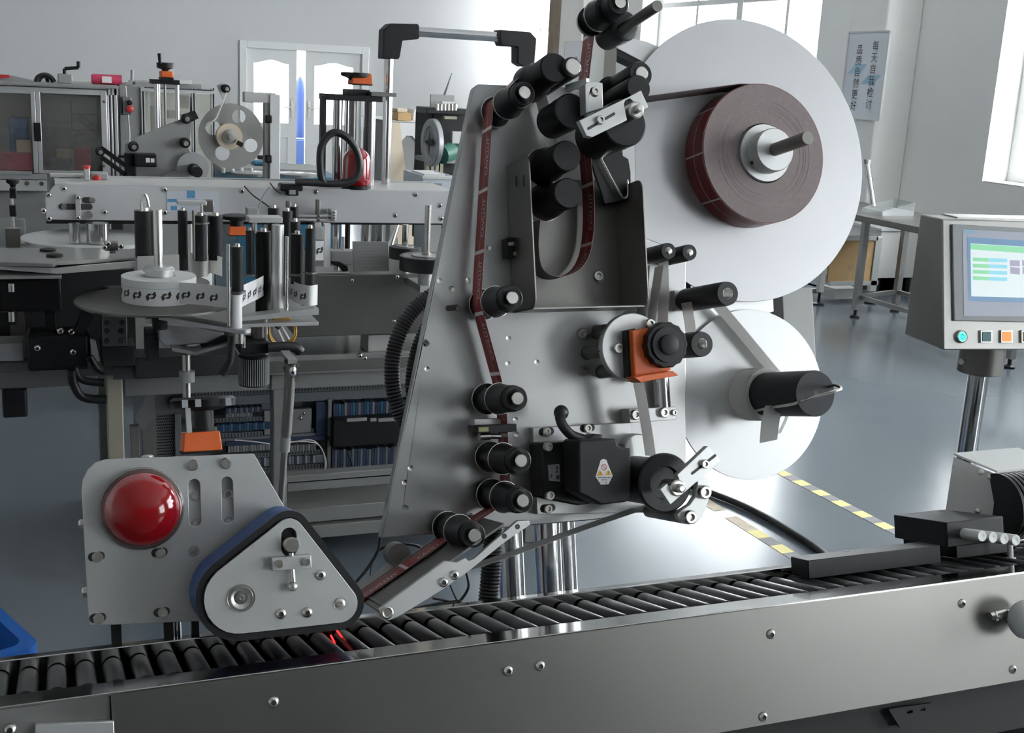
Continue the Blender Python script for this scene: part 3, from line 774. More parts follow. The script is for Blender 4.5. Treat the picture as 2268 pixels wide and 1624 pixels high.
# swing arm at the very top with the dancer rollers
mm = MB(); mm.prism(P2(T,[(1345,92),(1367,77),(1434,92),(1490,118),(1475,165),(1425,138),(1365,106)],DPL+.035),DPL+.035,DPL+.050); part('swing_arm',hd,mm,'alu_light',bev=.001)
mm = MB(); mm.prism(P2(T,[(1360,107),(1406,129),(1425,140),(1404,141),(1360,120)],DPL+.036),DPL+.036,DPL+.06); part('swing_arm_rib',hd,mm,'black_plastic')
p = T.at(1312,45,DPL-.06); y1 = T.near(p,1368)
mm = MB(); mm.lathe((p.x,DPL-.05,p.z),(0,-1,0),[(0,.020),(.006,.0235),(.0065,.018),(.034,.018),(.0345,.0245),(.044,.0235),(.066,.0215)],32); dr = part('dancer_roller',hd,mm,'black_anodised')
mm = MB(); mm.lathe((p.x,DPL-.083,p.z),(0,-1,0),[(-.001,.0237),(-.0008,.0256),(.001,.0256),(.0012,.0237)],36,closed=False); part('rim',dr,mm,'steel_bright')
mm = MB(); mm.lathe((p.x,DPL-.047,p.z),(0,-1,0),[(0,.0225),(.004,.0225)],30); part('rim',dr,mm,'white_plastic')
mm = MB(); mm.lathe((p.x+.004,DPL-.118,p.z),(0,-1,0),[(0,.018),(.026,.018),(.028,.016)],28); part('roller_cap',dr,mm,'black_anodised')
mm = MB(); mm.lathe((p.x+.004,DPL-.146,p.z),(0,-1,0),[(0,.009),(.006,.009)],20); part('axle_pin',dr,mm,'steel_bright')
mm = MB(); a = T.at(1352,78,DPL-.05); mm.lathe(a,(0,-1,0),[(-.015,.02),(.03,.024),(.05,.024),(.052,.02)],28); part('swing_hub',hd,mm,'black_anodised')
a = T.at(1370,70,DPL-.09); y1 = T.near(a,1456); mm = MB(); mm.cyl(a+V((0,.02,0)),(a.x,y1,a.z),.0085,20); part('swing_handle',hd,mm,'steel_dark')

# big upper reel disc
DD = DPL+.025
c = T.at(1650,355,DD); RD = 314/T.ppm(c)
dy_f = T.near(c,1693)
mm = MB(); mm.lathe((c.x,DD+.004,c.z),(0,-1,0),[(0,RD-.001),(.0005,RD),(.0035,RD),(.004,RD-.0005)],120); part('reel_disc',hd,mm,'alu_disc',label='large pale round upper reel disc',sharp=30)
hub = MB(); y_h = T.near(c,1717)
hub.lathe((c.x,dy_f,c.z),(0,-1,0),[(.012,.0505),(-.004,.0512),(-.006,.0495),(-.006,.036),(dy_f-y_h-.002,.036),(dy_f-y_h,.0345)][0:0] or [(-.02,.0495),(.003,.0495),(.0045,.0485),(.0045,.0365),(dy_f-y_h-.002,.0365),(dy_f-y_h,.035)],60)
rh = part('reel_hub',hd,hub,'alu_light')
mm = MB(); y_t = T.near(c,1789); mm.lathe((c.x,y_h,c.z),(0,-1,0),[(-.01,.011),(y_h-y_t-.001,.011),(y_h-y_t,.0102)],28); part('reel_spindle',hd,mm,'steel_dark')
mm = MB(); q = c+V((-.031,0,-.018)); mm.lathe((q.x,dy_f-.010,q.z),(-.8,0,-.5),[(0,.003),(.0025,.003)],10); part('set_screw',rh,mm,'socket_dark')
mm = MB(); mm.cyl((c.x,DD+.004,c.z),(c.x,DD+.10,c.z),.03,24); part('reel_bearing',hd,mm,'grey_plastic')
# label roll on it
r_in,r_out = .0512,154/T.ppm(V((c.x,dy_f,c.z)))
lr = thing('label_roll',T,(c.x,dy_f,c.z-r_out),'dark red label roll wound on the hub of the large upper reel disc','label roll')
n = 72; mm = MB(); yb = DD-.0005
mm.lathe((c.x,yb,c.z),(0,-1,0),[(0,r_in),(0,r_out),(yb-dy_f,r_out),(yb-dy_f,r_in)],n,closed=False); part('roll_side',lr,mm,'roll_side')
ww = yb-dy_f
mm = MB()
for i in range(48):
    a0 = 2*PI*i/48; 
    seg = [(c.x+(r_out+.0006)*math.cos(a0+2*PI*k/48/4),0,c.z+(r_out+.0006)*math.sin(a0+2*PI*k/48/4)) for k in range(5)]
    mm.ribbon([V((x,yb-ww*.5,z)) for x,_,z in seg],V((0,ww*.98,0)),.0006)
part('outer_wrap',lr,mm,'red_web')
mm = MB()
for rr_ in (.072,.079,.083,.091):
    mm.lathe((c.x,dy_f,c.z),(0,-1,0),[(-.0002,rr_-.0003),(.0004,rr_-.0003),(.0004,rr_+.0003),(-.0002,rr_+.0003)],72,closed=False)
part('winding_line',lr,mm,'roll_line')
mm = MB()
for u in (-.46,.02):
    yy = yb-ww*.5+ww*u
    mm.ribbon([V((c.x+(r_out+.0011)*math.cos(a),yy,c.z+(r_out+.0011)*math.sin(a))) for a in [2*PI*i/96 for i in range(97)]],V((0,.0007,0)),.0002)
for k in range(9):
    a0 = 2*PI*k/9+.35
    mm.ribbon([V((c.x+(r_out+.0011)*math.cos(a),yb-ww*.5,c.z+(r_out+.0011)*math.sin(a))) for a in (a0,a0+.012,a0+.024)],V((0,ww*.97,0)),.0002)
part('print_line',lr,mm,'web_white')
CRL = c.copy()
# lower reel disc with black mandrel
c2 = T.at(1664,874,DD); R2 = 189/T.ppm(c2)
mm = MB(); mm.lathe((c2.x,DD+.004,c2.z),(0,-1,0),[(0,R2-.001),(.0005,R2),(.0035,R2),(.004,R2-.0005)],96); part('reel_disc',hd,mm,'white_disc',label='smaller, lighter round lower reel disc',sharp=30)
ya = T.near(c2,1703); yt = T.near(c2,1806)
mm = MB(); mm.lathe((c2.x,DD,c2.z),(0,-1,0),[(0,.0455),(DD-ya,.0455),(DD-ya,.0405),(DD-ya-.004,.0405)],56); part('paper_core',hd,mm,'liner_paper',label='pale core ring behind the black mandrel')
mm = MB(); mm.lathe((c2.x,ya+.01,c2.z),(0,-1,0),[(0,.037),(ya+.009-yt,.037),(ya+.01-yt,.0362)],48); md = part('mandrel',hd,mm,'charcoal',label='black rewind mandrel')
mm = MB(); mm.lathe((c2.x,yt-.0003,c2.z),(0,-1,0),[(0,.0042),(.0003,.004)],12); part('centre_hole',md,mm,'socket_dark')
cyl_ = lambda an,d,r=.0395: V((c2.x+r*math.cos(math.radians(an)),d,c2.z+r*math.sin(math.radians(an))))
pts = [cyl_(222,ya-.003),cyl_(216,ya-.03),cyl_(210,(ya+yt)/2),cyl_(202,yt+.01),cyl_(196,yt-.012),cyl_(190,yt-.030,.026),V((c2.x-.002,yt-.046,c2.z+.002)),cyl_(20,yt-.044,.018),cyl_(30,yt-.024,.024),cyl_(20,yt,.026)]
mm = MB(); mm.tube(smooth_path(pts,6),.0024,8); part('clip_wire',md,mm,'steel_bright')
mm = MB(); mm.cyl((c2.x,DD+.004,c2.z),(c2.x,DD+.12,c2.z),.035,24); part('reel_bearing',hd,mm,'grey_plastic')
# arm plate between the reels, behind
mm = MB(); mm.prism(P2(T,[(1485,640),(1710,640),(1712,690),(1485,760)],DD+.01),DD+.008,DD+.016); part('reel_bracket',hd,mm,'alu_light')
mm = MB(); mm.box(T.at(1712,680,DD+.06).x,T.at(1780,680,DD+.06).x,DD+.03,DD+.10,T.at(1750,860,DD+.06).z,T.at(1750,640,DD+.06).z); part('drive_box',hd,mm,'machine_grey',bev=.002)
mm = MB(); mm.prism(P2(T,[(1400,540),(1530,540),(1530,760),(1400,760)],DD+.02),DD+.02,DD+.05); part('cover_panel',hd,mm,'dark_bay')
# two black rods and the small guide roller right of the bin, liner guide roller, lower guide roller
for bx,by,tx,kind,sc in ((1425,570,1481,'plain',.72),(1470,573,1528,'plain',.72),(1505,668,1612,'plain',1.05),(1495,768,1555,'plain',1.12)):
    guide(hd,bx,by,tx,kind,DPL,sc)
mm = MB(); mm.box(*[T.at(1487,665,DPL).x,T.at(1515,665,DPL).x],DPL-.012,DPL,T.at(1500,690,DPL).z,T.at(1500,645,DPL).z); part('roller_bracket',hd,mm,'alu_light')

# round stand-off disc with orange counter and knob
c3 = T.at(1400,770,DPL-.075); d3 = c3.y; R3 = 76/T.ppm(c3)
for px,py in ((1325,735),(1262,783),(1328,824),(1470,770)):
    a = T.at(px,py,DPL-.002); 
    off = {1325:(-.012,.028),1262:(-.028,0),1328:(-.008,-.03),1470:(.03,.0)}[px]
    mm = MB(); mm.lathe((c3.x+off[0]*1.2-.01,DPL,a.z),(0,-1,0),[(0,.0115),(.003,.0115),(.0032,.0105),(DPL-d3-.004,.0105)],20); part('stand_off',hd,mm,'steel_dark')
mm = MB(); mm.lathe(c3,(0,-1,0),[(-.010,R3-.001),(-.009,R3),(.003,R3),(.004,R3-.001)],64); part('counter_plate',hd,mm,'alu_light',label='round pale plate behind the orange counter')
q = T.at(1437,784,d3-.004); hw = 44/T.ppm(q); 
mm = MB(); mm.prism(P2(T,[(1378,733),(1396,729),(1400,842),(1383,838)],d3-.006),d3-.022,d3-.004); part('counter_back',hd,mm,'black_plastic')
mm = MB(); mm.prism(P2(T,[(1394,732),(1470,722),(1480,820),(1400,840)],d3-.024),d3-.034,d3-.006); part('position_indicator',hd,mm,'orange_plastic',bev=.002,label='orange counter block with a black knob')
mm = MB(); mm.prism(P2(T,[(1396,836),(1482,822),(1496,832),(1412,848)],d3-.04),d3-.052,d3-.02); part('indicator_foot',hd,mm,'orange_plastic',bev=.001)
kc = T.at(1478,764,d3-.050); kr = 50/T.ppm(kc)
loop = []
for i in range(84):
    a = 2*PI*i/84; r = kr*(1.0+.035*math.cos(14*a)*(1 if math.cos(14*a) > 0 else .4)); loop.append((kc.x+r*math.cos(a),kc.z+r*math.sin(a)))
mm = MB(); mm.prism(loop,kc.y,kc.y+.022); kb = part('lobed_knob',hd,mm,'black_plastic',bev=.0015)
mm = MB(); mm.lathe(kc,(0,-1,0),[(-.002,kr*.80),(.004,kr*.78),(.0045,kr*.46),(.0085,kr*.45),(.0095,kr*.40)],40); part('knob_cap',kb,mm,'charcoal')
mm = MB(); mm.cyl(kc+V((0,.02,0)),kc+V((0,.045,0)),.014,20); part('knob_shaft',kb,mm,'steel_dark')
for px,py in ((1367,772),(1437,718)): screw(hd,T.at(px,py,d3-.004),.0085,'cap')
# bracket with bolts below it, chrome rods
mm = MB(); dd_ = DPL-.03; mm.prism(P2(T,[(1393,906),(1498,901),(1498,930),(1395,937)],dd_),dd_,DPL); part('rod_bracket',hd,mm,'alu_light',bev=.001)
for px,py,r in ((1405,919,.0085),(1468,914,.0085),(1492,914,.005)): screw(hd,T.at(px,py,dd_),r,'cap')
for px,r in ((1468,.0135),(1480,.004)):
    a = T.at(px,905,DPL-.016); b = T.at(px+(-6),838,DPL-.016); mm = MB(); mm.cyl((a.x,a.y,a.z-.004),(a.x-.001,a.y,b.z+.01),r,20); part('slide_rod',hd,mm,'chrome')

# motor with flange plate, driven roller, arm
mm = MB(); df = DPL-.014
mm.prism(P2(T,[(1180,948),(1400,936),(1400,985),(1435,985),(1452,1010),(1458,1080),(1440,1136),(1400,1136),(1190,1140)],df),df,DPL+.004); part('motor_plate',hd,mm,'alu_light',bev=.001)
for px,py in ((1209,957),(1300,949),(1212,1127)):
    a = T.at(px-8,py,df); mm = MB(); mm.prism(slot(a.x,a.z,a.x+.014,a.z+.0006,.0062),df-.0005,df+.001); part('screw_slot',hd,mm,'socket_dark'); screw(hd,T.at(px,py,df-.0006),.0072,'cap')
ms = MB(); dm0 = df-.055; ms.prism(P2(T,[(1200,982),(1285,977),(1385,985),(1385,1105),(1280,1120),(1205,1105)],dm0),dm0,df); mo = part('motor_flange',hd,ms,'black_anodised',bev=.003)
for px,py in ((1212,990),(1216,1097)): screw(hd,T.at(px,py,dm0),.0075,'cap')
mm = MB(); a = [T.at(px,py,dm0-.0003) for px,py in ((1213,1030),(1239,1028),(1241,1067),(1216,1065))]
mm.add(a,[(0,1,2,3)]); ratp = part('rating_plate',mo,mm,'grey_plastic')
mm = MB()
for k,(x0,x1,y0,y1) in enumerate(((1232,1236,1033,1040),(1231,1236,1043,1047),(1232,1239,1053,1062),(1220,1223,1051,1058))):
    a = [T.at(px,py,dm0-.0006) for px,py in ((x0,y0),(x1,y0),(x1,y1),(x0,y1))]; mm.add(a,[(0,1,2,3)])
part('plate_print',ratp,mm,'print_black')
dm1 = dm0-.060
body = [(1281,984),(1284,975),(1365,972),(1368,984),(1376,991),(1398,993),(1398,1094),(1390,1112),(1332,1119),(1302,1102),(1283,1092)]
mm = MB(); mm.prism(P2(T,body,dm1),dm1,dm0); mb_ = part('servo_motor',hd,mm,'charcoal',bev=.003,label='black square motor with a warning sticker')
mm = MB(); mm.prism(P2(T,[(1285,982),(1320,975),(1322,962),(1300,960),(1285,970)],dm0),dm0-.025,dm0+.004); part('connector_boot',mb_,mm,'black_rubber',bev=.003)
pts = [T.at(px,py,d) for px,py,d in ((1243,914,dm0+.01),(1240,925,dm0+.0),(1248,945,dm0-.01),(1268,965,dm0-.012),(1300,975,dm0-.012))]
mm = MB(); mm.tube(smooth_path(pts,6),.0078,14); mm.ball(pts[0],.0118,16); cb = part('motor_cable',mb_,mm,'black_rubber')
# warning sticker
def stk(name,pts,mt,k,par):
    mm = MB(); mm.add([T.at(px,py,dm1-.0002-.0002*k) for px,py in pts],[tuple(range(len(pts)))]); return part(name,par,mm,mt)
arc = [(1337+8.2*math.cos(a),1032-7+8.2*math.sin(a)*1.0) for a in [PI+PI*i/10 for i in range(11)]]
st = stk('warning_sticker',arc+[(1357,1054),(1348,1073),(1331,1074),(1319,1056)],'label_paper',1,mb_)
mm = MB(); cc = T.at(1337.5,1035,dm1); ro,ri = .0047,.0038
mm.lathe(cc+V((0,-.0004,0)),(0,-1,0),[(0,ro),(.0002,ro),(.0002,ri),(0,ri)],28,closed=False); mm.bar(cc+V((-.003,-.0005,.003)),cc+V((.003,-.0005,-.003)),.0009,.0002,(0,1,0)); part('no_touch_mark',st,mm,'print_red')
stk('hazard_triangle',[(1328,1041),(1337,1053),(1321,1055)],'print_amber',2,st); stk('hazard_triangle',[(1347,1040),(1355,1052),(1340,1053)],'print_amber',2,st)
mm = MB()
for (x0,x1,y) in ((1325,1352,1058),(1333,1346,1063),(1341,1346,1069)):
    k = int((x1-x0)/3)
    for i in range(k):
        a = x0+i*3.1; mm.add([T.at(px,py,dm1-.0007) for px,py in ((a,y-1),(a+2,y-1.1),(a+2,y+1.2),(a,y+1.3))],[(0,1,2,3)])
mm.add([T.at(px,py,dm1-.0008) for px,py in ((1329.0,1046),(1330,1046),(1330,1051),(1329,1051))],[(0,1,2,3)]); mm.add([T.at(px,py,dm1-.0008) for px,py in ((1347.0,1044),(1348,1044),(1348,1050),(1347,1050))],[(0,1,2,3)])
part('sticker_print',st,mm,'print_black')
# driven roller
frontcyl(1474,1070,1.612,.0385,'driven_roller')
p = T.at(1474,1070,1.602); mm = MB(); mm.lathe(p,(0,1,0),[(.006,.024),(0,.026),(0,.043),(.002,.0455),(.009,.0455)],44); part('roller_flange',hd,mm,'black_anodised')
mm = MB(); a = T.at(1440,1132,df-.005); b_y = T.near(a,1525); mm.lathe((a.x,df,a.z),(0,-1,0),[(0,.0105),(df-b_y-.004,.0105),(df-b_y,.0105)],20); part('stay_bar',hd,mm,'steel_dark')
de = T.at(1540,1090,DA+.05).y
crs = P2(T,[(1573,1062),(1575,1090),(1566,1122),(1552,1148),(1538,1161),(1520,1161),(1504,1152),(1500,1140),(1512,1128),(1528,1118),(1540,1100),(1545,1072),(1540,1050)],de)
mm = MB(); mm.prism(crs,de,de+.012); part('end_plate',hd,mm,'alu_light',bev=.0012)
for px,py in ((1557,1090),(1525,1145)): screw(hd,T.at(px,py,de),.0105,'cap')
arm(hd,[(1462,1084),(1478,1071),(1489,1096),(1500,1098),(1512,1090),(1510,1076),(1500,1052),(1568,988),(1596,1022),(1485,1118)],((1533,1049),(1584,1009)),(1559,1028),None,(1498,1081))
mm = MB(); a = T.at(1410,995,DPL-.03); mm.lathe((a.x,df,a.z),(0,-1,0),[(0,.025),(.02,.025),(.022,.023)],30); part('bearing_boss',hd,mm,'alu_light')
# label gap sensor
ds = T.at(1095,945,1.70).y
mm = MB(); mm.prism(P2(T,[(1051,928),(1110,927),(1110,945),(1051,943)],1.712),1.712,DPL); part('sensor_mount',hd,mm,'alu_light',bev=.001)
mm = MB(); mm.prism(P2(T,[(1056,942),(1144,939),(1145,956),(1124,958),(1056,960)],1.685),1.685,1.70); sn = part('gap_sensor',hd,mm,'black_plastic',bev=.001)
mm = MB(); mm.prism(P2(T,[(1060,947),(1082,946),(1082,956),(1060,957)],1.6845),1.6844,1.6848); part('sensor_print',sn,mm,'button_olive')
mm = MB(); a = T.at(1062,967,1.70); b = T.at(1108,966,1.70); mm.cyl(a,T.at(1085,966,1.70),.006,14); mm.cyl(T.at(1085,966,1.7),b,.0045,14); part('sensor_barrel',sn,mm,'steel_bright')

# peel plate assembly, sloping down to the rollers
def ln(a,b,t): return (a[0]+(b[0]-a[0])*t, a[1]+(b[1]-a[1])*t)
df1 = 1.60; db1 = 1.742
fr_ = [(838,1350),(850,1342),(862,1333),(985,1243),(1012,1246),(1031,1236),(1037,1243),(1050,1238),(1146,1154),(1172,1153),(1174,1163),(1120,1200),(1030,1272),(975,1310),(880,1368),(862,1375),(845,1366)]
FP_ = P2(T,fr_,df1)
mm = MB(); mm.prism(FP_,df1,df1+.008); part('peel_side',hd,mm,'alu_light',bev=.0008)
for px,py in ((982,1290),(1006,1274)): screw(hd,T.at(px,py,df1),.0072,'button')
c = T.at(857,1357,df1); mm = MB(); mm.lathe(c,(0,-1,0),[(-.001,.0085),(.003,.0085),(.004,.007),(.002,.005)],22); part('peel_pin',hd,mm,'steel_bright')
for px,py in ((1117,1188),(1146,1167)):
    c = T.at(px,py,df1); mm = MB(); mm.lathe(c,(0,-1,0),[(-.001,.004),(.0003,.0038),(.0,.001)],14); part('threaded_hole',hd,mm,'socket_dark')
# sloping bed: from upper line to the tip, in the direction of the arm
u0_,u1_ = T.at(1150,1160,df1+.008),T.at(845,1366,df1+.008)
mm = MB(); up_ = V((0,0,1)); sl_ = (u1_-u0_).normalized(); nr_ = V((0,1,0)).cross(sl_).normalized()
if nr_.z < 0: nr_ = -nr_
mid = (df1+.008+db1)/2
A0 = V((u0_.x,mid,u0_.z))+nr_*.012; A1 = V((u1_.x,mid,u1_.z))+nr_*.008
mm.bar(A0+sl_*.02,A1,(db1-df1-.008)*1.0,.003,nr_); part('peel_bed',hd,mm,'steel_dark')
mm = MB(); mm.bar(V((A0.x,1.7655,A0.z))+sl_*.165,V((A1.x,1.7655,A1.z)),.042,.003,nr_); part('peel_guide',hd,mm,'stainless_dull')
mm = MB(); mm.bar(V((A0.x,db1+.002,A0.z))+sl_*.02+nr_*.002,V((A1.x,db1+.002,A1.z)),.004,.008,nr_); part('peel_back_rail',hd,mm,'steel_dark',bev=.0006)
mm = MB(); a = T.at(857,1357,df1); mm.cyl((a.x,df1,a.z+.004),(a.x-.001,db1,a.z+.006),.0035,12); part('hold_down_rod',hd,mm,'steel_dark')
mm = MB(); mm.cyl(V((A0.x,db1+.004,A0.z))+sl_*.15+nr_*.012,V((A0.x,DPL+.03,A0.z))+sl_*.15+nr_*.012,.018,24); part('pivot_bearing',hd,mm,'steel_dark')
PEEL = (A0,A1,sl_,nr_,mid)
# ------------------------------------------------------------------ red label web
DWB, WW = 1.711, .043
def xz(p): return V((p[0],DWB,p[2] if len(p) > 2 else p[1]))
def wpt(px,py): return T.at(px,py,DWB)
rw = .0183
G0,G1,G2,G3,G4,G5 = [g[0] for g in gp]
def arcpts(c,r,a0,a1,n=6): return [V((c.x+r*math.cos(a0+(a1-a0)*i/n),DWB,c.z+r*math.sin(a0+(a1-a0)*i/n))) for i in range(n+1)]
cone1 = T.at(1172,188,DPL-.03); cone2 = T.at(1200,372,DPL-.03)
web = thing('label_web',T,wpt(1085,1150),'dark red printed label band threaded over the guide rollers of the label dispenser','label web')
def strip(pts,par=None,w=WW,face='red_web',back='liner_paper',dc=None,left=1):
    """two-sided band; the face lies on the side of -x when the path runs downwards"""
    pts = [V(p) for p in pts]
    if dc is not None: pts = [V((p.x,dc,p.z)) for p in pts]
    def off(k):
        o = []
        for i,p in enumerate(pts):
            a = (pts[min(i+1,len(pts)-1)]-pts[max(i-1,0)]).normalized(); n = V((a.z,0,-a.x)) # right-hand side in xz
            o.append(p+n*k*left)
        return o
    m1 = MB(); m1.ribbon(off(.00022),V((0,w,0)),.0004); f = part('label_face',par or web,m1,face)
    if back:
        m2 = MB(); m2.ribbon(off(-.00022),V((0,w,0)),.0004); part('liner_back',par or web,m2,back)
    return off(.0006)
# main run: upper guide -> peel tip
A0,A1,sl_,nr_,mid = PEEL
main = arcpts(G4,rw,PI*.62,PI*1.0,5)+arcpts(G5,rw,PI*1.0,PI*1.1,3)
ri = lambda c,k: V((c.x+rw*.96,DWB,c.z+k))
main += [ri(G0,.006),ri(G0,-.004),ri(G1,0.004),ri(G1,-.004)]+arcpts(G2,rw*.98,.15,-.55,4)
b0 = V((A0.x,DWB,A0.z))+sl_*.06+nr_*.0045; b1 = V((A1.x,DWB,A1.z))+nr_*.0045+sl_*.012
main += [b0,b0.lerp(b1,.33),b0.lerp(b1,.66),b1]
def dens(pts,step=.012):
    o = []
    for a,b in zip(pts,pts[1:]):
        k = max(1,int((b-a).length/step))
        o += [a.lerp(b,i/k) for i in range(k)]
    return o+[pts[-1]]
main = dens(main)
def printed(face,par,first,gap,txt='CAVILLUT'):
    """cross bars, long lines and lettering along a face path"""
    L = [0.]
    for a,b in zip(face,face[1:]): L.append(L[-1]+(b-a).length)
    def at(s,u):
        s = min(max(s,0),L[-1]-1e-6); i = max(k for k in range(len(L)) if L[k] <= s); i = min(i,len(face)-2)
        f = (s-L[i])/(L[i+1]-L[i]); a = (face[i+1]-face[i]).normalized(); n = V((a.z,0,-a.x))
        return face[i].lerp(face[i+1],f)+n*.0002+V((0,u*WW,0))
    m = MB()
    for u in (.485,-.02):
        k = int(L[-1]/.006)
        for i in range(k):
            s0,s1 = L[-1]*i/k,L[-1]*(i+1)/k; h = .0095
            m.add([at(s0,u-h),at(s1,u-h),at(s1,u+h),at(s0,u+h)],[(0,1,2,3)])
    s = first; mt = MB(); vs,fs = text_mesh(txt,.0165)
    vs2,fs2 = text_mesh('C',.019)
    while s < L[-1]-.01:
        m.add([at(s-.0028,-.5),at(s+.0028,-.5),at(s+.0028,.5),at(s-.0028,.5)],[(0,1,2,3)])
        mt.add([at(s+gap*.46-x*.8,-.25+z/WW*.95) for x,_,z in vs],fs)
        s += gap
    part('print_line',par,m,'web_white'); part('lettering',par,mt,'web_white')
fc = strip(main)
sg = (wpt(1068,460)-wpt(1080,325)).length
printed(fc,web,.055,sg*1.0)
# from the loop in the bin over the cones to the upper guide
up = [T.at(px,py,DWB) for px,py in ((1186,600),(1178,560),(1180,500))]
lp = [wpt(1293,325),wpt(1297,360),wpt(1302,420),wpt(1304,470),wpt(1302,520),wpt(1294,565),wpt(1276,596),wpt(1250,612),wpt(1222,616),wpt(1198,606),wpt(1186,585),wpt(1182,540),wpt(1186,490)]
lpp = smooth_path(lp,5); fl = strip(lpp); printed(fl,web,.062,sg)
strip([V((1,0,0))*0+wpt(1224,330),wpt(1213,280),wpt(1198,215)],face='liner_paper',back=None,dc=DWB)
strip([wpt(1196,160),wpt(1170,158),wpt(1145,172),wpt(1118,200)],dc=DWB)
# run over the dancer roller at the top
d1_ = [wpt(1291,192),wpt(1296,150),wpt(1303,90),wpt(1308,50)]
fd = strip(list(reversed(d1_)),dc=DWB); printed(fd,web,.022,sg)
strip([wpt(1352,30),wpt(1352,120),wpt(1350,206)],face='liner_paper',back='liner_paper')
# from the spool to the label roll
q0 = T.at(1395,224,1.735); q1 = V((CRL.x-.012,0,CRL.z+r_out))
mmy = (yb+dy_f)/2
strip([V((q0.x,mmy,q0.z)),V((q1.x-.03,mmy,q1.z-.001)),V((q1.x,mmy,q1.z))],w=ww*.96,face='roll_side',back='roll_side')

# pale backing paper, from the peel tip round the driven roller to the rewind reel
bk_ = thing('backing_strip',T,T.at(1230,1200,1.70),'pale grey backing paper running from the peel tip past the motor to the lower reel','backing paper')
def grey(pts,dc,w=.040):
    m = MB(); m.ribbon([V((T.at(px,py,dc).x,dc,T.at(px,py,dc).z)) for px,py in pts],V((0,w,0)),.0005); part('strip',bk_,m,'liner_paper')
grey([(1040,1258),(1130,1228),(1240,1188),(1330,1156),(1412,1128)],1.685,.036)
grey([(1441,1010),(1434,960),(1422,890),(1414,850)],1.675,.036)
grey([(1414,850),(1416,760),(1422,690),(1428,590)],1.715,.036)
grey([(1440,725),(1450,660),(1460,590)],1.705,.03)
grey([(1468,580),(1470,640),(1468,720)],1.70,.036)
grey([(1534,770),(1528,720),(1520,668),(1524,648),(1540,640)],1.69,.034)
grey([(1590,676),(1640,735),(1722,834)],1.752,.040)
# loose tail hanging under the mandrel
m = MB(); pts = [T.at(px,py,d) for px,py,d in ((1712,898,1.66),(1706,935,1.66),(1702,978,1.662))]
m.ribbon(pts,[V((.026,-.006,0)),V((.030,-.008,0)),V((.030,-.006,.004))],.0005)
pts = [T.at(px,py,d) for px,py,d in ((1726,960,1.675),(1740,930,1.67),(1748,905,1.665))]
m2 = MB(); m2.ribbon(pts,[V((.02,.02,0))]*3,.0005); part('loose_tail',bk_,m,'liner_paper'); part('loose_tail',bk_,m2,'liner_paper')

# ------------------------------------------------------------------ columns, hoses, cables behind
def column(px,dd,r,lab):
    a = T.at(px,1200,dd); b = T.M @ V((a.x,dd,a.z)); s = b.z/math.cos(TILT)
    m = MB(); m.cyl((a.x,dd,a.z-s),(a.x,dd,a.z+.25),r,32)
    o = thing('support_column',T,(a.x,dd,a.z-s),lab,'column','chrome columns behind the conveyor'); part('tube',o,m,'chrome')
    m = MB(); m.cyl((a.x,dd,a.z-s),(a.x,dd,a.z-s+.03),r*1.7,28); part('foot_flange',o,m,'steel_dark')
column(1213,1.90,.0228,'thick chrome column behind the conveyor, the front one of the pair')
column(1247,2.03,.0235,'chrome column half hidden behind another right of it')
column(1130,2.03,.0235,'chrome column standing alone beside the black corrugated hose')
def hose(name,pts,r,lab,cat,pitch=.0075,fr=T,mt='black_rubber',grp=None):
    sp = smooth_path(pts,8); L = [0.]
    for a,b in zip(sp,sp[1:]): L.append(L[-1]+(b-a).length)
    n = int(L[-1]/pitch*2); o = []; rad = []; i = 0
    for k in range(n+1):
        s = L[-1]*k/n
        while i < len(L)-2 and L[i+1] < s: i += 1
        o.append(sp[i].lerp(sp[i+1],(s-L[i])/max(1e-9,L[i+1]-L[i]))); rad.append(r if k%2 else r*.86)
    m = MB(); m.tube(o,rad,14); return solo(name,fr,m,mt,lab,cat,grp)
D_ = lambda l,d: [T.at(px,py,d) for px,py in l]
hose('corrugated_hose',D_([(985,640),(930,672),(893,720),(872,780),(868,840),(880,900),(905,960)],1.90),.0135,'black corrugated hose curving out left of the label plate, the outer of two','hose',.0058,grp='black corrugated hoses')
hose('corrugated_hose',D_([(1000,660),(960,700),(930,760),(915,820),(914,870),(925,930)],1.91),.0125,'black corrugated hose close along the left plate edge, the inner of two','hose',.0058,grp='black corrugated hoses')
hose('corrugated_hose',D_([(1092,1160),(1090,1215),(1086,1280),(1080,1345),(1076,1420)],1.86),.0175,'black corrugated hose hanging down behind the peel arm','hose',.0058,grp='black corrugated hoses')
hose('corrugated_hose',D_([(1010,1336),(960,1344),(900,1356),(840,1368)],1.80),.0065,'thin black corrugated hose lying along the rear rail under the peel arm','hose',.006,grp='black corrugated hoses')
def cable(name,pts,r,lab,cat='cable',fr=T,mt='black_rubber',grp=None,n=8):
    m = MB(); m.tube(smooth_path(pts,6),r,n); return solo(name,fr,m,mt,lab,cat,grp)
cable('black_cable',D_([(843,1190),(836,1222),(812,1262),(788,1290)],1.80),.0026,'black cable dropping from the lower left plate corner to the belt',grp='thin black cables')
cable('black_cable',D_([(836,1222),(855,1210),(885,1204),(925,1210),(938,1222)],1.80),.0022,'black cable arching right from the plate corner to the pivot bearing',grp='thin black cables')
cable('black_cable',D_([(832,1225),(822,1255),(821,1280),(828,1294)],1.80),.0013,'two thin wire ends hanging down beside the belt',grp='thin black cables')
cable('black_cable',D_([(1033,1268),(1038,1300),(1020,1330),(1000,1345)],1.80),.0026,'black cable bundled below the peel arm',grp='thin black cables')
cable('black_cable',D_([(958,1325),(985,1330),(1015,1338)],1.80),.0020,'short black cable run into the tied bundle',grp='thin black cables')
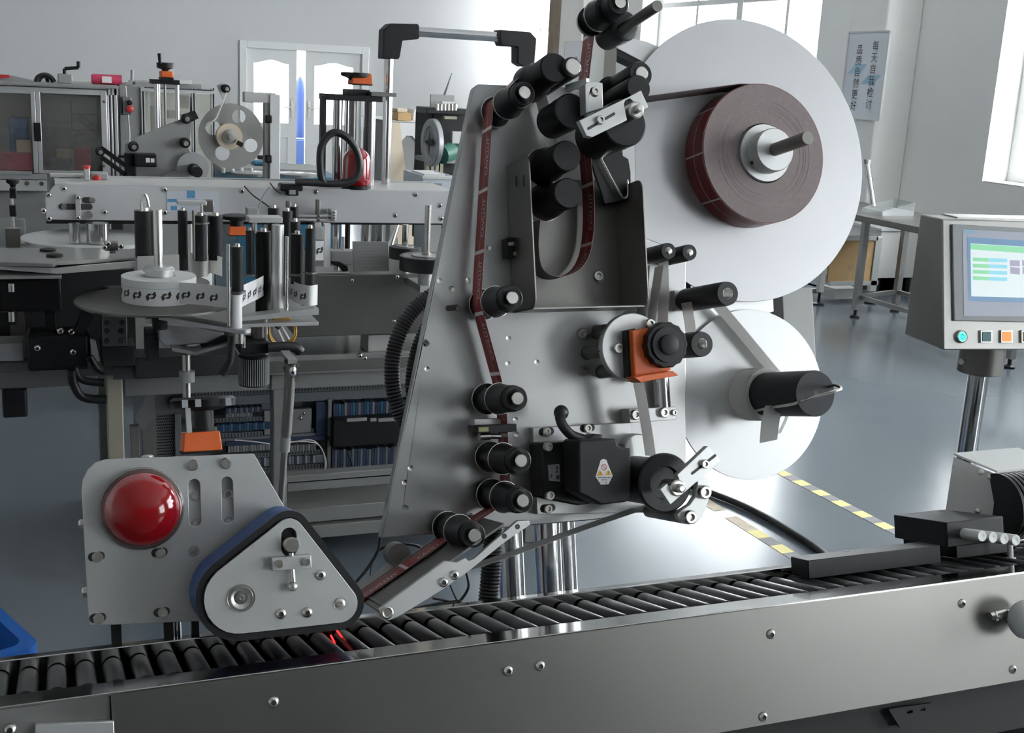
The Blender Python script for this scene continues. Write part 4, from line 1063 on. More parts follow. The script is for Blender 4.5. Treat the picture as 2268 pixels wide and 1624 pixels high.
cable('cable_tie',D_([(997,1296),(1005,1315),(1016,1338)],1.80),.0016,'black cable tie end pointing up from the bundle','cable tie',mt='black_plastic')
m = MB(); q = T.at(1016,1337,1.80); m.ball(q,.0065,12); m.tube(D_([(1018,1340),(1030,1348),(1042,1362)],1.80),.002,6); m.tube(D_([(1008,1342),(1005,1352),(1004,1372)],1.80),.0014,6)
solo('cable_knot',T,m,'black_plastic','knot of black cables tied below the peel arm','cable knot')
# black hose on the floor
fl_ = [W.atz(px,py,.014) for px,py in ((1490,1062),(1580,1094),(1640,1118),(1700,1148),(1755,1180),(1800,1208),(1830,1232),(1850,1260))]
cable('floor_hose',fl_,.013,'black hose curving across the bright floor towards the feed rail','hose',W,n=12)
# floor marking tape
def tape(name,A,B,k,lab,mats_,w=.055):
    a,b = W.atz(*A,.0),W.atz(*B,.0); d = (b-a)/k; dn = d.normalized(); sd = V((-dn.y,dn.x,0))*w/2
    t = thing(name,W,(a+b)/2,lab,'tape','striped floor tapes')
    for i,mt in mats_:
        p,q = a+d*i,a+d*(i+1); m = MB(); m.slab([tuple((p+sd)[:2]),tuple((p-sd)[:2]),tuple((q-sd)[:2]),tuple((q+sd)[:2])],.0004,.0012); part('tape_segment',t,m,mt)
tape('floor_tape',(1765,1065),(1972,1172),9,'yellow and grey striped tape on the floor right of the lower reel',[(i,'yellow_tape' if i%2 == 0 else 'grey_tape') for i in range(-6,12)])
tape('floor_tape',(1572,1117),(1757,1232),7.4,'worn striped tape on the floor left of the black hose',[(i,mt) for i,mt in ((-3,'worn_tape'),(-1,'worn_tape'),(0,'worn_tape'),(2,'worn_tape'),(4,'yellow_tape'),(3,'worn_tape'),(5,'grey_tape'),(6,'yellow_tape'),(7,'grey_tape'))])

# ------------------------------------------------------------------ infeed parts on the right end
def tb(par,name,fx,y0,y1,mt,bev=.0008,label=None,holes=()):
    m = MB(); m.prism(P2(T,fx,y0),y0,y1,holes); return part(name,par,m,mt,bev,label)
w0 = WB+.001
def wz(px,py,d): return T.at(px,py,d)
ra = T.atz(1790,1279,WB+.006); dR = ra.y
# flat guide rail
xl_,xr_ = T.at(1791,1262,dR).x, T.at(1990,1240,dR).x
zt_ = T.at(1790,1242,dR).z; xb_ = T.atz(1751,1233,zt_)
gr = thing('guide_rail',T,((xl_+xr_)/2,dR,WB+.004),'flat black plastic guide rail lying on the rollers left of the black block','rail')
m = MB(); m.slab([(xl_,dR),(xr_+.09,dR),(xr_+.09,xb_.y),(xb_.x,xb_.y)],WB+.003,zt_); part('rail_body',gr,m,'charcoal',bev=.001)
for px,py in ((1875,1220),(1940,1212)):
    a = T.atz(px,py,zt_+.0004); m = MB(); m.lathe(a,(0,0,1),[(-.001,.0055),(.0,.0055)],16); part('rail_hole',gr,m,'socket_dark')
# black block
xa_ = T.at(2098,1190,dR).x; zb0 = T.at(2098,1213,dR).z; zb1 = T.at(2093,1158,dR).z
bL = T.atz(1979,1140,zb1); bR = T.at(2222,1150,dR)
bb = thing('infeed_block',T,(xa_,dR,WB+.004),'black machined infeed block standing on the conveyor behind white rods','block')
m = MB(); m.slab([(xa_,dR),(bR.x,dR),(bR.x,bL.y),(bL.x,bL.y)],zb0,zb1); part('block_body',bb,m,'charcoal',bev=.0015)
x2 = T.at(2128,1200,dR).x; m = MB(); m.slab([(x2,dR+.012),(bR.x+.02,dR+.012),(bR.x+.02,bL.y),(x2,bL.y)],WB+.004,zb0-.0005); part('block_foot',bb,m,'black_plastic',bev=.001)
for px,py in ((2021,1137),(2083,1131)):
    a = T.atz(px,py,zb1+.0005); m = MB(); m.lathe(a,(0,0,1),[(-.001,.006),(.0,.006)],16); part('block_hole',bb,m,'socket_dark')
for k,px in enumerate((2177,2201,2226,2252)):
    a = T.at(px,1188+k*3,dR-.045)
    m = MB(); m.lathe((a.x,dR+.0,a.z),(0,-1,0),[(0,.0098),(.042,.0098),(.0435,.0092),(.0437,.003),(.0432,.002)],24)
    part('white_rod',bb,m,'white_plastic',label='white round plastic rod')
m = MB(); a = T.at(2237,1212,dR-.02); m.lathe((a.x,dR-.02,a.z),(0,0,-1),[(-.01,.005),(.018,.005),(.0185,.009),(.024,.009)],16); part('drop_pin',bb,m,'white_plastic')
# bracket sheet, lid and ribbed motor behind the block
pz = [(2096,1012),(2209,1052),(2200,1150),(2093,1135)]
dB_ = bL.y-.02
br = thing('bracket_cover',T,(T.at(2150,1140,dB_).x,dB_,T.at(2150,1140,dB_).z),'beige sheet bracket with a lid coloured white for window glare above the infeed block','bracket')
m = MB(); A = [T.at(2112,1012,dB_+.03),T.at(2209,1052,dB_-.02),T.at(2197,1150,dB_-.02),T.at(2094,1134,dB_+.03)]
nn_ = (A[1]-A[0]).cross(A[3]-A[0]).normalized()*.0015
m.add([p-nn_ for p in A]+[p+nn_ for p in A],[(0,1,2,3),(7,6,5,4),(0,4,5,1),(1,5,6,2),(2,6,7,3),(3,7,4,0)]); part('bracket_sheet',br,m,'panel_beige')
for px,py in ((2172,1046),(2192,1056),(2165,1132)):
    p = T.at(px,py,dB_); t_ = ((A[0]-T.c).dot(nn_))/((p-T.c).dot(nn_)); q = T.c+(p-T.c)*t_
    m = MB(); m.lathe(q,(-nn_ if nn_.y > 0 else nn_),[(-.001,.006),(.003,.0055),(.004,.004)],14); part('screw',br,m,'steel_bright')
L0 = T.at(2112,1008,dB_+.03); L1 = T.at(2209,1048,dB_-.02); dx_ = V((.16,0,0)); 
m = MB(); bk0,bk1 = L0+V((.0,.0,.0)),L1
lid = [L0,L1,L1+dx_,L0+dx_]
m.add([p for p in lid]+[p+V((0,0,.004)) for p in lid],[(3,2,1,0),(4,5,6,7),(0,1,5,4),(1,2,6,5),(2,3,7,6),(3,0,4,7)]); part('lid',br,m,'white_plastic')  # white colour stands in for window glare on the lid
mc = T.at(2262,1118,dB_-.03); rm_ = 74/T.ppm(mc)
mt = thing('ribbed_motor',T,(mc.x,mc.y,mc.z-rm_),'black ribbed motor at the right edge behind the infeed block','motor')
prof = []
for i in range(14): prof += [(i*.011,rm_),(i*.011+.007,rm_),(i*.011+.0075,rm_*.93),(i*.011+.0105,rm_*.93)]
m = MB(); m.lathe((T.at(2209,1110,mc.y).x,mc.y,mc.z),(1,0,0),prof,36); part('motor_body',mt,m,'black_anodised')
m = MB(); m.box(T.at(2209,1110,mc.y).x+.01,mc.x+.1,mc.y-.03,mc.y+.05,w0+.01,mc.z-rm_*.8); part('motor_foot',mt,m,'black_plastic')
# chrome tube below the touch panel is built with the panel
# ------------------------------------------------------------------ touch panel on its pole
PR = math.radians(-8.0)
PF = Frame(CAM+fwd*2.55+rgt*(2150-CX)/FPX*2.55-upv*(620-CY)/FPX*2.55, Matrix.Rotation(PR,3,'Z'))
ct_,cb_ = PF.at(2089,485,.0), PF.at(2089,776,0)
slope = 0.0
# the front leans back: bottom edge nearer than the top edge
fbot = -.035; ftop = .035
tl_,bl_ = PF.at(2089,485,ftop), PF.at(2089,776,fbot)
wid = .42; back = ftop+.085
pn = thing('touch_panel',PF,(bl_.x+wid/2,.03,bl_.z),'stainless operator panel with a lit touch screen on a pole at the right edge','control panel')
m = MB(); x0,x1 = bl_.x,bl_.x+wid; z0,z1 = bl_.z,tl_.z
m.add([(x0,fbot,z0),(x0,ftop,z1),(x0,back,z1),(x0,back,z0),(x1,fbot,z0),(x1,ftop,z1),(x1,back,z1),(x1,back,z0)],[(0,1,2,3),(7,6,5,4),(0,4,5,1),(1,5,6,2),(2,6,7,3),(3,7,4,0)])
part('housing',pn,m,'stainless_dull',bev=.003)
u_ = V((0,ftop-fbot,z1-z0)); ul = u_.length; u_.normalize(); nf = V((0,-u_.z,u_.y))
def fp(px,py,out=0.):
    o = V((x0,fbot,z0)); r = PF.ray(px,py); t_ = (o-PF.c).dot(nf)/r.dot(nf); return PF.c+r*t_+nf*out
def fbox(name,par,c4,o0,o1,mt,bev=0,label=None):
    m = MB(); a = [fp(px,py) for px,py in c4]; m.add([p+nf*o1 for p in a]+[p+nf*o0 for p in a],[(0,1,2,3),(7,6,5,4),(0,4,5,1),(1,5,6,2),(2,6,7,3),(3,7,4,0)]); return part(name,par,m,mt,bev,label)
def fx(l,t,r,b,s=.055):  # a rectangle of the screen: slanted like the panel top
    return [(l,t),(r,t+(r-l)*s*(1-(t-480)/300)),(r,b+(r-l)*s*(1-(b-480)/300)),(l+2,b)]
rt = 2380
bz = fbox('bezel',pn,[(2106,497),(rt,512),(rt,716),(2110,711)],-.002,.006,'grey_plastic',.0015)
gl = fbox('screen_glass',pn,[(2128,509),(rt,522),(rt,703),(2131,700)],.004,.0065,'screen_face',0,'grey lit touch screen')
fr_s = fbox('screen_frame',gl,[(2138,526),(rt,541),(rt,674),(2142,667)],.0066,.0068,'screen_blue')
pg = fbox('screen_page',gl,[(2145,540),(rt,554),(rt,663),(2147,657)],.0069,.0070,'screen_page')
fbox('title_bar',gl,[(2145,541),(rt,555),(rt,570),(2145,553)],.0071,.0072,'screen_green')
fbox('brand_tag',gl,[(2130,509),(2156,511),(2156,518),(2131,517)],.0067,.0069,'print_blue')
for k in range(4):
    y = 571+k*13.8
    fbox('screen_field',gl,[(2150,y),(2186,y+1.5),(2186,y+9.5),(2150,y+8)],.0071,.0072,'screen_green'); fbox('screen_field',gl,[(2186.5,y+1.5),(2226,y+3),(2226,y+11),(2186.5,y+9.5)],.0071,.0072,'screen_cyan')
for px in (2232,2259):
    fbox('screen_button',gl,[(px,577),(px+22,578),(px+22,591),(px,590)],.0071,.0072,'screen_mauve'); fbox('screen_button',gl,[(px+1,592),(px+22,594),(px+22,609),(px+1,607)],.0071,.0072,'screen_mauve')
c_ = fp(2128,746); k_ = 1/PF.ppm(c_)
m = MB(); m.lathe(c_,nf,[(-.001,15*k_),(.006,14*k_),(.0075,12*k_),(.006,10.5*k_)],32); pb = part('power_button',pn,m,'steel_bright')
m = MB(); m.lathe(c_,nf,[(.004,10*k_),(.0068,9.5*k_)],28); part('button_lens',pb,m,'lamp_cyan',label='cyan lit power button')
m = MB(); m.lathe(c_,nf,[(.0069,5*k_),(.0071,5*k_),(.0071,3.8*k_),(.0069,3.8*k_)],20,closed=False); m.bar(c_+nf*.0071+u_*2*k_,c_+nf*.0071+u_*7*k_,1.5*k_,.0002,nf); part('power_mark',pb,m,'button_teal')
for px,mtn,lab in ((2182,'button_teal','dark teal square button'),(2227,'lamp_orange','lit orange square button'),(2272,'button_olive','olive square button')):
    b_ = fbox('square_button',pn,[(px-13,732),(px+13,732),(px+13,760),(px-13,760)],-.001,.005,'steel_bright',.001)
    fbox('button_lens',b_,[(px-10,735),(px+10,735),(px+10,757),(px-10,757)],.004,.0065,mtn,.0008,lab)
cxp = PF.at(2172,800,.03); rc_ = 50/PF.ppm(cxp)
zc0 = PF.at(2172,824,.03).z
m = MB(); m.cyl((cxp.x,.03,zc0),(cxp.x,.03,z0),rc_*.98,40); part('pole_socket',pn,m,'stainless',bev=.002)
q = PF.at(2124,797,.03); m = MB(); m.cyl((cxp.x-rc_*.9,.02,q.z),(cxp.x-rc_*1.12,.015,q.z),.005,12); m.cyl((cxp.x-rc_*1.12,.015,q.z),(cxp.x-rc_*1.22,.013,q.z),.007,12); part('set_screw',pn,m,'steel_bright')
floor_z = -PF.M.translation.z
m = MB(); m.cyl((cxp.x,.03,floor_z),(cxp.x,.03,zc0),22/PF.ppm(cxp),32); part('pole',pn,m,'chrome')
m = MB(); m.cyl((cxp.x,.03,floor_z),(cxp.x,.03,floor_z+.02),.09,32); part('pole_foot',pn,m,'stainless')
m = MB(); m.box(x0+.05,x1-.05,ftop+.02,back-.005,z1,z1+.003); part('cover_sheet',pn,m,'alu_light')
# ------------------------------------------------------------------ blue crate at the lower left
zr = .30
k1,k2 = W.atz(91,1428,zr),W.atz(0,1345,zr)
e1 = (k2-k1); e1.z = 0; len1 = e1.length+.22; e1.normalize()
CF = Frame(V((k1.x,k1.y,0)), Matrix.Rotation(math.atan2(e1.y,e1.x),3,'Z'))   # x along the far rim, y away from the crate when negative
sgn = -1 if (CF.I @ V((-.3,k1.y-.4,0))).y < 0 else 1
cr = thing('blue_crate',CF,(len1/2,sgn*.2,0),'bright blue plastic crate on the floor behind the conveyor at the lower left edge','crate')
def rim(z,g):
    x0_,x1_ = -g,len1+g; ya_,yb_ = (-.40-g,g) if sgn < 0 else (-g,.40+g); r = .03; o = []
    for (cx_,cy_,a0) in ((x1_-r,ya_+r,-PI/2),(x1_-r,yb_-r,0),(x0_+r,yb_-r,PI/2),(x0_+r,ya_+r,PI)):
        o += [(cx_+r*math.cos(a0+PI/2*i/5),cy_+r*math.sin(a0+PI/2*i/5),z) for i in range(6)]
    return o
Rs = [rim(.0,-.05),rim(zr-.04,-.022),rim(zr-.04,0),rim(zr,0),rim(zr,-.028),rim(.012,-.056)]
m = MB(); n = len(Rs[0]); fs = [tuple(reversed(range(n)))]
for j in range(5):
    for i in range(n): fs.append((j*n+i,j*n+(i+1)%n,(j+1)*n+(i+1)%n,(j+1)*n+i))
fs.append(tuple(range(5*n,6*n))); m.add([v for R_ in Rs for v in R_],fs); part('crate_body',cr,m,'blue_crate')
# ------------------------------------------------------------------ second machine behind (frame W)
def rect(l,t,r,b,Y):
    return (W.at(l,(t+b)/2,Y).x, W.at(r,(t+b)/2,Y).x, W.at((l+r)/2,b,Y).z, W.at((l+r)/2,t,Y).z)
def pbx(l,t,r,b,Y,dep=.03,mb=None):
    x0,x1,z0,z1 = rect(l,t,r,b,Y); return (mb or MB()).box(x0,x1,Y,Y+dep,z0,z1)
def pcy(cx,t,b,rpx,Y,mb=None,n=24,r2=None):
    a,c_ = W.at(cx,t,Y),W.at(cx,b,Y); mid_ = W.at(cx,(t+b)/2,Y); r = rpx/W.ppm(mid_)
    return (mb or MB()).lathe((mid_.x,Y,c_.z),(0,0,1),[(0,r),(a.z-c_.z-r*.06,r),(a.z-c_.z,(r2 or r*.93))],n)
def pol(pts,Y,dep=.03,mb=None,holes=()):
    return (mb or MB()).prism(P2(W,pts,Y),Y,Y+dep,[P2(W,h,Y) for h in holes])
def bx(par,name,l,t,r,b,Y,dep,mt,bev=.0015,label=None): return part(name,par,pbx(l,t,r,b,Y,dep),mt,bev,label)
def cyv(par,name,cx,t,b,rpx,Y,mt,label=None,r2=None): return part(name,par,pcy(cx,t,b,rpx,Y,None,24,r2),mt,0,label)
def hdisc(par,name,cx,cyp,rpx,Y,th,mt,label=None,n=64):
    a = W.at(cx,cyp,Y); r = rpx/W.ppm(a); m = MB(); m.lathe(a-V((0,0,th)),(0,0,1),[(0,r),(th*.8,r),(th,r*.995)],n); return part(name,par,m,mt,0,label),a,r
def bolt(par,px,py,Y,r=.009,kind='cap'): return screw(par,W.at(px,py,Y),r,kind)
YF = 3.60
fl = thing('machine_bed',W,(W.at(560,850,YF).x,YF+.3,0),'grey tubular machine frame with an open electrical bay behind the red beacon unit','machine')
xl0,xl1 = W.at(237,900,YF).x,W.at(273,900,YF).x
zt0 = W.at(255,828,YF).z
m = MB(); m.box(xl0,xl1,YF,YF+.06,0,zt0); part('leg',fl,m,'beige_tube',bev=.004)
xm = W.at(605,960,YF).x; xm1 = W.at(636,960,YF).x
m = MB(); m.box(xm,xm1,YF,YF+.06,0,zt0-.03); part('leg',fl,m,'grey_tube',bev=.004)
xr0 = W.at(960,960,YF).x
m = MB(); m.box(xr0+.35,xr0+.42,YF,YF+.06,0,zt0); part('leg',fl,m,'grey_tube',bev=.004)
for x in (xl0,xm,xr0+.35):
    m = MB(); m.box(x,x+.05,YF+.75,YF+.81,0,zt0); part('leg',fl,m,'grey_tube',bev=.004)
bx(fl,'frame_tube',275,826,604,872,YF+.005,.055,'grey_tube',.004)
bx(fl,'frame_tube',600,823,900,858,YF-.002,.06,'grey_tube',.004)
bx(fl,'frame_tube',-120,826,160,860,YF+.1,.05,'steel_dark',.004)
m = MB(); m.box(xl0-.1,xr0+.42,YF-.02,YF+.85,zt0+.001,zt0+.03); part('bed_plate',fl,m,'steel_dark')
bx(fl,'bed_edge',250,800,1000,826,YF-.03,.02,'steel_dark')
bx(fl,'bed_edge',560,783,1000,824,YF-.028,.02,'stainless_dull')
for px,py in ((797,788),(808,794)): bolt(fl,px,py,YF-.029,.008,'button')
for (l,t,r,b) in ((400,1052,960,1070),(636,1055,960,1078),(560,1118,1000,1150)): bx(fl,'frame_rail',l,t,r,b,YF+.03,.05,'grey_tube',.003)
bx(fl,'frame_tube',560,1158,1000,1186,YF+.02,.05,'grey_tube',.003)
m = MB(); m.box(xl0,xr0+.42,YF+.1,YF+.8,.10,.14); part('drip_pan',fl,m,'grey_tube')
# steel body above the bed
sb = bx(fl,'steel_body',655,608,1000,742,YF-.06,.5,'stainless',.003,'stainless body panel under the white beam')
for px,py in ((660,710),(872,712),(880,614),(780,622)): bolt(fl,px,py,YF-.061,.007,'button')
bx(fl,'body_foot',815,742,870,795,YF+.02,.1,'panel_beige')
# electrical bay, its colours darkened for the shade inside
el = thing('electrical_panel',W,(W.at(620,1000,YF+.35).x,YF+.4,.14),'open electrical panel with cable ducts and blue wiring between the frame legs','electrical panel')
YE = YF+.40
x0,x1,z0,z1 = rect(300,855,1010,1150,YE)
m = MB(); m.box(x0,x1,YE+.05,YE+.065,.14,z1); part('back_sheet',el,m,'duct_grey')
def duct(l,t,r,b,Y=YE):
    d = bx(el,'cable_duct',l,t,r,b,Y,.045,'duct_grey',.001)
    x0,x1,z0,z1 = rect(l,t,r,b,Y); k = max(3,int((x1-x0)/.011)); m = MB()
    for i in range(k):
        xx = x0+(x1-x0)*(i+.5)/k; m.box(xx-.0022,xx+.0022,Y-.001,Y+.001,z0+.25*(z1-z0),z1-.12*(z1-z0))
    part('duct_slot',d,m,'dark_bay',kind='stuff')
duct(420,853,1010,868); duct(420,927,585,936); duct(480,955,700,966); duct(480,1003,720,1012); duct(560,1032,720,1044)
for (l,t,r,b) in ((420,868,1010,888),(480,966,700,982),(560,1012,720,1030)): bx(el,'panel_rail',l,t,r,b,YE-.01,.03,'duct_grey')
bx(el,'wire_tray',700,890,732,975,YE-.01,.05,'navy_wires'); bx(el,'wire_tray',500,972,730,982,YE-.02,.03,'navy_wires'); bx(el,'side_rail',725,885,733,1130,YE-.02,.04,'grey_tube')
bx(el,'mounting_plate',585,908,690,960,YE-.005,.02,'bay_shaded'); bolt(el,672,916,YE-.006,.007,'button'); bolt(el,665,927,YE-.006,.007,'button')
bx(el,'controller',738,925,940,985,YE-.06,.08,'black_plastic',.003,'black controller block')
for l in (768,820,838): bx(el,'controller_label',l,926,l+ (45 if l != 820 else 14),934,YE-.062,.003,'grey_plastic')
def terms(l,t,r,b,mts,Y=YE-.015):
    """row of terminal blocks: each block a part"""
    x0,x1,z0,z1 = rect(l,t,r,b,Y); k = max(4,int((r-l)/6)); w = (x1-x0)/k
    for i in range(k):
        m = MB(); m.box(x0+i*w+w*.08,x0+(i+1)*w-w*.08,Y,Y+.04,z0,z1-(z1-z0)*.1*random.random()); part('terminal_block',el,m,mts[i%len(mts)])
terms(500,903,582,914,['navy_wires','duct_grey']); terms(500,915,560,924,['bay_shaded','duct_grey']); terms(480,938,600,954,['navy_wires','navy_wires','teal_paint'])
terms(505,985,600,1000,['bay_shaded','duct_grey','bay_shaded']); terms(620,985,700,1000,['bay_shaded','duct_grey']); terms(560,1012,705,1030,['navy_wires','grey_plastic','duct_grey'])
terms(738,888,950,920,['navy_wires','navy_wires','teal_paint','navy_wires','bay_shaded']); terms(735,990,950,1030,['navy_wires','duct_grey','navy_wires'])
wires = [[(602,985),(660,978),(705,985),(720,1020),(712,1050),(680,1062),(650,1058)],[(636,982),(690,975),(715,1000),(722,1035),(700,1058),(665,1065),(640,1090)],[(668,1060),(650,1075),(634,1095)],[(668,1060),(655,1068),(638,1078)],[(668,1060),(646,1066),(634,1070)],[(520,975),(560,978),(600,984)]]
for wv in wires:
    m = MB(); m.tube(smooth_path([W.at(px,py,YE-.05) for px,py in wv],5),.0022,6); part('white_wire',el,m,'white_wire')
for wv in ([(770,1000),(780,1030),(783,1060),(770,1110),(740,1150)],[(755,1030),(756,1045)],[(900,1080),(840,1115),(780,1145)]):
    m = MB(); m.tube(smooth_path([W.at(px,py,YE-.07) for px,py in wv],5),.0045,6); part('black_wire',el,m,'black_rubber')
# perforated plate and angled bracket on the left of the bay
x0,x1,z0,z1 = rect(347,918,392,1060,YE-.1)
m = MB(); m.box(x0,x1,YE-.1,YE-.09,.14,z1); pf = part('perforated_plate',el,m,'bay_shaded')
m = MB()
for i in range(9):
    for j in range(22):
        xx,zz = x0+(x1-x0)*(i+.5+.5*(j%2))/9.6,z0+(z1-z0)*(j+.5)/22; m.box(xx-.0025,xx+.0025,YE-.1012,YE-.099,zz-.0025,zz+.0025)
part('perforation',pf,m,'dark_bay',kind='stuff')
m = pol([(300,930),(325,872),(342,866),(344,925),(316,955)],YE-.15,.02); part('angle_bracket',el,m,'bay_shaded')
bx(el,'bay_post',316,900,345,1080,YE-.14,.03,'grey_tube'); bx(el,'bay_post',290,945,310,1080,YE-.16,.03,'grey_tube'); bx(el,'bay_post',388,918,402,1080,YE-.12,.03,'duct_grey')

# gas strut
a,b_,c_ = W.at(645,805,3.05),W.at(638,940,3.05),W.at(622,1110,3.05)
gs = thing('gas_strut',W,c_,'grey gas strut leaning in front of the electrical panel','gas strut')
k = 1/W.ppm(a)
m = MB(); m.cyl(a,W.at(634,962,3.05),12*k,20); m.cyl(W.at(634,962,3.05),W.at(633,968,3.05),10*k,20); part('cylinder',gs,m,'steel_dark')
m = MB(); m.cyl(W.at(633,968,3.05),W.at(630,1000,3.05),11.5*k,20); part('collar',gs,m,'machine_grey')
m = MB(); m.cyl(W.at(630,1000,3.05),W.at(620,1150,3.05),7.5*k,16); part('piston_rod',gs,m,'steel_dark')
m = MB(); m.box(a.x-14*k,a.x-7*k,3.04,3.06,W.at(645,845,3.05).z,W.at(645,798,3.05).z); m.box(a.x+7*k,a.x+14*k,3.04,3.06,W.at(645,845,3.05).z,W.at(645,798,3.05).z); m.cyl(a+V((-17*k,0,-8*k)),a+V((17*k,0,-8*k)),5*k,12); fk = part('fork_end',gs,m,'steel_dark')
m = MB(); m.ball(W.at(648,823,3.04),9*k,14,(1,1,1.7)); part('fork_eye',fk,m,'steel_bright')
m = MB(); m.box(a.x-10*k,a.x+10*k,3.03,3.6,W.at(645,802,3.05).z,W.at(645,793,3.05).z); part('anchor_plate',gs,m,'machine_grey')
m = MB(); q = W.at(620,1150,3.05); m.lathe((q.x,3.05,0),(0,0,1),[(0,.05),(.02,.05),(.025,.02),(q.z,.018)],20); part('strut_foot',gs,m,'steel_dark')

# --- white beam
YBm = 3.92
bm_ = thing('conveyor_beam',W,(W.at(560,490,YBm).x,YBm,W.at(560,494,YBm).z),'long white side beam of the background conveyor','conveyor')
m = pol([(100,436),(117,414),(125,408),(1010,423),(1010,496),(103,487)],YBm,.014,None,[slot_ for slot_ in ()]); part('beam_plate',bm_,m,'beam_white',bev=.002)
m = MB(); m.box(W.at(122,408,YBm).x,W.at(1010,423,YBm).x,YBm+.001,YBm+.28,W.at(560,416,YBm).z-.008,W.at(560,416,YBm).z-.002); part('cover_sheet',bm_,m,'panel_beige')
m = MB(); m.box(W.at(110,408,YBm).x,W.at(1010,423,YBm).x,YBm+.28,YBm+.294,W.at(560,494,YBm).z,W.at(560,414,YBm).z); part('beam_plate',bm_,m,'beam_white')
for px,py in ((142,418),(108,432),(97,467),(109,484),(365,420),(365,470),(232,470),(536,423),(700,425),(921,431),(974,455),(977,484),(875,477)): bolt(bm_,px,py,YBm-.0005,.009,'button')
for l,t,r,b in ((182,439,210,448),(131,453,204,463)):
    x0,x1,z0,z1 = rect(l,t,r,b,YBm); m = MB(); zz=(z0+z1)/2; m.prism(slot(x0+.008,zz,x1-.008,zz,.0095),YBm-.0008,YBm+.002); part('slot',bm_,m,'socket_dark')
for px,py in ((203,443),(142,458)): bolt(bm_,px,py,YBm-.001,.009,'cap')
bx(bm_,'strap',167,431,179,487,YBm-.014,.013,'beam_white'); bolt(bm_,173,438,YBm-.015,.008,'button'); bolt(bm_,173,482,YBm-.015,.008,'button'); bolt(bm_,197,476,YBm-.002,.012,'cap')
stl = bx(bm_,'sticker',370,424,486,470,YBm-.0015,.001,'sticker_face',0)
bx(stl,'sticker_stripe',371,441,440,448,YBm-.0025,.0008,'sticker_blue',0); bx(stl,'sticker_mark',414,422,432,439,YBm-.0025,.0008,'sticker_blue',0); bx(stl,'sticker_mark',378,456,392,466,YBm-.0025,.0008,'sticker_blue',0)
bx(bm_,'beam_shadow_strip',103,488,1000,497,YBm+.02,.2,'black_plastic',0)  # black strip added as the shadow under the beam
# guide rail bar with end block in front of the beam
gb = thing('side_guide',W,W.at(700,490,YBm-.05),'aluminium side guide bar with end block on the white beam','guide rail')
bx(gb,'guide_bar',660,476,735,481,YBm-.05,.02,'alu_light'); bx(gb,'guide_bar',660,485,735,490,YBm-.05,.02,'alu_light')
eb = bx(gb,'end_block',734,465,746,491,YBm-.06,.05,'alu_light')
for y in (470,476,482,488): bolt(gb,740,y,YBm-.061,.0045,'button')
for px,t,b in ((639,446,470),(705,443,500)): bx(gb,'guide_pin',px-4,t,px+4,b,YBm-.05,.02,'steel_dark')
bx(gb,'pin_block',697,493,712,506,YBm-.07,.06,'alu_light')
# chrome posts under the beam
for px,w,lab in ((745,9,'first'),(770,6,'second'),(813,13,'third'),(843,12,'fourth')):
    m = MB(); q = W.at(px,500,YBm+.25); r = w/W.ppm(q); m.lathe((q.x,YBm+.25,zt0+.03),(0,0,1),[(0,r),(q.z-zt0,r)],20); part('beam_post',bm_,m,'chrome' if w > 6 else 'black_anodised')
# nameplate
npt = thing('name_plate',W,W.at(818,602,3.5),'dull engraved metal plate standing on the steel body','plate')
m = pol([(781,535),(861,536),(862,601),(783,601)],3.50,.006); part('plate_sheet',npt,m,'stainless_dull',bev=.001)
for k in range(7): bx(npt,'engraved_line',792+3*(k%3),546+7*k,845-4*(k%2),547.3+7*k,3.499,.001,'machine_grey',0)
# black timing wheels with pegs
def wheel(cx,cyp,r,hh,Y,pt,lab):
    t = thing('rimmed_pulley',W,W.at(cx,cyp,Y),lab,'pulley','black pulleys under the beam'); a = W.at(cx,cyp,Y); rr = r/W.ppm(a); h_ = hh/W.ppm(a)
    m = MB(); m.lathe(a-V((0,0,h_)),(0,0,1),[(0,rr),(h_*.95,rr),(h_,rr*.93),(h_*.98,rr*.86),(h_*.98,rr*.2)],40); part('wheel_rim',t,m,'black_rubber')
    m = MB(); m.lathe(a-V((0,0,h_*.05)),(0,0,1),[(0,rr*.55),(.004,rr*.55)],30); part('wheel_face',t,m,'machine_grey')
    m = MB(); top = W.at(cx,pt,Y); m.lathe(a,(0,0,1),[(-.002,rr*.18),(.008,rr*.18),(.009,7/W.ppm(a)),(top.z-a.z,7/W.ppm(a))],20); part('wheel_spindle',t,m,'steel_bright')
    m = MB(); m.lathe((a.x,a.y,a.z-h_-.045),(0,0,1),[(0,rr*.3),(.046,rr*.3)],16); m.box(a.x-rr*.3,a.x+rr*.45,a.y-rr*.3,YF-.059,a.z-h_-.065,a.z-h_-.045); part('pulley_bracket',t,m,'alu_light')
wheel(897,546,36,26,3.62,497,'black rimmed wheel with a thin peg, farther of the two under the beam')
wheel(945,566,60,32,3.42,454,'black rimmed wheel with a tall peg, nearer of the two beside the plate')
# small clamp with two pegs
cl = thing('rod_clamp',W,W.at(760,612,3.62),'small aluminium rod clamp with a black lever on the steel body','clamp')
bx(cl,'clamp_body',734,556,790,587,3.60,.05,'machine_grey',.002); bx(cl,'clamp_base',700,604,775,620,3.57,.12,'alu_light',.002)
for px in (742,760): cyv(cl,'clamp_peg',px,524,558,3.5,3.62,'steel_bright')
m = pol([(733,579),(752,580),(770,590),(772,600),(760,603),(752,592),(735,585)],3.59,.02); part('clamp_lever',cl,m,'black_plastic',bev=.002)
cyv(cl,'clamp_post',745,585,606,6,3.62,'steel_bright')

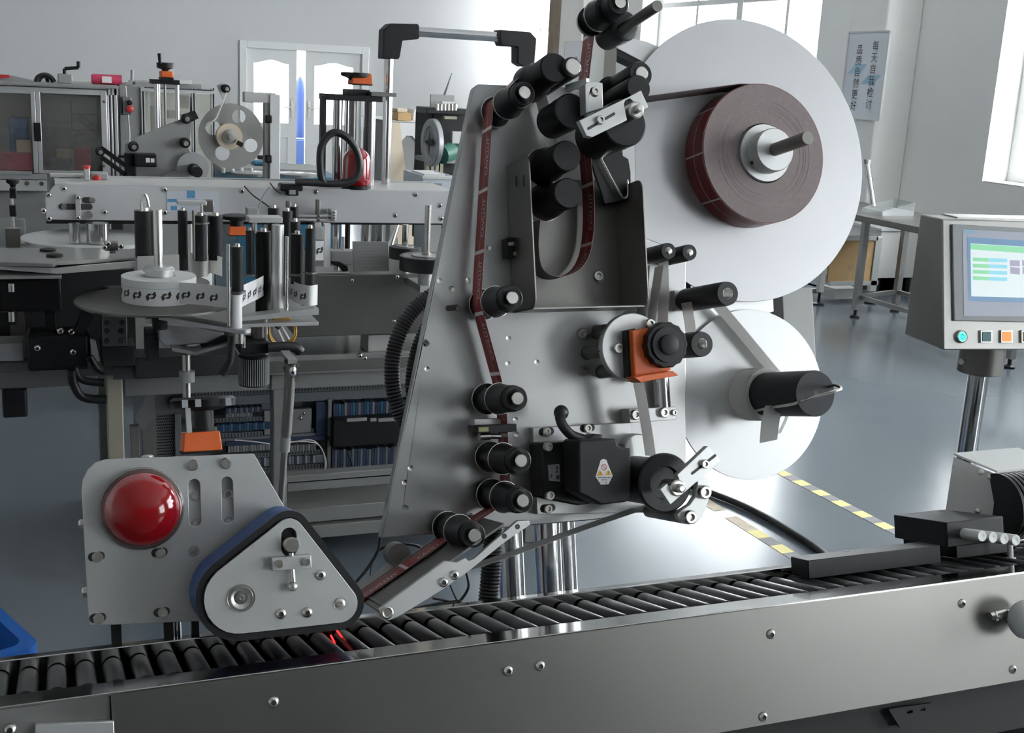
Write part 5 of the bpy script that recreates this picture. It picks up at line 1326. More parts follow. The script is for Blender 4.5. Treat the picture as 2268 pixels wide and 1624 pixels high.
# ------------------------------------------------------------------ label unit with horizontal reel
YD = 3.25
lu = thing('reel_label_unit',W,W.at(430,780,YD),'label unit with a flat round tray and black vertical rollers on the second machine','labelling machine')
tray,ta,tr = hdisc(lu,'reel_tray',347,664,173,YD,.006,'stainless','flat round steel reel tray',96)
hdisc(lu,'reel_tray',345,625,116,YD+.55,.005,'stainless_dull','smaller round plate behind the tray')
# roll
rc = W.at(352,611,YD); rr_ = 80/W.ppm(rc)
rl = thing('symbol_roll',W,V((rc.x,YD,ta.z)),'white label roll printed with black arrow symbols on the flat round tray','label roll')
hz = rc.z-ta.z
m = MB(); m.lathe((rc.x,YD,ta.z+.0005),(0,0,1),[(0,rr_),(hz,rr_),(hz,rr_*.45),(hz-.004,rr_*.42)],72); part('roll_body',rl,m,'label_paper')
def symbol(place,par,s=.011):
    """two arrows chasing each other; place(u,v) -> point"""
    A = [(-1.0,-.25),(-.55,.55),(.15,.55),(.15,.85),(.55,.35),(.15,-.05),(.15,.22),(-.35,.22),(-.52,-.1),(-.45,-.95)]
    m = MB()
    A = [(-1,-.15),(-.6,.5),(.1,.55),(.05,.2),(-.35,.15),(-.45,-.15),(-.15,-.35),(-.75,-1.0),(-.95,-.4)]
    for sg_ in (1,-1): m.flat([place(sg_*u*s,sg_*v*s) for u,v in A])
    return part('arrow_symbol',par,m,'print_black')
for k in range(9):
    an = -PI/2-1.5+.40*k
    if an > -PI/2+1.2: break
    symbol(lambda u,v,an=an: V((rc.x+(rr_+.0006)*math.cos(an+u/rr_),YD+(rr_+.0006)*math.sin(an+u/rr_),ta.z+hz*.42+v)),rl,.0135)
m = MB()
for i in range(40):
    a0,a1 = PI+.05+i*(PI*.8)/40,PI+.05+(i+1)*(PI*.8)/40; z = ta.z+hz*.70
    m.add([V((rc.x+(rr_+.0005)*math.cos(a),YD+(rr_+.0005)*math.sin(a),zz)) for a,zz in ((a0,z),(a1,z),(a1,z+.001),(a0,z+.001))],[(0,1,2,3)])
part('roll_line',rl,m,'print_blue')
m = MB(); hb = hz+.0002
k_ = 1/W.ppm(rc)
m.lathe((rc.x,YD,ta.z+hz-.003),(0,0,1),[(0,33*k_),(.004,33*k_),(.0045,30*k_),(.016,30*k_),(.0165,34*k_),(.024,34*k_),(.026,31*k_),(.03,29*k_)],40); part('reel_hub',lu,m,'alu_light')
tp = W.at(352,464,YD); m = MB(); m.lathe((rc.x,YD,ta.z+hz),(0,0,1),[(0,9.5*k_),(tp.z-ta.z-hz-.002,9.5*k_),(tp.z-ta.z-hz,8.5*k_)],24); part('reel_spindle',lu,m,'steel_bright')
m = MB(); m.lathe((rc.x,YD,ta.z-.08),(0,0,1),[(0,.02),(.07,.02)],20); part('tray_shaft',lu,m,'black_plastic')
# label band leaving the roll
lb = thing('symbol_band',W,V((rc.x+.1,YD-.05,ta.z)),'white label band with arrow symbols running from the white roll around the black rollers','label web')
zb_,zt_b = ta.z+.006, ta.z+hz*.96
def band(pts,zoff=0,sym=True,mt='label_paper',hf=1.):
    P_ = smooth_path([V((p[0],p[1],0)) for p in pts],6); m = MB(); h = (zt_b-zb_)*hf
    m.ribbon([V((p.x,p.y,zb_+h/2+(p.z if False else 0)+zoff)) for p in P_],V((0,0,h)),.0006); part('band_strip',lb,m,mt)
    L = [0.]
    for a,b in zip(P_,P_[1:]): L.append(L[-1]+(b-a).length)
    s = .018
    if sym:
        def at(s):
            i = max(k for k in range(len(L)) if L[k] <= s); i = min(i,len(P_)-2); f = (s-L[i])/(L[i+1]-L[i]); t_ = (P_[i+1]-P_[i]).normalized(); return P_[i].lerp(P_[i+1],f)+V((t_.y,-t_.x,0))*.0008
        while s < L[-1]-.016:
            symbol(lambda u,v,s=s: V((at(s+u).x,at(s+u).y,zb_+h*.42+v+zoff)),lb,.0125); s += .040
Yf = YD-rr_*.9
def wx(px,py,Y): return W.at(px,py,Y).x
yt0 = YD-.04
f1 = V((wx(520,655,YD-.16),YD-.16,0))
band([(rc.x+rr_*.45,YD-rr_*.89-.001),(wx(450,650,YD-.13),YD-.118),(f1.x-.012,f1.y-.014)])
band([(f1.x+.018,f1.y+.004),(wx(556,665,YD-.12),YD-.10),(wx(575,655,YD-.05),YD-.04),(wx(598,640,YD+.06),YD+.06)],0)
band([(wx(636,650,YD+.05),YD+.05),(wx(655,650,YD-.05),YD-.05),(wx(682,660,YD-.09),YD-.10),(wx(704,655,YD-.09),YD-.085)],-.012)
band([(wx(301,600,YD+.2),YD+.13),(wx(345,610,YD+.16),YD+.14),(wx(394,600,YD+.2),YD+.16)],.035,False,'liner_paper')
band([(wx(421,590,YD+.3),YD+.30),(wx(440,600,YD+.2),YD+.20),(wx(458,600,YD+.2),YD+.20),(wx(462,595,YD+.3),YD+.26),(wx(492,600,YD+.2),YD+.20)],.02,False,'liner_paper')
# rollers: (centre px, top, bottom, half width px, Y, flange rows)
RL = [(320,466,570,21,YD+.22,()),(405,466,598,10.5,YD+.22,()),(444,477,577,14,YD+.19,(493,)),(477,477,575,17,YD+.25,()),(554,510,612,9.5,YD-.0,(608,)),(583,512,700,17,YD+.02,()),(526,546,650,13.5,YD-.16,(645,728)),(606,460,560,13,YD+.35,()),(636,467,700,11,YD+.30,()),(652,458,486,9.5,YD+.45,()),(658,518,628,14,YD-.02,(606,)),(687,505,668,11.5,YD-.06,(603,)),(654,490,560,11,YD+.1,())]
zdk = W.at(640,700,YD-.02).z
for cx,t,b,w,Y,fls in RL:
    o = part('black_roller',lu,pcy(cx,t,b,w,Y),'black_anodised')
    q = W.at(cx,t,Y); k = 1/W.ppm(q)
    m = MB(); m.lathe((q.x,Y,q.z),(0,0,1),[(-.001,w*.45*k),(6*k,w*.42*k),(7*k,w*.3*k)],12); part('roller_screw',o,m,'steel_bright')
    for fy in fls:
        f_ = W.at(cx,fy,Y); m = MB(); m.lathe((f_.x,Y,f_.z),(0,0,1),[(-4*k,w*1.1*k),(-2*k,w*1.4*k),(1*k,w*1.4*k),(1.4*k,w*1.2*k)],28); part('roller_flange',o,m,'steel_dark')
f_ = W.at(523,690,YD-.16); k = 1/W.ppm(f_)
m = MB(); m.lathe((f_.x,YD-.16,W.at(523,726,YD-.16).z),(0,0,1),[(0,13*k),(76*k,13*k)],24); part('paper_roller',lu,m,'label_paper')
cyv(lu,'guide_rod',506,541,722,4.2,YD-.17,'steel_bright'); cyv(lu,'guide_rod',635,524,700,4.5,YD-.08,'steel_bright'); cyv(lu,'guide_rod',429,466,575,3,YD+.17,'steel_dark')
cyv(lu,'alu_pillar',615,497,700,13.5,YD-.03,'alu_light')
# plates under and over
m = pol([(528,705),(530,712),(706,697),(706,684),(703,683),(640,690)],YD-.1,.05); part('deck_plate',lu,m,'alu_light')
x0,x1 = wx(530,705,YD-.1),wx(706,690,YD-.1); m = MB(); m.box(x0,x1,YD-.1,YD+.45,zdk-.012,zdk-.002); part('deck_plate',lu,m,'alu_light',bev=.001)
a,b = W.at(360,700,YD-.0),W.at(537,735,YD-.17)
m = MB(); m.bar(a,b+V((0,0,.004)),.045,.012); m.lathe((b.x,b.y,b.z-.002),(0,0,1),[(0,.022),(.012,.022)],20); part('swing_arm',lu,m,'alu_plate',bev=.001)
cyv(lu,'arm_post',530,735,760,10,YD-.16,'steel_bright')
m = pol([(352,717),(368,712),(497,738),(497,755),(470,760),(365,768),(352,752)],YD+.02,.12); part('gear_cover',lu,m,'alu_disc',bev=.003,label='pale grey gear cover under the tray')
m = pol([(323,707),(360,704),(498,723),(495,732),(326,716)],YD+.0,.1); part('cover_plate',lu,m,'panel_beige')
m = pol([(381,770),(432,780),(505,759),(504,767),(434,787),(382,778)],YD-.02,.06); part('support_bracket',lu,m,'alu_disc')
m = pol([(447,770),(497,745),(520,745),(518,760),(450,776)],YD+.0,.06); part('gear_motor',lu,m,'black_plastic')
bx(lu,'dark_motor',325,740,352,800,YD+.05,.1,'dark_bay'); 
for l,t,r,b in ((226,702,282,768),(226,768,300,812),(300,790,530,835)): bx(lu,'dark_block',l,t,r,b,YD+.2,.12,'acrylic_dark' if t < 760 else 'dark_bay',.003)
m = MB()
for px,py in ((236,714),(270,714),(236,733),(268,733),(236,755),(268,755)): m.lathe(W.at(px,py,YD+.199),(0,-1,0),[(0,.008),(.002,.008)],12)
part('block_hole',lu,m,'socket_dark',kind='stuff')
cyv(lu,'hanging_post',410,705,768,6,YD+.1,'steel_dark')
# threaded spindle with collar, going down to the hand wheel
cyv(lu,'lifting_rod',413,785,900,9,YD-.02,'steel_bright'); cyv(lu,'lifting_collar',414,822,845,17,YD-.02,'machine_grey')
# motor under the deck
bx(lu,'motor_head',531,758,596,785,YD-.08,.09,'charcoal',.004); cyv(lu,'motor_can',562,785,851,33,YD-.03,'charcoal','dark ribbed motor can',)
q = W.at(562,820,YD-.03); k = 1/W.ppm(q)
m = MB()
for i in range(22):
    an = PI+PI*i/21; m.box(q.x+33*k*math.cos(an)-.0012,q.x+33*k*math.cos(an)+.0012,YD-.03+33*k*math.sin(an)-.003,YD-.03+33*k*math.sin(an),W.at(562,848,YD-.03).z,W.at(562,790,YD-.03).z)
part('motor_rib',lu,m,'grey_plastic',kind='stuff')
cyv(lu,'coupling',570,712,748,14,YD-.03,'steel_dark'); cyv(lu,'coupling_pin',589,700,785,4,YD-.06,'steel_bright'); cyv(lu,'coupling_pin',540,745,770,4,YD-.1,'steel_bright')
m = MB(); m.tube(smooth_path([W.at(px,py,YD-.1) for px,py in ((592,770),(630,768),(655,770),(666,780))],5),.014,12); part('handle_grip',lu,m,'black_rubber')
m = MB(); m.tube(smooth_path([W.at(px,py,YD-.12) for px,py in ((514,742),(512,765),(508,800),(490,830))],5),.011,10); part('motor_cable',lu,m,'black_rubber')
# upper parts: wire hook, knob plate, orange counter, sensor arm
m = MB(); m.tube(smooth_path([W.at(px,py,YD+.2) for px,py in ((315,572),(313,460),(315,440),(320,430),(326,440),(330,458))],5),.0035,8); part('wire_hook',lu,m,'steel_bright')
bx(lu,'tension_plate',394,446,458,455,YD+.2,.05,'alu_light'); bx(lu,'tension_post',452,444,473,470,YD+.24,.03,'steel_dark'); cyv(lu,'tension_screw',446,452,475,3,YD+.19,'steel_bright')
bx(lu,'sensor_plate',552,482,626,494,YD-.02,.06,'alu_light',.001); cyv(lu,'sensor_post',564,494,516,5,YD,'steel_bright'); bx(lu,'sensor_back',548,462,572,482,YD+.1,.04,'machine_grey')
oc = W.at(524,521,YD+.3); 
m = MB(); zt1 = indicator(W,lu,oc,38/W.ppm(oc)); m.lathe((oc.x,oc.y,zt1),(0,0,1),[(0,.02),(.018,.02),(.019,.042),(.03,.044),(.033,.03)],28); part('hand_wheel',lu,m,'black_plastic')
# rightmost label strip on its plate
bx(lu,'label_plate',698,503,717,532,YD-.02,.01,'machine_grey'); ls = bx(lu,'label_backing',698,534,717,577,YD-.022,.006,'label_paper',0)
symbol(lambda u,v: W.at(708,555,YD-.0225)+V((u*.8,0,v)),ls,.0125)
bx(lu,'white_board',718,496,732,592,YD+.3,.02,'label_paper',0)
# yellow wire coil
yc = thing('wire_coil',W,W.at(620,765,YD-.05),'coil of yellow wire hanging under the label unit deck','wire')
m = MB()
for k_,(ro,ph) in enumerate(((1.,0),(.93,.15),(1.05,-.1))):
    ce = W.at(624+k_,732+k_,YD-.05-.003*k_); kk = 1/W.ppm(ce)
    m.tube([ce+V((29*kk*ro*math.cos(a+ph),.004*math.sin(3*a),32*kk*ro*math.sin(a+ph))) for a in [2*PI*i/40 for i in range(41)]],.0026,6)
part('coil_turn',yc,m,'yellow_wire')
for p,q in (((605,715),(618,728)),): 
    m = MB(); m.tube([W.at(*p,YD-.06),W.at(*q,YD-.06)],.006,8); part('sleeve',yc,m,'black_rubber')
for p,q in (((612,724),(630,762)),((622,722),(640,752))):
    m = MB(); m.tube([W.at(*p,YD-.06),W.at(*q,YD-.06)],.004,8); part('white_sleeve',yc,m,'white_wire')

# ------------------------------------------------------------------ left side: star wheel table and dark drive
tt = thing('turntable_guard',W,W.at(120,600,3.4),'layered pale guard plates around the turntable at the left edge','machine guard')
YT = 3.40
def sl2(par,name,pts,Z,th,mt,bev=.001):
    m = MB(); m.slab([tuple(W.atz(px,py,Z)[:2]) for px,py in pts],Z-th,Z); return part(name,par,m,mt,bev)
zg = W.at(126,578,YT).z
sl2(tt,'guard_plate',[(-60,575),(0,581),(118,584),(128,580),(300,570),(300,552),(150,548),(0,549),(-60,550)],zg,.010,'stainless_dull')
m = pol([(-60,584),(100,600),(128,606),(300,590),(300,576),(128,586),(0,584),(-60,578)],YT+.03,.01); part('guard_band',tt,m,'black_plastic')
m = pol([(-60,580),(0,589),(122,594),(300,579),(300,593),(128,607),(0,597),(-60,592)],YT-.01,.012); part('guard_skirt',tt,m,'panel_beige')
for px,py in ((106,556),(121,568)): 
    q = W.atz(px,py,zg+.0005); m = MB(); m.lathe(q,(0,0,1),[(0,.022),(.006,.022),(.008,.012)],14); part('plate_knob',tt,m,'black_plastic')
cd_ = thing('white_disc',W,W.at(190,527,3.75),'white round turntable disc behind the guard plates','turntable')
a = W.at(200,526,3.85); r = 145/W.ppm(a); m = MB(); m.lathe(a-V((0,0,.01)),(0,0,1),[(0,r),(.008,r),(.01,r*.99)],72); part('disc',cd_,m,'white_plastic')
m = MB(); m.lathe((a.x,a.y,zt0+.03),(0,0,1),[(0,.06),(a.z-zt0-.041,.06)],20); part('disc_post',cd_,m,'steel_dark')
jr = thing('steel_drum',W,W.at(197,540,3.7),'shiny steel drum standing on the white turntable disc','drum')
for cx,w in ((166,12),(216,24)):
    a = W.at(cx,538,3.72); r = w/W.ppm(a); b = W.at(cx,494,3.72); m = MB(); m.lathe((a.x,3.72,a.z),(0,0,1),[(0,r),(b.z-a.z,r)],28); part('drum_shell',jr,m,'chrome')
for l,t,r,b in ((232,538,262,556),(244,550,256,562)): bx(tt,'plate_clamp',l,t,r,b,3.45,.04,'steel_dark')
for px,py in ((232,548),(240,540),(268,545)): bolt(tt,px,py,3.44,.008,'button')
gsx = thing('clear_sheet',W,W.at(30,540,3.9),'clear upright acrylic sheet at the left edge beside the white disc','sheet')
m = pbx(-40,484,58,545,3.95,.006); part('sheet',gsx,m,'clear_sheet')
bx(gsx,'sheet_strip',22,486,56,540,3.96,.008,'machine_grey')
# dark drive housing
dh = thing('drive_housing',W,W.at(60,690,3.4),'black drive housing with grey shafts hanging under the guard plates at the left edge','machine')
bx(dh,'housing',-80,618,135,692,3.42,.2,'black_plastic',.006); bx(dh,'pivot_flange',-80,612,137,619,3.38,.25,'machine_grey')
bx(dh,'housing_wall',-80,600,300,830,3.75,.02,'dark_bay')
for t,b in ((628,646),(690,712)): cyv(dh,'shaft',25,t,b,7,3.38,'steel_bright')
bx(dh,'gear_housing',-80,692,36,722,3.40,.1,'black_plastic'); bx(dh,'pillar',100,690,124,760,3.5,.06,'black_plastic')
bx(dh,'linkage',60,742,200,822,3.45,.12,'black_plastic',.01); bx(dh,'pale_box',-80,762,52,802,3.5,.1,'machine_grey',.003)
for px,py in ((83,771),(158,735),(162,780),(134,733)): bolt(dh,px,py,3.449,.010,'button')
m = MB(); m.bar(W.at(196,690,3.45),W.at(175,735,3.45),.04,.03); part('strut',dh,m,'black_plastic')
m = pol([(-80,802),(60,802),(90,822),(-80,826)],3.52,.06); part('foot_plate',dh,m,'steel_dark')
# cable loops at the frame corner
for pts,r,lb_ in (([(160,820),(163,850),(185,880),(236,885)],.013,'lowest and widest of three thick black cables looping into the beige leg'),([(165,815),(175,836),(195,845),(230,848)],.011,'middle of three thick black cables looping into the beige leg'),([(200,790),(215,815),(225,822),(232,824)],.010,'topmost and shortest of three thick black cables at the beige leg')):
    cable('thick_cable',[W.at(px,py,3.42) for px,py in pts],r,lb_,'cable',W,grp='thick cables at the beige leg',n=10)
m = pol([(200,752),(212,756),(222,800),(204,800)],3.44,.02); part('cable_bracket',dh,m,'machine_grey')
bk2 = thing('black_foot_box',W,W.at(30,925,3.5),'black box hanging under the grey tube at the left edge','box')
x0,x1,z0,z1 = rect(5,862,60,926,3.55); m = MB(); m.box(x0,x1,3.55,3.65,z0,W.at(30,855,3.6).z); part('box_body',bk2,m,'black_plastic',bev=.006)
bx(fl,'frame_tube',-120,822,162,862,3.57,.06,'grey_tube',.004)
m = MB(); q = W.at(-60,900,3.6); m.box(q.x-.05,q.x,3.57,3.63,0,W.at(-60,830,3.6).z); part('leg',fl,m,'grey_tube')
# vertical rod with knob and black clamp in front of the far cabinet
vr = thing('clamp_rod',W,W.at(28,500,3.7),'vertical rod with black knob and clamps at the left edge','rod')
cyv(vr,'rod',28,430,505,3,3.75,'steel_bright')
q = W.at(28,400,3.75); k = 1/W.ppm(q); m = MB(); m.lathe((q.x,3.75,W.at(28,415,3.75).z),(0,0,1),[(0,5*k),(6*k,7*k),(10*k,13*k),(16*k,14*k),(18*k,10*k)],20); part('rod_knob',vr,m,'black_plastic')
for t,b in ((418,440),(455,480)): bx(vr,'rod_clamp_block',21,t,36,b,3.73,.04,'black_plastic',.002)
m = MB(); q = W.at(28,505,3.75); m.box(q.x-.02,q.x+.02,3.73,3.77,zt0+.02,q.z); part('rod_foot',vr,m,'steel_dark')

# ------------------------------------------------------------------ on the beam: lift column, beacon, cable, sensor
YL = 4.02
zb = W.at(560,416,YBm).z-.0015
lc = thing('lift_column',W,V((W.at(775,410,YL).x,YL,zb)),'lift column with black top plate, chrome tubes and orange counter on the white beam','column')
bx(lc,'cross_bar',720,211,848,224,YL-.03,.1,'black_anodised'); bx(lc,'stop_bar',822,205,879,214,YL-.05,.06,'steel_dark')
def up(par,name,px,t,wpx,Y,mt): 
    q = W.at(px,t,Y); r = wpx/W.ppm(q); m = MB(); m.lathe((q.x,Y,zb),(0,0,1),[(0,r),(q.z-zb,r)],20); return part(name,par,m,mt)
x0,x1,_,_ = rect(711,300,722,310,YL-.03); m = MB(); m.box(x0,x1,YL-.03,YL,zb,W.at(720,212,YL).z); part('black_post',lc,m,'black_anodised')
up(lc,'tube',749,222,11,YL+.02,'chrome'); up(lc,'tube',768,222,5,YL+.05,'chrome'); up(lc,'lead_screw',782,222,9,YL+.02,'steel_dark'); up(lc,'tube',820,224,13,YL+.03,'chrome')
x0,x1,_,_ = rect(811,300,816,310,YL-.01); m = MB(); m.box(x0,x1,YL-.01,YL+.02,zb,W.at(813,224,YL).z); part('black_post',lc,m,'black_anodised')
ic = W.at(797,212,YL+.02); z_ = indicator(W,lc,ic+V((0,0,.035)),46/W.ppm(ic)); bx(lc,'counter_base',772,199,820,212,YL-.02,.09,'black_plastic')
k = 1/W.ppm(ic); hw = W.at(786,182,YL+.02)
m = MB(); m.lathe((hw.x,YL+.02,hw.z),(0,0,1),[(0,7*k),(4*k,12*k),(8*k,16*k),(13*k,31*k),(20*k,32*k),(21*k,28*k)],32); part('hand_wheel',lc,m,'black_plastic')
for dx in (-20,20): m = MB(); m.cyl((hw.x+dx*k,YL-.01,hw.z+15*k),(hw.x+dx*k,YL-.012,hw.z+15*k),4*k,10); part('grip_stud',lc,m,'steel_dark')
bn_ = thing('red_beacon',W,V((W.at(789,412,YL-.05).x,YL-.05,zb)),'red domed warning beacon standing on the white beam below the lift column','beacon')
q = W.at(789,408,YL-.06); k = 1/W.ppm(q)
m = MB(); m.lathe((q.x,YL-.06,zb),(0,0,1),[(0,33*k),(8*k,33*k),(9*k,31*k)],36); part('beacon_foot',bn_,m,'black_plastic')
m = MB(); z9 = zb+9*k; prof = [(0,30*k),(3*k,32*k),(12*k,32*k),(13*k,31*k),(50*k,30*k)]+[(50*k+31*k*math.sin(i*PI/16),30*k*math.cos(i*PI/16)) for i in range(1,8)]+[(81*k,.5*k)]
m.lathe((q.x,YL-.06,z9),(0,0,1),prof,40); part('beacon_dome',bn_,m,'red_lens')
cable('thick_cable',[W.at(px,py,YL-.13) for px,py in ((722,408),(713,395),(709,360),(712,325),(728,300),(748,294),(772,308),(790,335),(796,365),(790,392),(770,404),(735,407),(700,405),(655,403))],.0125,'thick black cable standing in a loop beside the red beacon','cable',W,n=12)
am = thing('sensor_amplifier',W,W.at(650,432,YBm-.03),'small black sensor amplifier lying on top of the white beam edge','amplifier')
bx(am,'amplifier_body',622,408,672,424,YBm-.02,.06,'black_plastic',.006); bx(am,'amplifier_front',636,420,662,434,YBm-.03,.03,'black_plastic',.004); bx(am,'amplifier_label',641,421,655,431,YBm-.031,.001,'grey_plastic',0)
cable('thin_cable',[W.at(px,py,YBm-.03) for px,py in ((541,412),(560,432),(585,450),(602,463))],.0025,'thin black cable hanging over the front of the white beam','cable',W,grp='thin cables over the beam')
cable('thin_cable',[W.at(px,py,YBm-.03) for px,py in ((598,405),(610,420),(622,428))],.0025,'thin black cable running from the beam top into the amplifier','cable',W,grp='thin cables over the beam')
cable('thin_cable',[W.at(px,py,YBm-.05) for px,py in ((597,414),(580,440),(572,465),(571,484))],.0022,'thin grey cable curving down to the sensor plate','cable',W,'grey_plastic',grp='thin cables over the beam')
# tubular handle frame
hf = thing('handle_frame',W,V((W.at(858,420,YL+.1).x,YL+.12,zb)),'tubular handle frame with black corner joints standing on the white beam','handle frame')
YH = YL+.12
q = W.at(857,300,YH); r = 10/W.ppm(q); m = MB(); m.lathe((q.x,YH,zb),(0,0,1),[(0,r),(W.at(862,130,YH).z-zb,r)],24); part('upright_tube',hf,m,'chrome')
q2 = W.at(1168,140,YH); m = MB(); m.lathe((q2.x,YH,zb),(0,0,1),[(0,r),(q2.z-zb,r)],24); part('upright_tube',hf,m,'chrome')
a,b = W.at(920,70,YH),W.at(1115,79,YH); m = MB(); m.cyl(a,V((b.x,YH,a.z)),11/W.ppm(a),24); part('cross_tube',hf,m,'chrome')
m = pol([(850,66),(865,52),(926,53),(929,58),(930,82),(926,87),(892,90),(886,126),(883,131),(848,130)],YH-.035,.07); part('corner_joint',hf,m,'black_plastic',bev=.003)
m = pol([(1108,66),(1108,90),(1113,102),(1147,104),(1147,140),(1160,148),(1184,146),(1189,86),(1175,71)],YH-.035,.07); part('corner_joint',hf,m,'black_plastic',bev=.003)
# ------------------------------------------------------------------ far left: glazed cabinets and their load
YC = 7.0
def fbx(par,name,l,t,r,b,Y,dep,mt,bev=0,label=None): return part(name,par,pbx(l,t,r,b,Y,dep),mt,bev,label)
def tofloor(l,t,r,Y,dep):
    x0,x1,_,z1 = rect(l,t,r,t+10,Y); return MB().box(x0,x1,Y,Y+dep,0,z1)
ca = thing('display_cabinet',W,W.at(120,410,YC),'aluminium framed cabinet with two glass doors at the far left','cabinet')
fbx(ca,'cover_sheet',-90,183,263,189,YC-.02,.7,'machine_grey'); fbx(ca,'frame_rail',-90,189,262,204,YC,.04,'alu_light'); fbx(ca,'rail_groove',-90,191,240,193.5,YC-.001,.004,'socket_dark')
for l,r in ((71,81),(82,92),(225,238),(-90,-80)): fbx(ca,'door_stile',l,203,r,384,YC-.012,.03,'alu_light',.002)
for l,r,w in ((0,0,0),): pass
for (l,r) in ((-80,71),(92,225)):
    d = fbx(ca,'door_pane',l,200 if l < 0 else 205,r,383,YC+.005,.004,'cabinet_glass')
    fbx(ca,'door_rail',l,198 if l < 0 else 202,r,205 if l < 0 else 209,YC-.01,.03,'alu_light',.001); fbx(ca,'door_rail',l,379,r,386,YC-.01,.03,'alu_light',.001)
fbx(ca,'handle',75,272,91,313,YC-.03,.02,'black_plastic',.003)
fbx(ca,'frame_rail',-90,384,104,396,YC,.04,'alu_light'); fbx(ca,'base_panel',-90,398,104,422,YC+.01,.03,'panel_beige')
for px in (60,92): bolt(ca,px,406 if px < 70 else 407,YC+.009,.012,'flat')
for l,r in ((238,243),(247,251),(255,262)): fbx(ca,'post_profile',l,190,r,420,YC,.05,'alu_light',.002)
m = tofloor(238,190,262,YC+.004,.05); part('corner_post',ca,m,'socket_dark')
m = tofloor(-90,395,240,YC+.06,.6); part('cabinet_base',ca,m,'machine_grey')
fbx(ca,'cabinet_back',-90,190,262,400,YC+.62,.02,'panel_beige'); fbx(ca,'cabinet_floor',-90,383,240,400,YC+.05,.55,'machine_grey')
for px,y in ((230,225),(230,368)): 
    q = W.at(px,y,YC-.014); m = MB(); m.lathe(q,(0,-1,0),[(0,.008),(.004,.006)],10); part('hinge_screw',ca,m,'steel_dark')
for (nm,l,t,r,b,Y,mt,lab) in (('red_box',-10,340,70,352,YC+.2,'pink_wrap','flat red box on the cabinet floor behind the left glass door'),('carton',35,310,70,330,YC+.3,'card_light','pale carton behind the left glass door'),('blue_bag',20,262,62,306,YC+.35,'blue_crate','blue bag behind the left glass door'),
        ('pink_box',165,330,200,353,YC+.25,'pink_wrap','pink box behind the right glass door'),('white_box',124,332,164,353,YC+.24,'card_light','white box beside the pink one behind the right glass door'),('dark_tray',110,350,160,360,YC+.18,'socket_dark','dark tray in front of the white box behind the glass')):
    x0,x1,z0,z1 = rect(l,t,r,b,Y); zc = rect(l,t,r,383,YC+.3)[2]
    solo(nm,W,MB().box(x0,x1,Y,Y+.15,zc,z1),mt,lab,'box' if nm != 'blue_bag' else 'bag','goods inside the glazed cabinet',bev=.006)
mfr = thing('cabinet_frame',W,W.at(190,290,YC+.3),'thin yellowish frame standing inside the cabinet behind the right glass door','frame')
for (l,t,r,b) in ((157,222,160,296),(215,222,218,296),(157,292,218,296),(157,252,218,255)): fbx(mfr,'frame_bar',l,t,r,b,YC+.32,.02,'beige_tube')
x0,x1,z0,z1 = rect(157,290,218,384,YC+.33); part('frame_stand',mfr,MB().box(x0,x1,YC+.33,YC+.36,z0,z1),'machine_grey')
zt = W.at(120,183,YC+.1).z
def onto(name,l,t,r,dep,mt,lab,cat,Y=YC+.08,bev=.004,z=None):
    x0,x1,_,z1 = rect(l,t,r,t+8,Y); return solo(name,W,MB().box(x0,x1,Y,Y+dep,z if z is not None else zt,z1),mt,lab,cat,bev=bev)
pk = thing('pink_parcel',W,V((W.at(236,182,YC+.05).x,YC+.1,zt)),'shiny pink wrapped parcel on top of the glazed cabinet','parcel')
x0,x1,_,z1 = rect(203,165,270,172,YC+.05); h_ = z1-zt
m = MB(); m.lathe((x0,YC+.12,zt+h_*.5),(1,0,0),[(0,h_*.42),(.012,h_*.52),(.10,h_*.5),(.16,h_*.53),(x1-x0-.012,h_*.5),(x1-x0,h_*.40)],10); part('wrapped_roll',pk,m,'pink_wrap')
m = MB(); xm_ = x0+(x1-x0)*.35; m.box(xm_,xm_+.05,YC+.12-h_*.54,YC+.12-h_*.5,zt+h_*.2,zt+h_*.8); part('parcel_label',pk,m,'label_paper')
gbx = thing('crank_block',W,V((W.at(145,182,YC+.06).x,YC+.1,zt)),'pale gear block with a black crank handle on top of the glazed cabinet','crank')
x0,x1,_,z1 = rect(128,164,160,170,YC+.06); part('gear_block',gbx,MB().box(x0,x1,YC+.06,YC+.2,zt,z1),'machine_grey',.004)
m = MB(); A_ = [W.at(px,py,YC+.1) for px,py in ((143,166),(143,152),(174,150),(174,136))]
m.cyl(A_[0],A_[1],.010,10); m.bar(A_[1],A_[2],.018,.018,(0,1,0)); m.cyl(A_[2],A_[3],.011,10); part('crank_handle',gbx,m,'black_plastic')
cable('cable_hoop',[W.at(px,py,YC+.1) for px,py in ((80,182),(84,172),(93,167),(104,167),(114,173),(119,182))],.014,'black cable hoop left of the crank block on the cabinet top','cable',W,grp='cable hoops on the cabinet')
cable('cable_hoop',[W.at(px,py,YC+.16) for px,py in ((86,182),(90,173),(98,169),(103,172),(106,182))],.010,'smaller black cable hoop inside the larger one on the cabinet top','cable',W,grp='cable hoops on the cabinet')
m = MB(); m.prism(P2(W,[(-60,165),(22,167),(75,180),(75,183),(-60,183)],YC+.1),YC+.1,YC+.3); m2 = solo('cloth_bundle',W,m,'machine_grey','grey bundle lying on the cabinet top at the left edge','bundle')
m = MB(); m.prism(P2(W,[(-60,162),(20,166),(22,172),(-60,175)],YC+.08),YC+.05,YC+.12); solo('red_strap',W,m,'red_paint','red strap over the grey bundle at the left edge','strap')
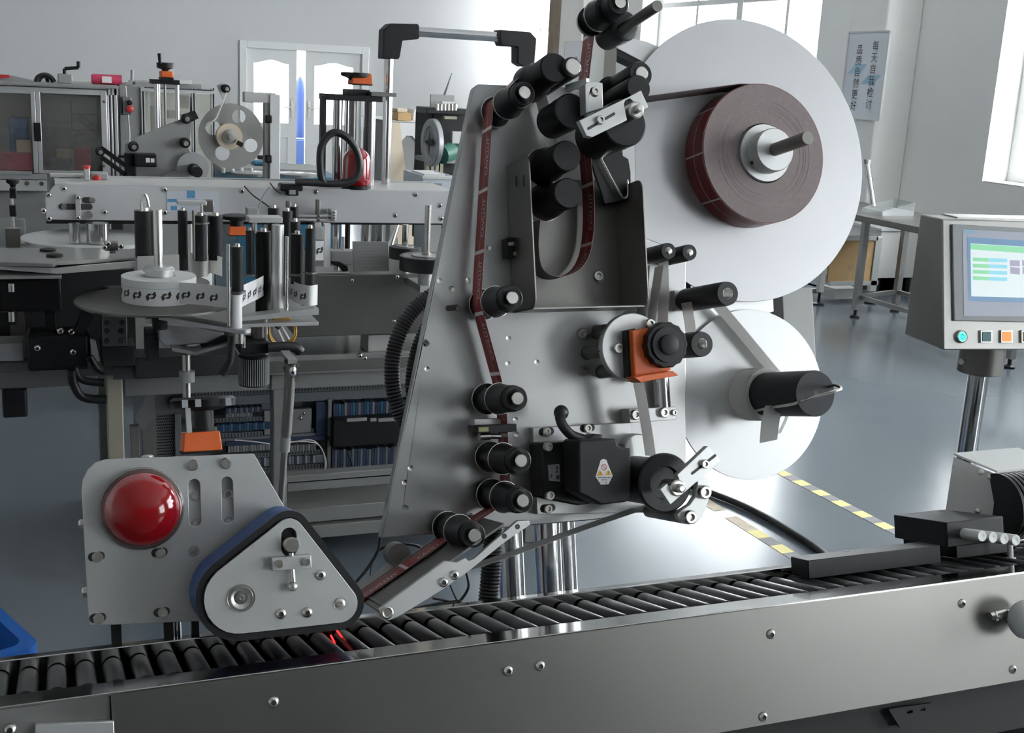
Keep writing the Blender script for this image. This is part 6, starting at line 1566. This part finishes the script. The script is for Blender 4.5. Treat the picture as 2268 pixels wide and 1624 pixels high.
# second, grey bodied cabinet with glass and a control box
cb = thing('machine_cabinet',W,W.at(370,400,YC+.1),'grey machine cabinet with a red emergency button left of the perforated reel','cabinet')
YK = YC+.1
m = tofloor(263,188,312,YK,.6); part('cabinet_body',cb,m,'machine_grey',.004)
fbx(cb,'lid',300,184,446,196,YK+.1,.5,'machine_grey'); fbx(cb,'white_sheet',395,178,426,186,YK+.05,.2,'label_paper')
for l,r in ((312,321),(425,434),(468,477)):
    m = tofloor(l+1,196,r-1,YK-.005,.03); part('post_groove',cb,m,'socket_dark')
for l,r in ((312,315),(318,321),(425,428),(431,434),(468,471),(474,477)): 
    m = tofloor(l,195,r,YK-.02,.04); part('frame_post',cb,m,'alu_light')
fbx(cb,'frame_rail',312,198,477,205,YK-.03,.04,'alu_light'); fbx(cb,'rail_groove',320,196,470,198.5,YK-.031,.03,'socket_dark')
fbx(cb,'glass_pane',321,206,470,400,YK,.004,'cabinet_glass')
m = tofloor(313,200,476,YK+.5,.02); part('back_wall',cb,m,'wall_inner')
for l,t,r,b in ((345,230,360,330),(395,212,418,240),(335,235,342,300),(372,245,400,262)): fbx(cb,'machine_part',l,t,r,b,YK+.3,.05,'panel_beige')
kb2 = fbx(cb,'control_box',271,215,291,254,YK-.06,.06,'acrylic_dark',.003)
for py,mt,r in ((227,'black_plastic',.014),(241,'red_paint',.020)):
    q = W.at(290 if 0 else 287,py,YK-.061); m = MB(); m.lathe(q,(0,-1,0),[(0,r*.7),(.012,r*.7),(.013,r),(.024,r),(.03,r*.6)],18); part('push_button',kb2,m,mt)
cable('hanging_wire',[W.at(px,py,YK-.05) for px,py in ((278,190),(281,225),(284,260),(287,300),(285,345))],.004,'pale wire hanging down beside the red emergency button','wire',W,'panel_beige')
m = MB(); A_ = [W.at(px,py,YK) for px,py in ((285,188),(285,182),(292,180),(293,155))]; m.bar(A_[0],A_[1],.03,.03,(0,1,0)); m.bar(A_[1],A_[2],.02,.02,(0,1,0)); m.cyl(A_[2],A_[3],.009,10); solo('crank',W,m,'grey_plastic','small grey crank handle on top of the grey machine cabinet','crank')
# second lift column
YL2 = 6.2
l2 = thing('lift_column',W,W.at(366,340,YL2),'lift column with orange counter and cranked hand wheel behind the far labelling machine','column')
fbx(l2,'top_plate',335,177,398,187,YL2-.05,.12,'black_anodised')
for px,w,mt in ((346,4.5,'chrome'),(392,4.5,'chrome'),(365,2.6,'steel_dark'),(352,2,'chrome')):
    q = W.at(px,185,YL2); r = w/W.ppm(q); m = MB(); m.lathe((q.x,YL2,0),(0,0,1),[(0,r),(q.z,r)],16); part('tube',l2,m,mt)
fbx(l2,'counter_base',356,172,385,181,YL2-.06,.12,'black_plastic',.002); fbx(l2,'position_indicator',357,158,384,172,YL2-.06,.11,'orange_plastic',.005,'orange counter block')
q = W.at(366,158,YL2); k = 1/W.ppm(q); m = MB(); m.lathe((q.x,YL2,q.z),(0,0,1),[(0,6*k),(4*k,8*k),(7*k,18*k),(18*k,19*k),(19*k,15*k)],28); part('hand_wheel',l2,m,'black_plastic')
m = MB(); m.cyl(W.at(355,142,YL2-.03),W.at(353,118,YL2-.03),3.6*k,12,4.4*k); part('crank_grip',l2,m,'black_plastic')
# far labelling machine with perforated reel
YM = 5.6
fm = thing('label_machine',W,W.at(360,400,YM),'far grey labelling machine with a round perforated reel on its right','labelling machine')
m = pol([(277,332),(302,304),(405,262),(425,270),(418,330),(432,352),(400,385),(330,405),(278,398)],YM,.02); part('machine_plate',fm,m,'machine_grey',bev=.002)
m = pol([(277,320),(290,315),(300,330),(296,345),(278,350)],YM-.02,.02); part('round_end',fm,m,'grey_plastic')
def frl(px,py,rpx,Y,dep=.06,par=fm):
    q = W.at(px,py,Y); r = rpx/W.ppm(q); m = MB(); m.lathe((q.x,Y+dep,q.z),(0,-1,0),[(0,r*1.05),(dep*.4,r*1.05),(dep*.42,r*.8),(dep,r*.8),(dep,r*.55)],22); o = part('guide_roller',par,m,'black_anodised'); m = MB(); m.lathe((q.x,Y,q.z),(0,-1,0),[(-.002,r*.5),(.004,r*.5)],14); part('axle_pin',o,m,'steel_bright')
for px,py in ((297,326),(415,264),(412,318),(287,394)): frl(px,py,11,YM-.07)
fbx(fm,'motor',300,342,348,370,YM-.1,.1,'black_plastic',.006); fbx(fm,'motor_label',323,350,332,360,YM-.102,.002,'label_paper'); fbx(fm,'motor_label',334,351,342,360,YM-.102,.002,'label_paper')
fbx(fm,'dark_block',277,340,302,398,YM-.06,.06,'black_plastic',.006); fbx(fm,'side_arm',262,345,300,350,YM-.05,.03,'black_plastic')
a,b = W.at(223,337,YM-.05),W.at(285,382,YM-.05)
for o_ in (-.02,.02): 
    m = MB(); m.bar(a+V((0,0,o_)),b+V((0,0,o_)),.02,.008,(0,1,0)); part('press_arm',fm,m,'black_plastic')
frl(223,337,10,YM-.07)
m = pol([(340,400),(395,375),(440,380),(400,402)],YM-.04,.03); part('peel_plate',fm,m,'machine_grey')
for px in (300,318,326,345,352,398): fbx(fm,'screw_post',px-3,396,px+3,407,YM-1.4,.03,'steel_bright')
rb = W.at(420,420,YM); m = MB(); m.box(W.at(300,400,YM).x,W.at(420,400,YM).x,YM-.02,YM+.3,0,W.at(360,398,YM).z); part('machine_stand',fm,m,'machine_grey')
m = pol([(400,255),(432,245),(440,262),(420,272)],YM-.01,.03); part('top_bracket',fm,m,'black_plastic'); m = pol([(422,215),(424,215),(426,248),(421,248)],YM,.01); part('bracket_pin',fm,m,'black_plastic')
q = W.at(510,301,YM); R_ = 71/W.ppm(q); kx = R_/71
hol = [circ(q.x+dx*kx,q.z+dz*kx,r*kx,20) for dx,dz,r in ((-39,17,16),(17,43,15),(-19,-37,16),(43,-19,15))]
m = MB(); m.prism(circ(q.x,q.z,R_,64),YM-.03,YM-.024,hol); part('perforated_reel',fm,m,'stainless_dull',label='round reel disc with four holes')  # darker metal puts the reel's weak light into its colour
q2 = W.at(507,302,YM-.05); m = MB(); m.lathe((q2.x,YM-.03,q2.z),(0,-1,0),[(0,28*kx),(.045,28*kx),(.045,17*kx)],36); part('paper_core',fm,m,'card_light'); m = MB(); m.lathe((q2.x,YM-.03,q2.z),(0,-1,0),[(0,16*kx),(.05,16*kx),(.051,7*kx),(.12,6.5*kx)],28); part('reel_spindle',fm,m,'steel_bright')
m = MB(); m.bar(W.at(525,315,YM-.12),W.at(537,322,YM-.12),.02,.015,(0,1,0)); part('spindle_clip',fm,m,'black_plastic')
m = MB(); m.bar(W.at(488,186,YM+.0),W.at(533,290,YM+.0),.035,.015,(0,1,0)); part('swing_arm',fm,m,'alu_light'); frl(503,197,9,YM-.07)
q3 = W.at(427,372,YM-.03); m = MB(); m.lathe((q3.x,YM-.03,q3.z),(0,-1,0),[(0,34*kx),(.005,34*kx)],44); part('rewind_disc',fm,m,'alu_disc')
q4 = W.at(430,376,YM-.06); m = MB(); m.lathe((q4.x,YM-.03,q4.z),(0,-1,0),[(0,13*kx),(.06,13*kx),(.061,11.5*kx),(.15,11.5*kx)],28); part('mandrel',fm,m,'black_plastic')
m = MB(); m.tube([W.at(px,py,YM-.06) for px,py in ((502,205),(480,260),(442,290),(500,285),(470,335),(420,345))][0:2]+[W.at(455,285,YM-.06)],.004,6); part('backing_web',fm,m,'liner_paper')
# things on the beam near the left: red topped post and box with red button
rp = thing('red_top_post',W,V((W.at(192,405,4.1).x,4.1,zb)),'small chrome post with a red top on the white beam','post')
x0,x1,_,z1 = rect(186,372,198,380,4.1); part('post_body',rp,MB().box(x0,x1,4.08,4.11,zb,z1),'alu_light',.002); q = W.at(192,372,4.09); m = MB(); m.lathe(q,(0,0,1),[(-.003,.011),(.006,.012),(.008,.009)],16); part('post_cap',rp,m,'red_paint')
bxr = thing('button_box',W,V((W.at(220,405,4.12).x,4.12,zb)),'grey box with a red button on the white beam','box')
x0,x1,_,z1 = rect(200,384,240,390,4.12); part('box_body',bxr,MB().box(x0,x1,4.12,4.19,zb,z1),'grey_plastic',.004); q = W.at(214,396,4.12); m = MB(); m.lathe(q,(0,-1,0),[(0,.012),(.012,.014),(.016,.008)],16); part('button',bxr,m,'red_paint')
dsp = thing('display_box',W,V((W.at(150,405,4.14).x,4.14,zb)),'beige box with a dark display window on the white beam','box')
x0,x1,_,z1 = rect(110,385,186,390,4.16); part('box_body',dsp,MB().box(x0,x1,4.16,4.19,zb,z1),'panel_beige',.004); fbx(dsp,'display_window',133,394,178,404,4.155,.004,'acrylic_dark')
# white post frame and teal bench
YG = 4.9
wf = thing('white_post_frame',W,V((W.at(608,400,YG).x,YG,0)),'white angled post frame in front of the left door leaf','frame')
m = tofloor(598,210,621,YG,.06); part('upright',wf,m,'white_frame',.003); fbx(wf,'cross_arm',541,205,612,228,YG+.01,.05,'panel_beige',.003)
m = MB(); q = W.at(598,280,YG); m.box(q.x-.02,q.x,YG+.01,YG+.05,.0,W.at(596,228,YG).z); part('slide_rail',wf,m,'grey_tube')
for py in (264,352): q = W.at(601,py,YG); part('knob',wf,MB().box(q.x-.025,q.x+.0,YG-.02,YG+.02,q.z-.015,q.z+.015),'black_plastic',.004)
YG = 6.1
tb_ = thing('teal_bench',W,V((W.at(610,400,YG+.2).x,YG+.3,0)),'low teal bench with dark round plates behind the white beam','bench')
x0,x1,_,z1 = rect(525,392,760,400,YG-.3); m = MB(); m.box(x0,x1,YG-.3,YG+.5,0,z1); part('bench_body',tb_,m,'teal_paint',.006)
x0,x1,_,z2 = rect(478,378,700,384,YG+.1); m = MB(); m.box(x0,x1,YG-.1,YG+.22,z1,z1+.02); part('bench_top',tb_,m,'machine_grey',.003)
for px,py in ((560,388),(655,390)):
    q = W.atz(px,py,z1+.021); m = MB(); m.lathe(q,(0,0,1),[(0,.10),(.012,.10),(.014,.08)],28); part('round_plate',tb_,m,'acrylic_dark')
tl = thing('teal_tool',W,V((W.at(578,376,YG+.1).x,YG+.1,z1+.021)),'teal toolbox standing on the teal bench beside the white post','toolbox')
x0,x1,_,z3 = rect(553,354,602,360,YG+.2); part('tool_body',tl,MB().box(x0,x1,YG+.06,YG+.2,z1+.021,z3),'teal_paint',.012); fbx(tl,'tool_handle',572,345,590,354,YG+.25,.04,'black_plastic',.004)
for px in (495,515,535,556,585): 
    q = W.atz(px,383,z1+.021); m = MB(); m.lathe(q,(0,0,1),[(0,.009),(.022,.009),(.026,.004)],10); solo('bench_peg',W,m,'white_plastic','small white peg on the teal bench, %s in the row from the left'%['first','second','third','fourth','fifth'][[495,515,535,556,585].index(px)],'peg','pegs on the teal bench')

# ------------------------------------------------------------------ middle: grey covered table, press with wheel, bin
YP = 9.0
gt = thing('covered_table',W,V((W.at(905,420,YP).x,YP+.5,0)),'grey board faced table carrying boxes left of the wheeled press','table')
x0,x1,_,z1 = rect(868,272,960,276,YP); part('table_body',gt,MB().box(x0,x1+.3,YP,YP+.9,0,z1),'board_grey',.01)
m = MB(); xs_ = [x0-.02+(x1-x0+.3)*i/14 for i in range(15)]; zz_ = [z1-.06-.09*abs(math.sin(i*.9)) for i in range(15)]
m.prism([(x,z1+.004) for x in xs_]+[(x,z) for x,z in list(zip(xs_,zz_))[::-1]],YP-.012,YP-.004); part('white_cover',gt,m,'label_paper')
m = MB(); m.box(x0-.02,x1+.3,YP-.012,YP+.9,z1+.0005,z1+.005); part('white_cover',gt,m,'label_paper')
def ontab(name,l,t,r,Y,dep,mt,lab,cat,zz): 
    a0,a1,_,zz1 = rect(l,t,r,t+6,Y); return solo(name,W,MB().box(a0,a1,Y,Y+dep,zz,zz1),mt,lab,cat,bev=.004), zz1
zt = z1+.0055
o,zc_ = ontab('cardboard_box',881,250,911,YP+.15,.25,'cardboard','small cardboard box with a white label on the covered table','box',zt)
o,_ = ontab('white_carton',880,241,902,YP+.2,.2,'card_light','small white carton stacked on the cardboard box','box',zc_+.0005)
m = MB(); m.prism(P2(W,[(915,262),(918,243),(928,240),(940,262),(935,268),(916,268)],YP+.3),YP+.3,YP+.5); solo('paper_bag',W,m,'label_paper','crumpled white paper bag on the covered table','bag')
m = MB(); m.prism(P2(W,[(925,272),(935,268),(945,270),(944,275),(926,275)],YP+.05),YP+.05,YP+.15); solo('red_cloth',W,m,'red_paint','small red cloth on the edge of the covered table','cloth')
a,b = W.at(866,272,YP-.1),W.at(884,418,YP-.3); m = MB(); d_ = (b-a); b2 = a+d_*(a.z/(a.z-b.z)); m.bar(a,V((b2.x,b2.y,.01)),.13,.02,(0,1,0)); solo('leaning_board',W,m,'card_light','pale board leaning against the covered table beside the chrome upright','board')
a,b = W.at(934,330,YP-.25),W.at(908,412,YP-.45); d_ = b-a; b2 = a+d_*(a.z/(a.z-b.z)); m = MB(); m.cyl(a,V((b2.x,b2.y,.02)),.022,12); solo('leaning_pipe',W,m,'steel_bright','grey pipe leaning against the covered table','pipe')
YPR = 7.6
pr = thing('wheel_press',W,V((W.at(985,420,YPR).x,YPR+.2,0)),'dark old press with a pale flywheel and green motor left of the label plate','press')
m = MB(); x0,x1,_,z1 = rect(958,250,1040,256,YPR+.1); m.box(x0,x1,YPR+.1,YPR+.5,.45,z1); part('press_body',pr,m,'dark_bay',.01)
fbx(pr,'frame_rail',945,240,1040,254,YPR,.25,'black_anodised',.006)
for k in range(6): q = W.at(968+k*8,241,YPR-.0); m = MB(); m.lathe(q,(0,0,1),[(-.01,.013),(.03,.013),(.035,.006)],10); part('rail_screw',pr,m,'steel_bright')
q = W.at(957,315,YPR); rw_ = 52/W.ppm(q); m = MB(); m.lathe((q.x,YPR-.05,q.z),(-.995,-.10,0),[(0,rw_),(.03,rw_),(.035,rw_*.97),(.035,rw_*.7),(.02,rw_*.66),(.02,.02)],56); fw_ = part('flywheel',pr,m,'alu_disc',label='pale round flywheel')
ax_ = V((-.995,-.10,0)).normalized(); sd_ = V((ax_.y,-ax_.x,0)); c0_ = q+V((0,-.05,0))+ax_*.036
m = MB(); st = []
for i in range(8): 
    an = PI*i/4; r = .085 if i%2 == 0 else .028; st.append(c0_+sd_*r*math.cos(an)+V((0,0,1))*r*math.sin(an))
m.add(st,[tuple(range(8))]); part('star_knob',fw_,m,'dark_bay')
fbx(pr,'sheet_panel',954,210,1006,242,YPR+.15,.02,'machine_grey'); m = MB(); m.cyl(W.at(985,212,YPR+.16),W.at(1001,162,YPR+.16),.012,8,.004); part('pole',pr,m,'grey_plastic')
m = MB(); a,b = W.at(978,234,YPR+.05),W.at(1005,235,YPR+.05); m.cyl(a,b,.028,16); part('white_roll',pr,m,'white_plastic')
m = MB(); a,b = W.at(978,343,YPR-.05),W.at(1000,335,YPR+.0); m.cyl(a,b,.062,18); part('green_motor',pr,m,'green_paint',label='green electric motor'); fbx(pr,'green_housing',990,322,1030,350,YPR-.02,.2,'green_paint',.02)
fbx(pr,'pale_plate',1002,292,1035,318,YPR-.03,.04,'panel_beige'); fbx(pr,'cross_beam',948,352,1030,362,YPR-.02,.3,'machine_grey',.003); fbx(pr,'press_roller',985,258,1012,264,YPR-.02,.05,'beige_tube')
for px in (947,958,968,978): m = tofloor(px-3,360,px+4,YPR-.02,.05); part('press_leg',pr,m,'beige_tube')
m = MB(); x0,x1,_,_ = rect(958,300,1040,310,YPR+.1); m.box(x0,x1,YPR+.15,YPR+.45,0,.45); part('press_base',pr,m,'dark_bay')
pbn = thing('plastic_bin',W,W.at(968,420,4.9),'pale translucent plastic bin with papers behind the white beam','bin')
x0,x1,z0,z1 = rect(937,391,1010,425,4.9); m = MB(); m.box(x0,x1,4.9,4.906,z0,z1); m.box(x0,x1,5.2,5.206,z0,z1); m.box(x0,x0+.006,4.907,5.199,z0,z1); m.box(x1-.006,x1,4.907,5.199,z0,z1); m.box(x0,x1,4.9,5.206,z0-.006,z0); part('bin_wall',pbn,m,'pale_bin')
m = MB(); m.box(x0-.01,x1+.01,4.885,4.9,z1-.012,z1+.003); part('bin_rim',pbn,m,'white_plastic',.003); fbx(pbn,'paper_stack',940,386,985,392,4.95,.2,'label_paper'); fbx(pbn,'grey_sticker',954,406,978,415,4.898,.002,'grey_plastic')
solo('bin_stand',W,MB().box(x0+.05,x1-.05,4.93,5.18,0,z0-.0065),'machine_grey','grey stand under the plastic bin','stand')

# ------------------------------------------------------------------ far right: steel table, framed carton, tube
TX0,TX1 = 5.45,6.15
ztab = W.atx(1924,492,5.50).z
ty0,ty1 = 5.35,W.atx(1890,470,5.45).y
st_ = thing('steel_table',W,V((5.8,6.4,0)),'long narrow steel table along the window wall behind the operator panel','table')
zt1_ = W.atx(1930,482,TX0).z
ty1 = max(ty1,W.atx(1920,362,5.95).y+.25)
m = MB(); m.box(TX0,TX1,ty0,ty1,zt1_-.045,zt1_); part('table_top',st_,m,'stainless',.004)
for x,y in ((5.51,7.04),(6.0,7.2),(5.51,5.5),(6.0,5.5)):
    m = MB(); m.box(x-.022,x+.022,y-.022,y+.022,.06,zt1_-.045); part('leg',st_,m,'stainless_dull')
    m = MB(); m.lathe((x,y,0),(0,0,1),[(0,.035),(.012,.035),(.02,.012),(.06,.012)],16); part('foot_pad',st_,m,'black_plastic')
m = MB(); m.box(5.52,5.55,5.5,7.04,.14,.17); m.box(5.98,6.01,5.5,7.2,.14,.17); m.bar((5.51,7.04,.155),(6.0,7.2,.155),.03,.03); part('frame_rail',st_,m,'stainless_dull')
ac = thing('acrylic_guard',W,V((5.9,7.0,zt1_+.001)),'clear acrylic guard standing on the steel table','guard')
A_ = [W.atx(1909,458,5.62),W.atx(1984,440,5.72),W.atx(1983,466,5.72),W.atx(1912,469,5.62)]
m = MB(); zb_2 = zt1_+.001; y_a,y_b = A_[0].y,A_[1].y
m.prism([(5.62,zb_2),(5.9,zb_2),(5.9,zb_2+.10),(5.62,zb_2+.03)],y_b,y_b+.005); m.prism([(5.62,zb_2),(5.9,zb_2),(5.9,zb_2+.10),(5.62,zb_2+.03)],y_a-.005,y_a); m.box(5.62,5.625,y_b+.006,y_a-.006,zb_2,zb_2+.03); m.box(5.895,5.9,y_b+.006,y_a-.006,zb_2,zb_2+.10); part('acrylic_sheet',ac,m,'clear_sheet')
a,b = W.atx(1920,362,5.95),W.atx(1932,446,5.95); b = a+(b-a)*((a.z-zt1_-.005)/(a.z-b.z)); m = MB(); m.cyl(a,b,.022,14); tlb = thing('leaning_tube',W,b,'shiny aluminium tube leaning on the wall above the steel table','tube'); part('tube',tlb,m,'chrome'); m = MB(); m.cyl(a,a+V((0,0,.03)),.026,14); part('tube_cap',tlb,m,'grey_plastic')
# carton in an aluminium frame on feet
YQ = 7.5
fc_ = thing('framed_carton',W,V((W.at(1895,640,YQ).x,YQ,0)),'brown cardboard panel in an aluminium frame on foot pads right of the large reel','frame')
zq = .06
for l,r in ((1827,1838),(1941,1955)):
    x0,x1,_,z1 = rect(l,525,r,535,YQ); m = MB(); m.box(x0,x1,YQ,YQ+.04,.10,z1); part('frame_post',fc_,m,'alu_light',.002); xm_ = (x0+x1)/2
    m = MB(); m.lathe((xm_,YQ+.02,0),(0,0,1),[(0,.045),(.012,.045),(.02,.012),(.11,.010)],16); part('foot_pad',fc_,m,'black_plastic')
fbx(fc_,'frame_rail',1838,523,1945,533,YQ,.04,'alu_light'); fbx(fc_,'frame_rail',1838,623,1945,633,YQ,.04,'alu_light')
cp = fbx(fc_,'cardboard_panel',1838,533,1942,624,YQ+.012,.02,'cardboard')
m = MB()
for (cx_,cy_,r) in ((1873,613,8),(1893,612,7),(1909,608,6),(1935,556,7)): 
    q = W.at(cx_,cy_,YQ+.011); rr2 = r/W.ppm(q); m.lathe(q,(0,-1,0),[(0,rr2),(.0008,rr2),(.0008,rr2*.82),(0,rr2*.82)],18,closed=False)
m.bar(W.at(1880,588,YQ+.011),W.at(1885,598,YQ+.011),.01,.002,(0,1,0)); m.bar(W.at(1885,598,YQ+.011),W.at(1890,584,YQ+.011),.01,.002,(0,1,0)); part('panel_print',cp,m,'beige_tube')
fbx(fc_,'edge_rail',1780,640,1830,650,YQ+.3,.04,'alu_light'); fbx(fc_,'storage_box',1850,640,1905,662,YQ+.1,.2,'panel_beige')
wb_ = thing('white_cabinet',W,V((6.1,8.0,0)),'white cabinet box behind the steel table legs','cabinet')
x0,x1,_,z1 = rect(1952,512,2040,520,YQ+.45); m = MB(); m.box(x0,x1,YQ+.45,YQ+.95,.12,z1); part('cabinet_body',wb_,m,'wall_inner',.006)
m = MB(); m.box(x0-.02,x1+.02,YQ+.43,YQ+.97,z1,z1+.025); part('cabinet_top',wb_,m,'white_plastic',.004)
for x in (x0+.05,x1-.05): m = MB(); m.box(x-.02,x+.02,YQ+.47,YQ+.93,0,.12); part('castor',wb_,m,'black_plastic')
sh = thing('low_bench',W,V((W.at(1790,640,8.6).x,8.6,0)),'low grey bench with stacked boards under the large reel at the window wall','bench')
x0,x1,_,z1 = rect(1780,655,1930,660,8.3); m = MB(); m.box(x0,x1,8.0,8.6,z1-.05,z1); part('bench_top',sh,m,'panel_beige',.004)
for x in (x0+.1,x1-.1): m = MB(); m.box(x-.03,x+.03,8.05,8.55,0,z1-.05); part('bench_leg',sh,m,'machine_grey')
# amber indicator seen in the gap beside the upper reel
ld = thing('relay_box',T,T.at(1408,500,DPL+.06),'small dark relay box with amber lights in the gap left of the upper reel','relay')
m = MB(); a,b = T.at(1396,486,DPL+.07),T.at(1440,535,DPL+.07); m.box(a.x,b.x,DPL+.07,DPL+.12,b.z,a.z); part('relay_body',ld,m,'black_plastic')
for px,py in ((1410,511),(1405,508)): q = T.at(px,py,DPL+.069); m = MB(); m.lathe(q,(0,-1,0),[(0,.0022),(.002,.0015)],10); part('amber_light',ld,m,'led_amber')
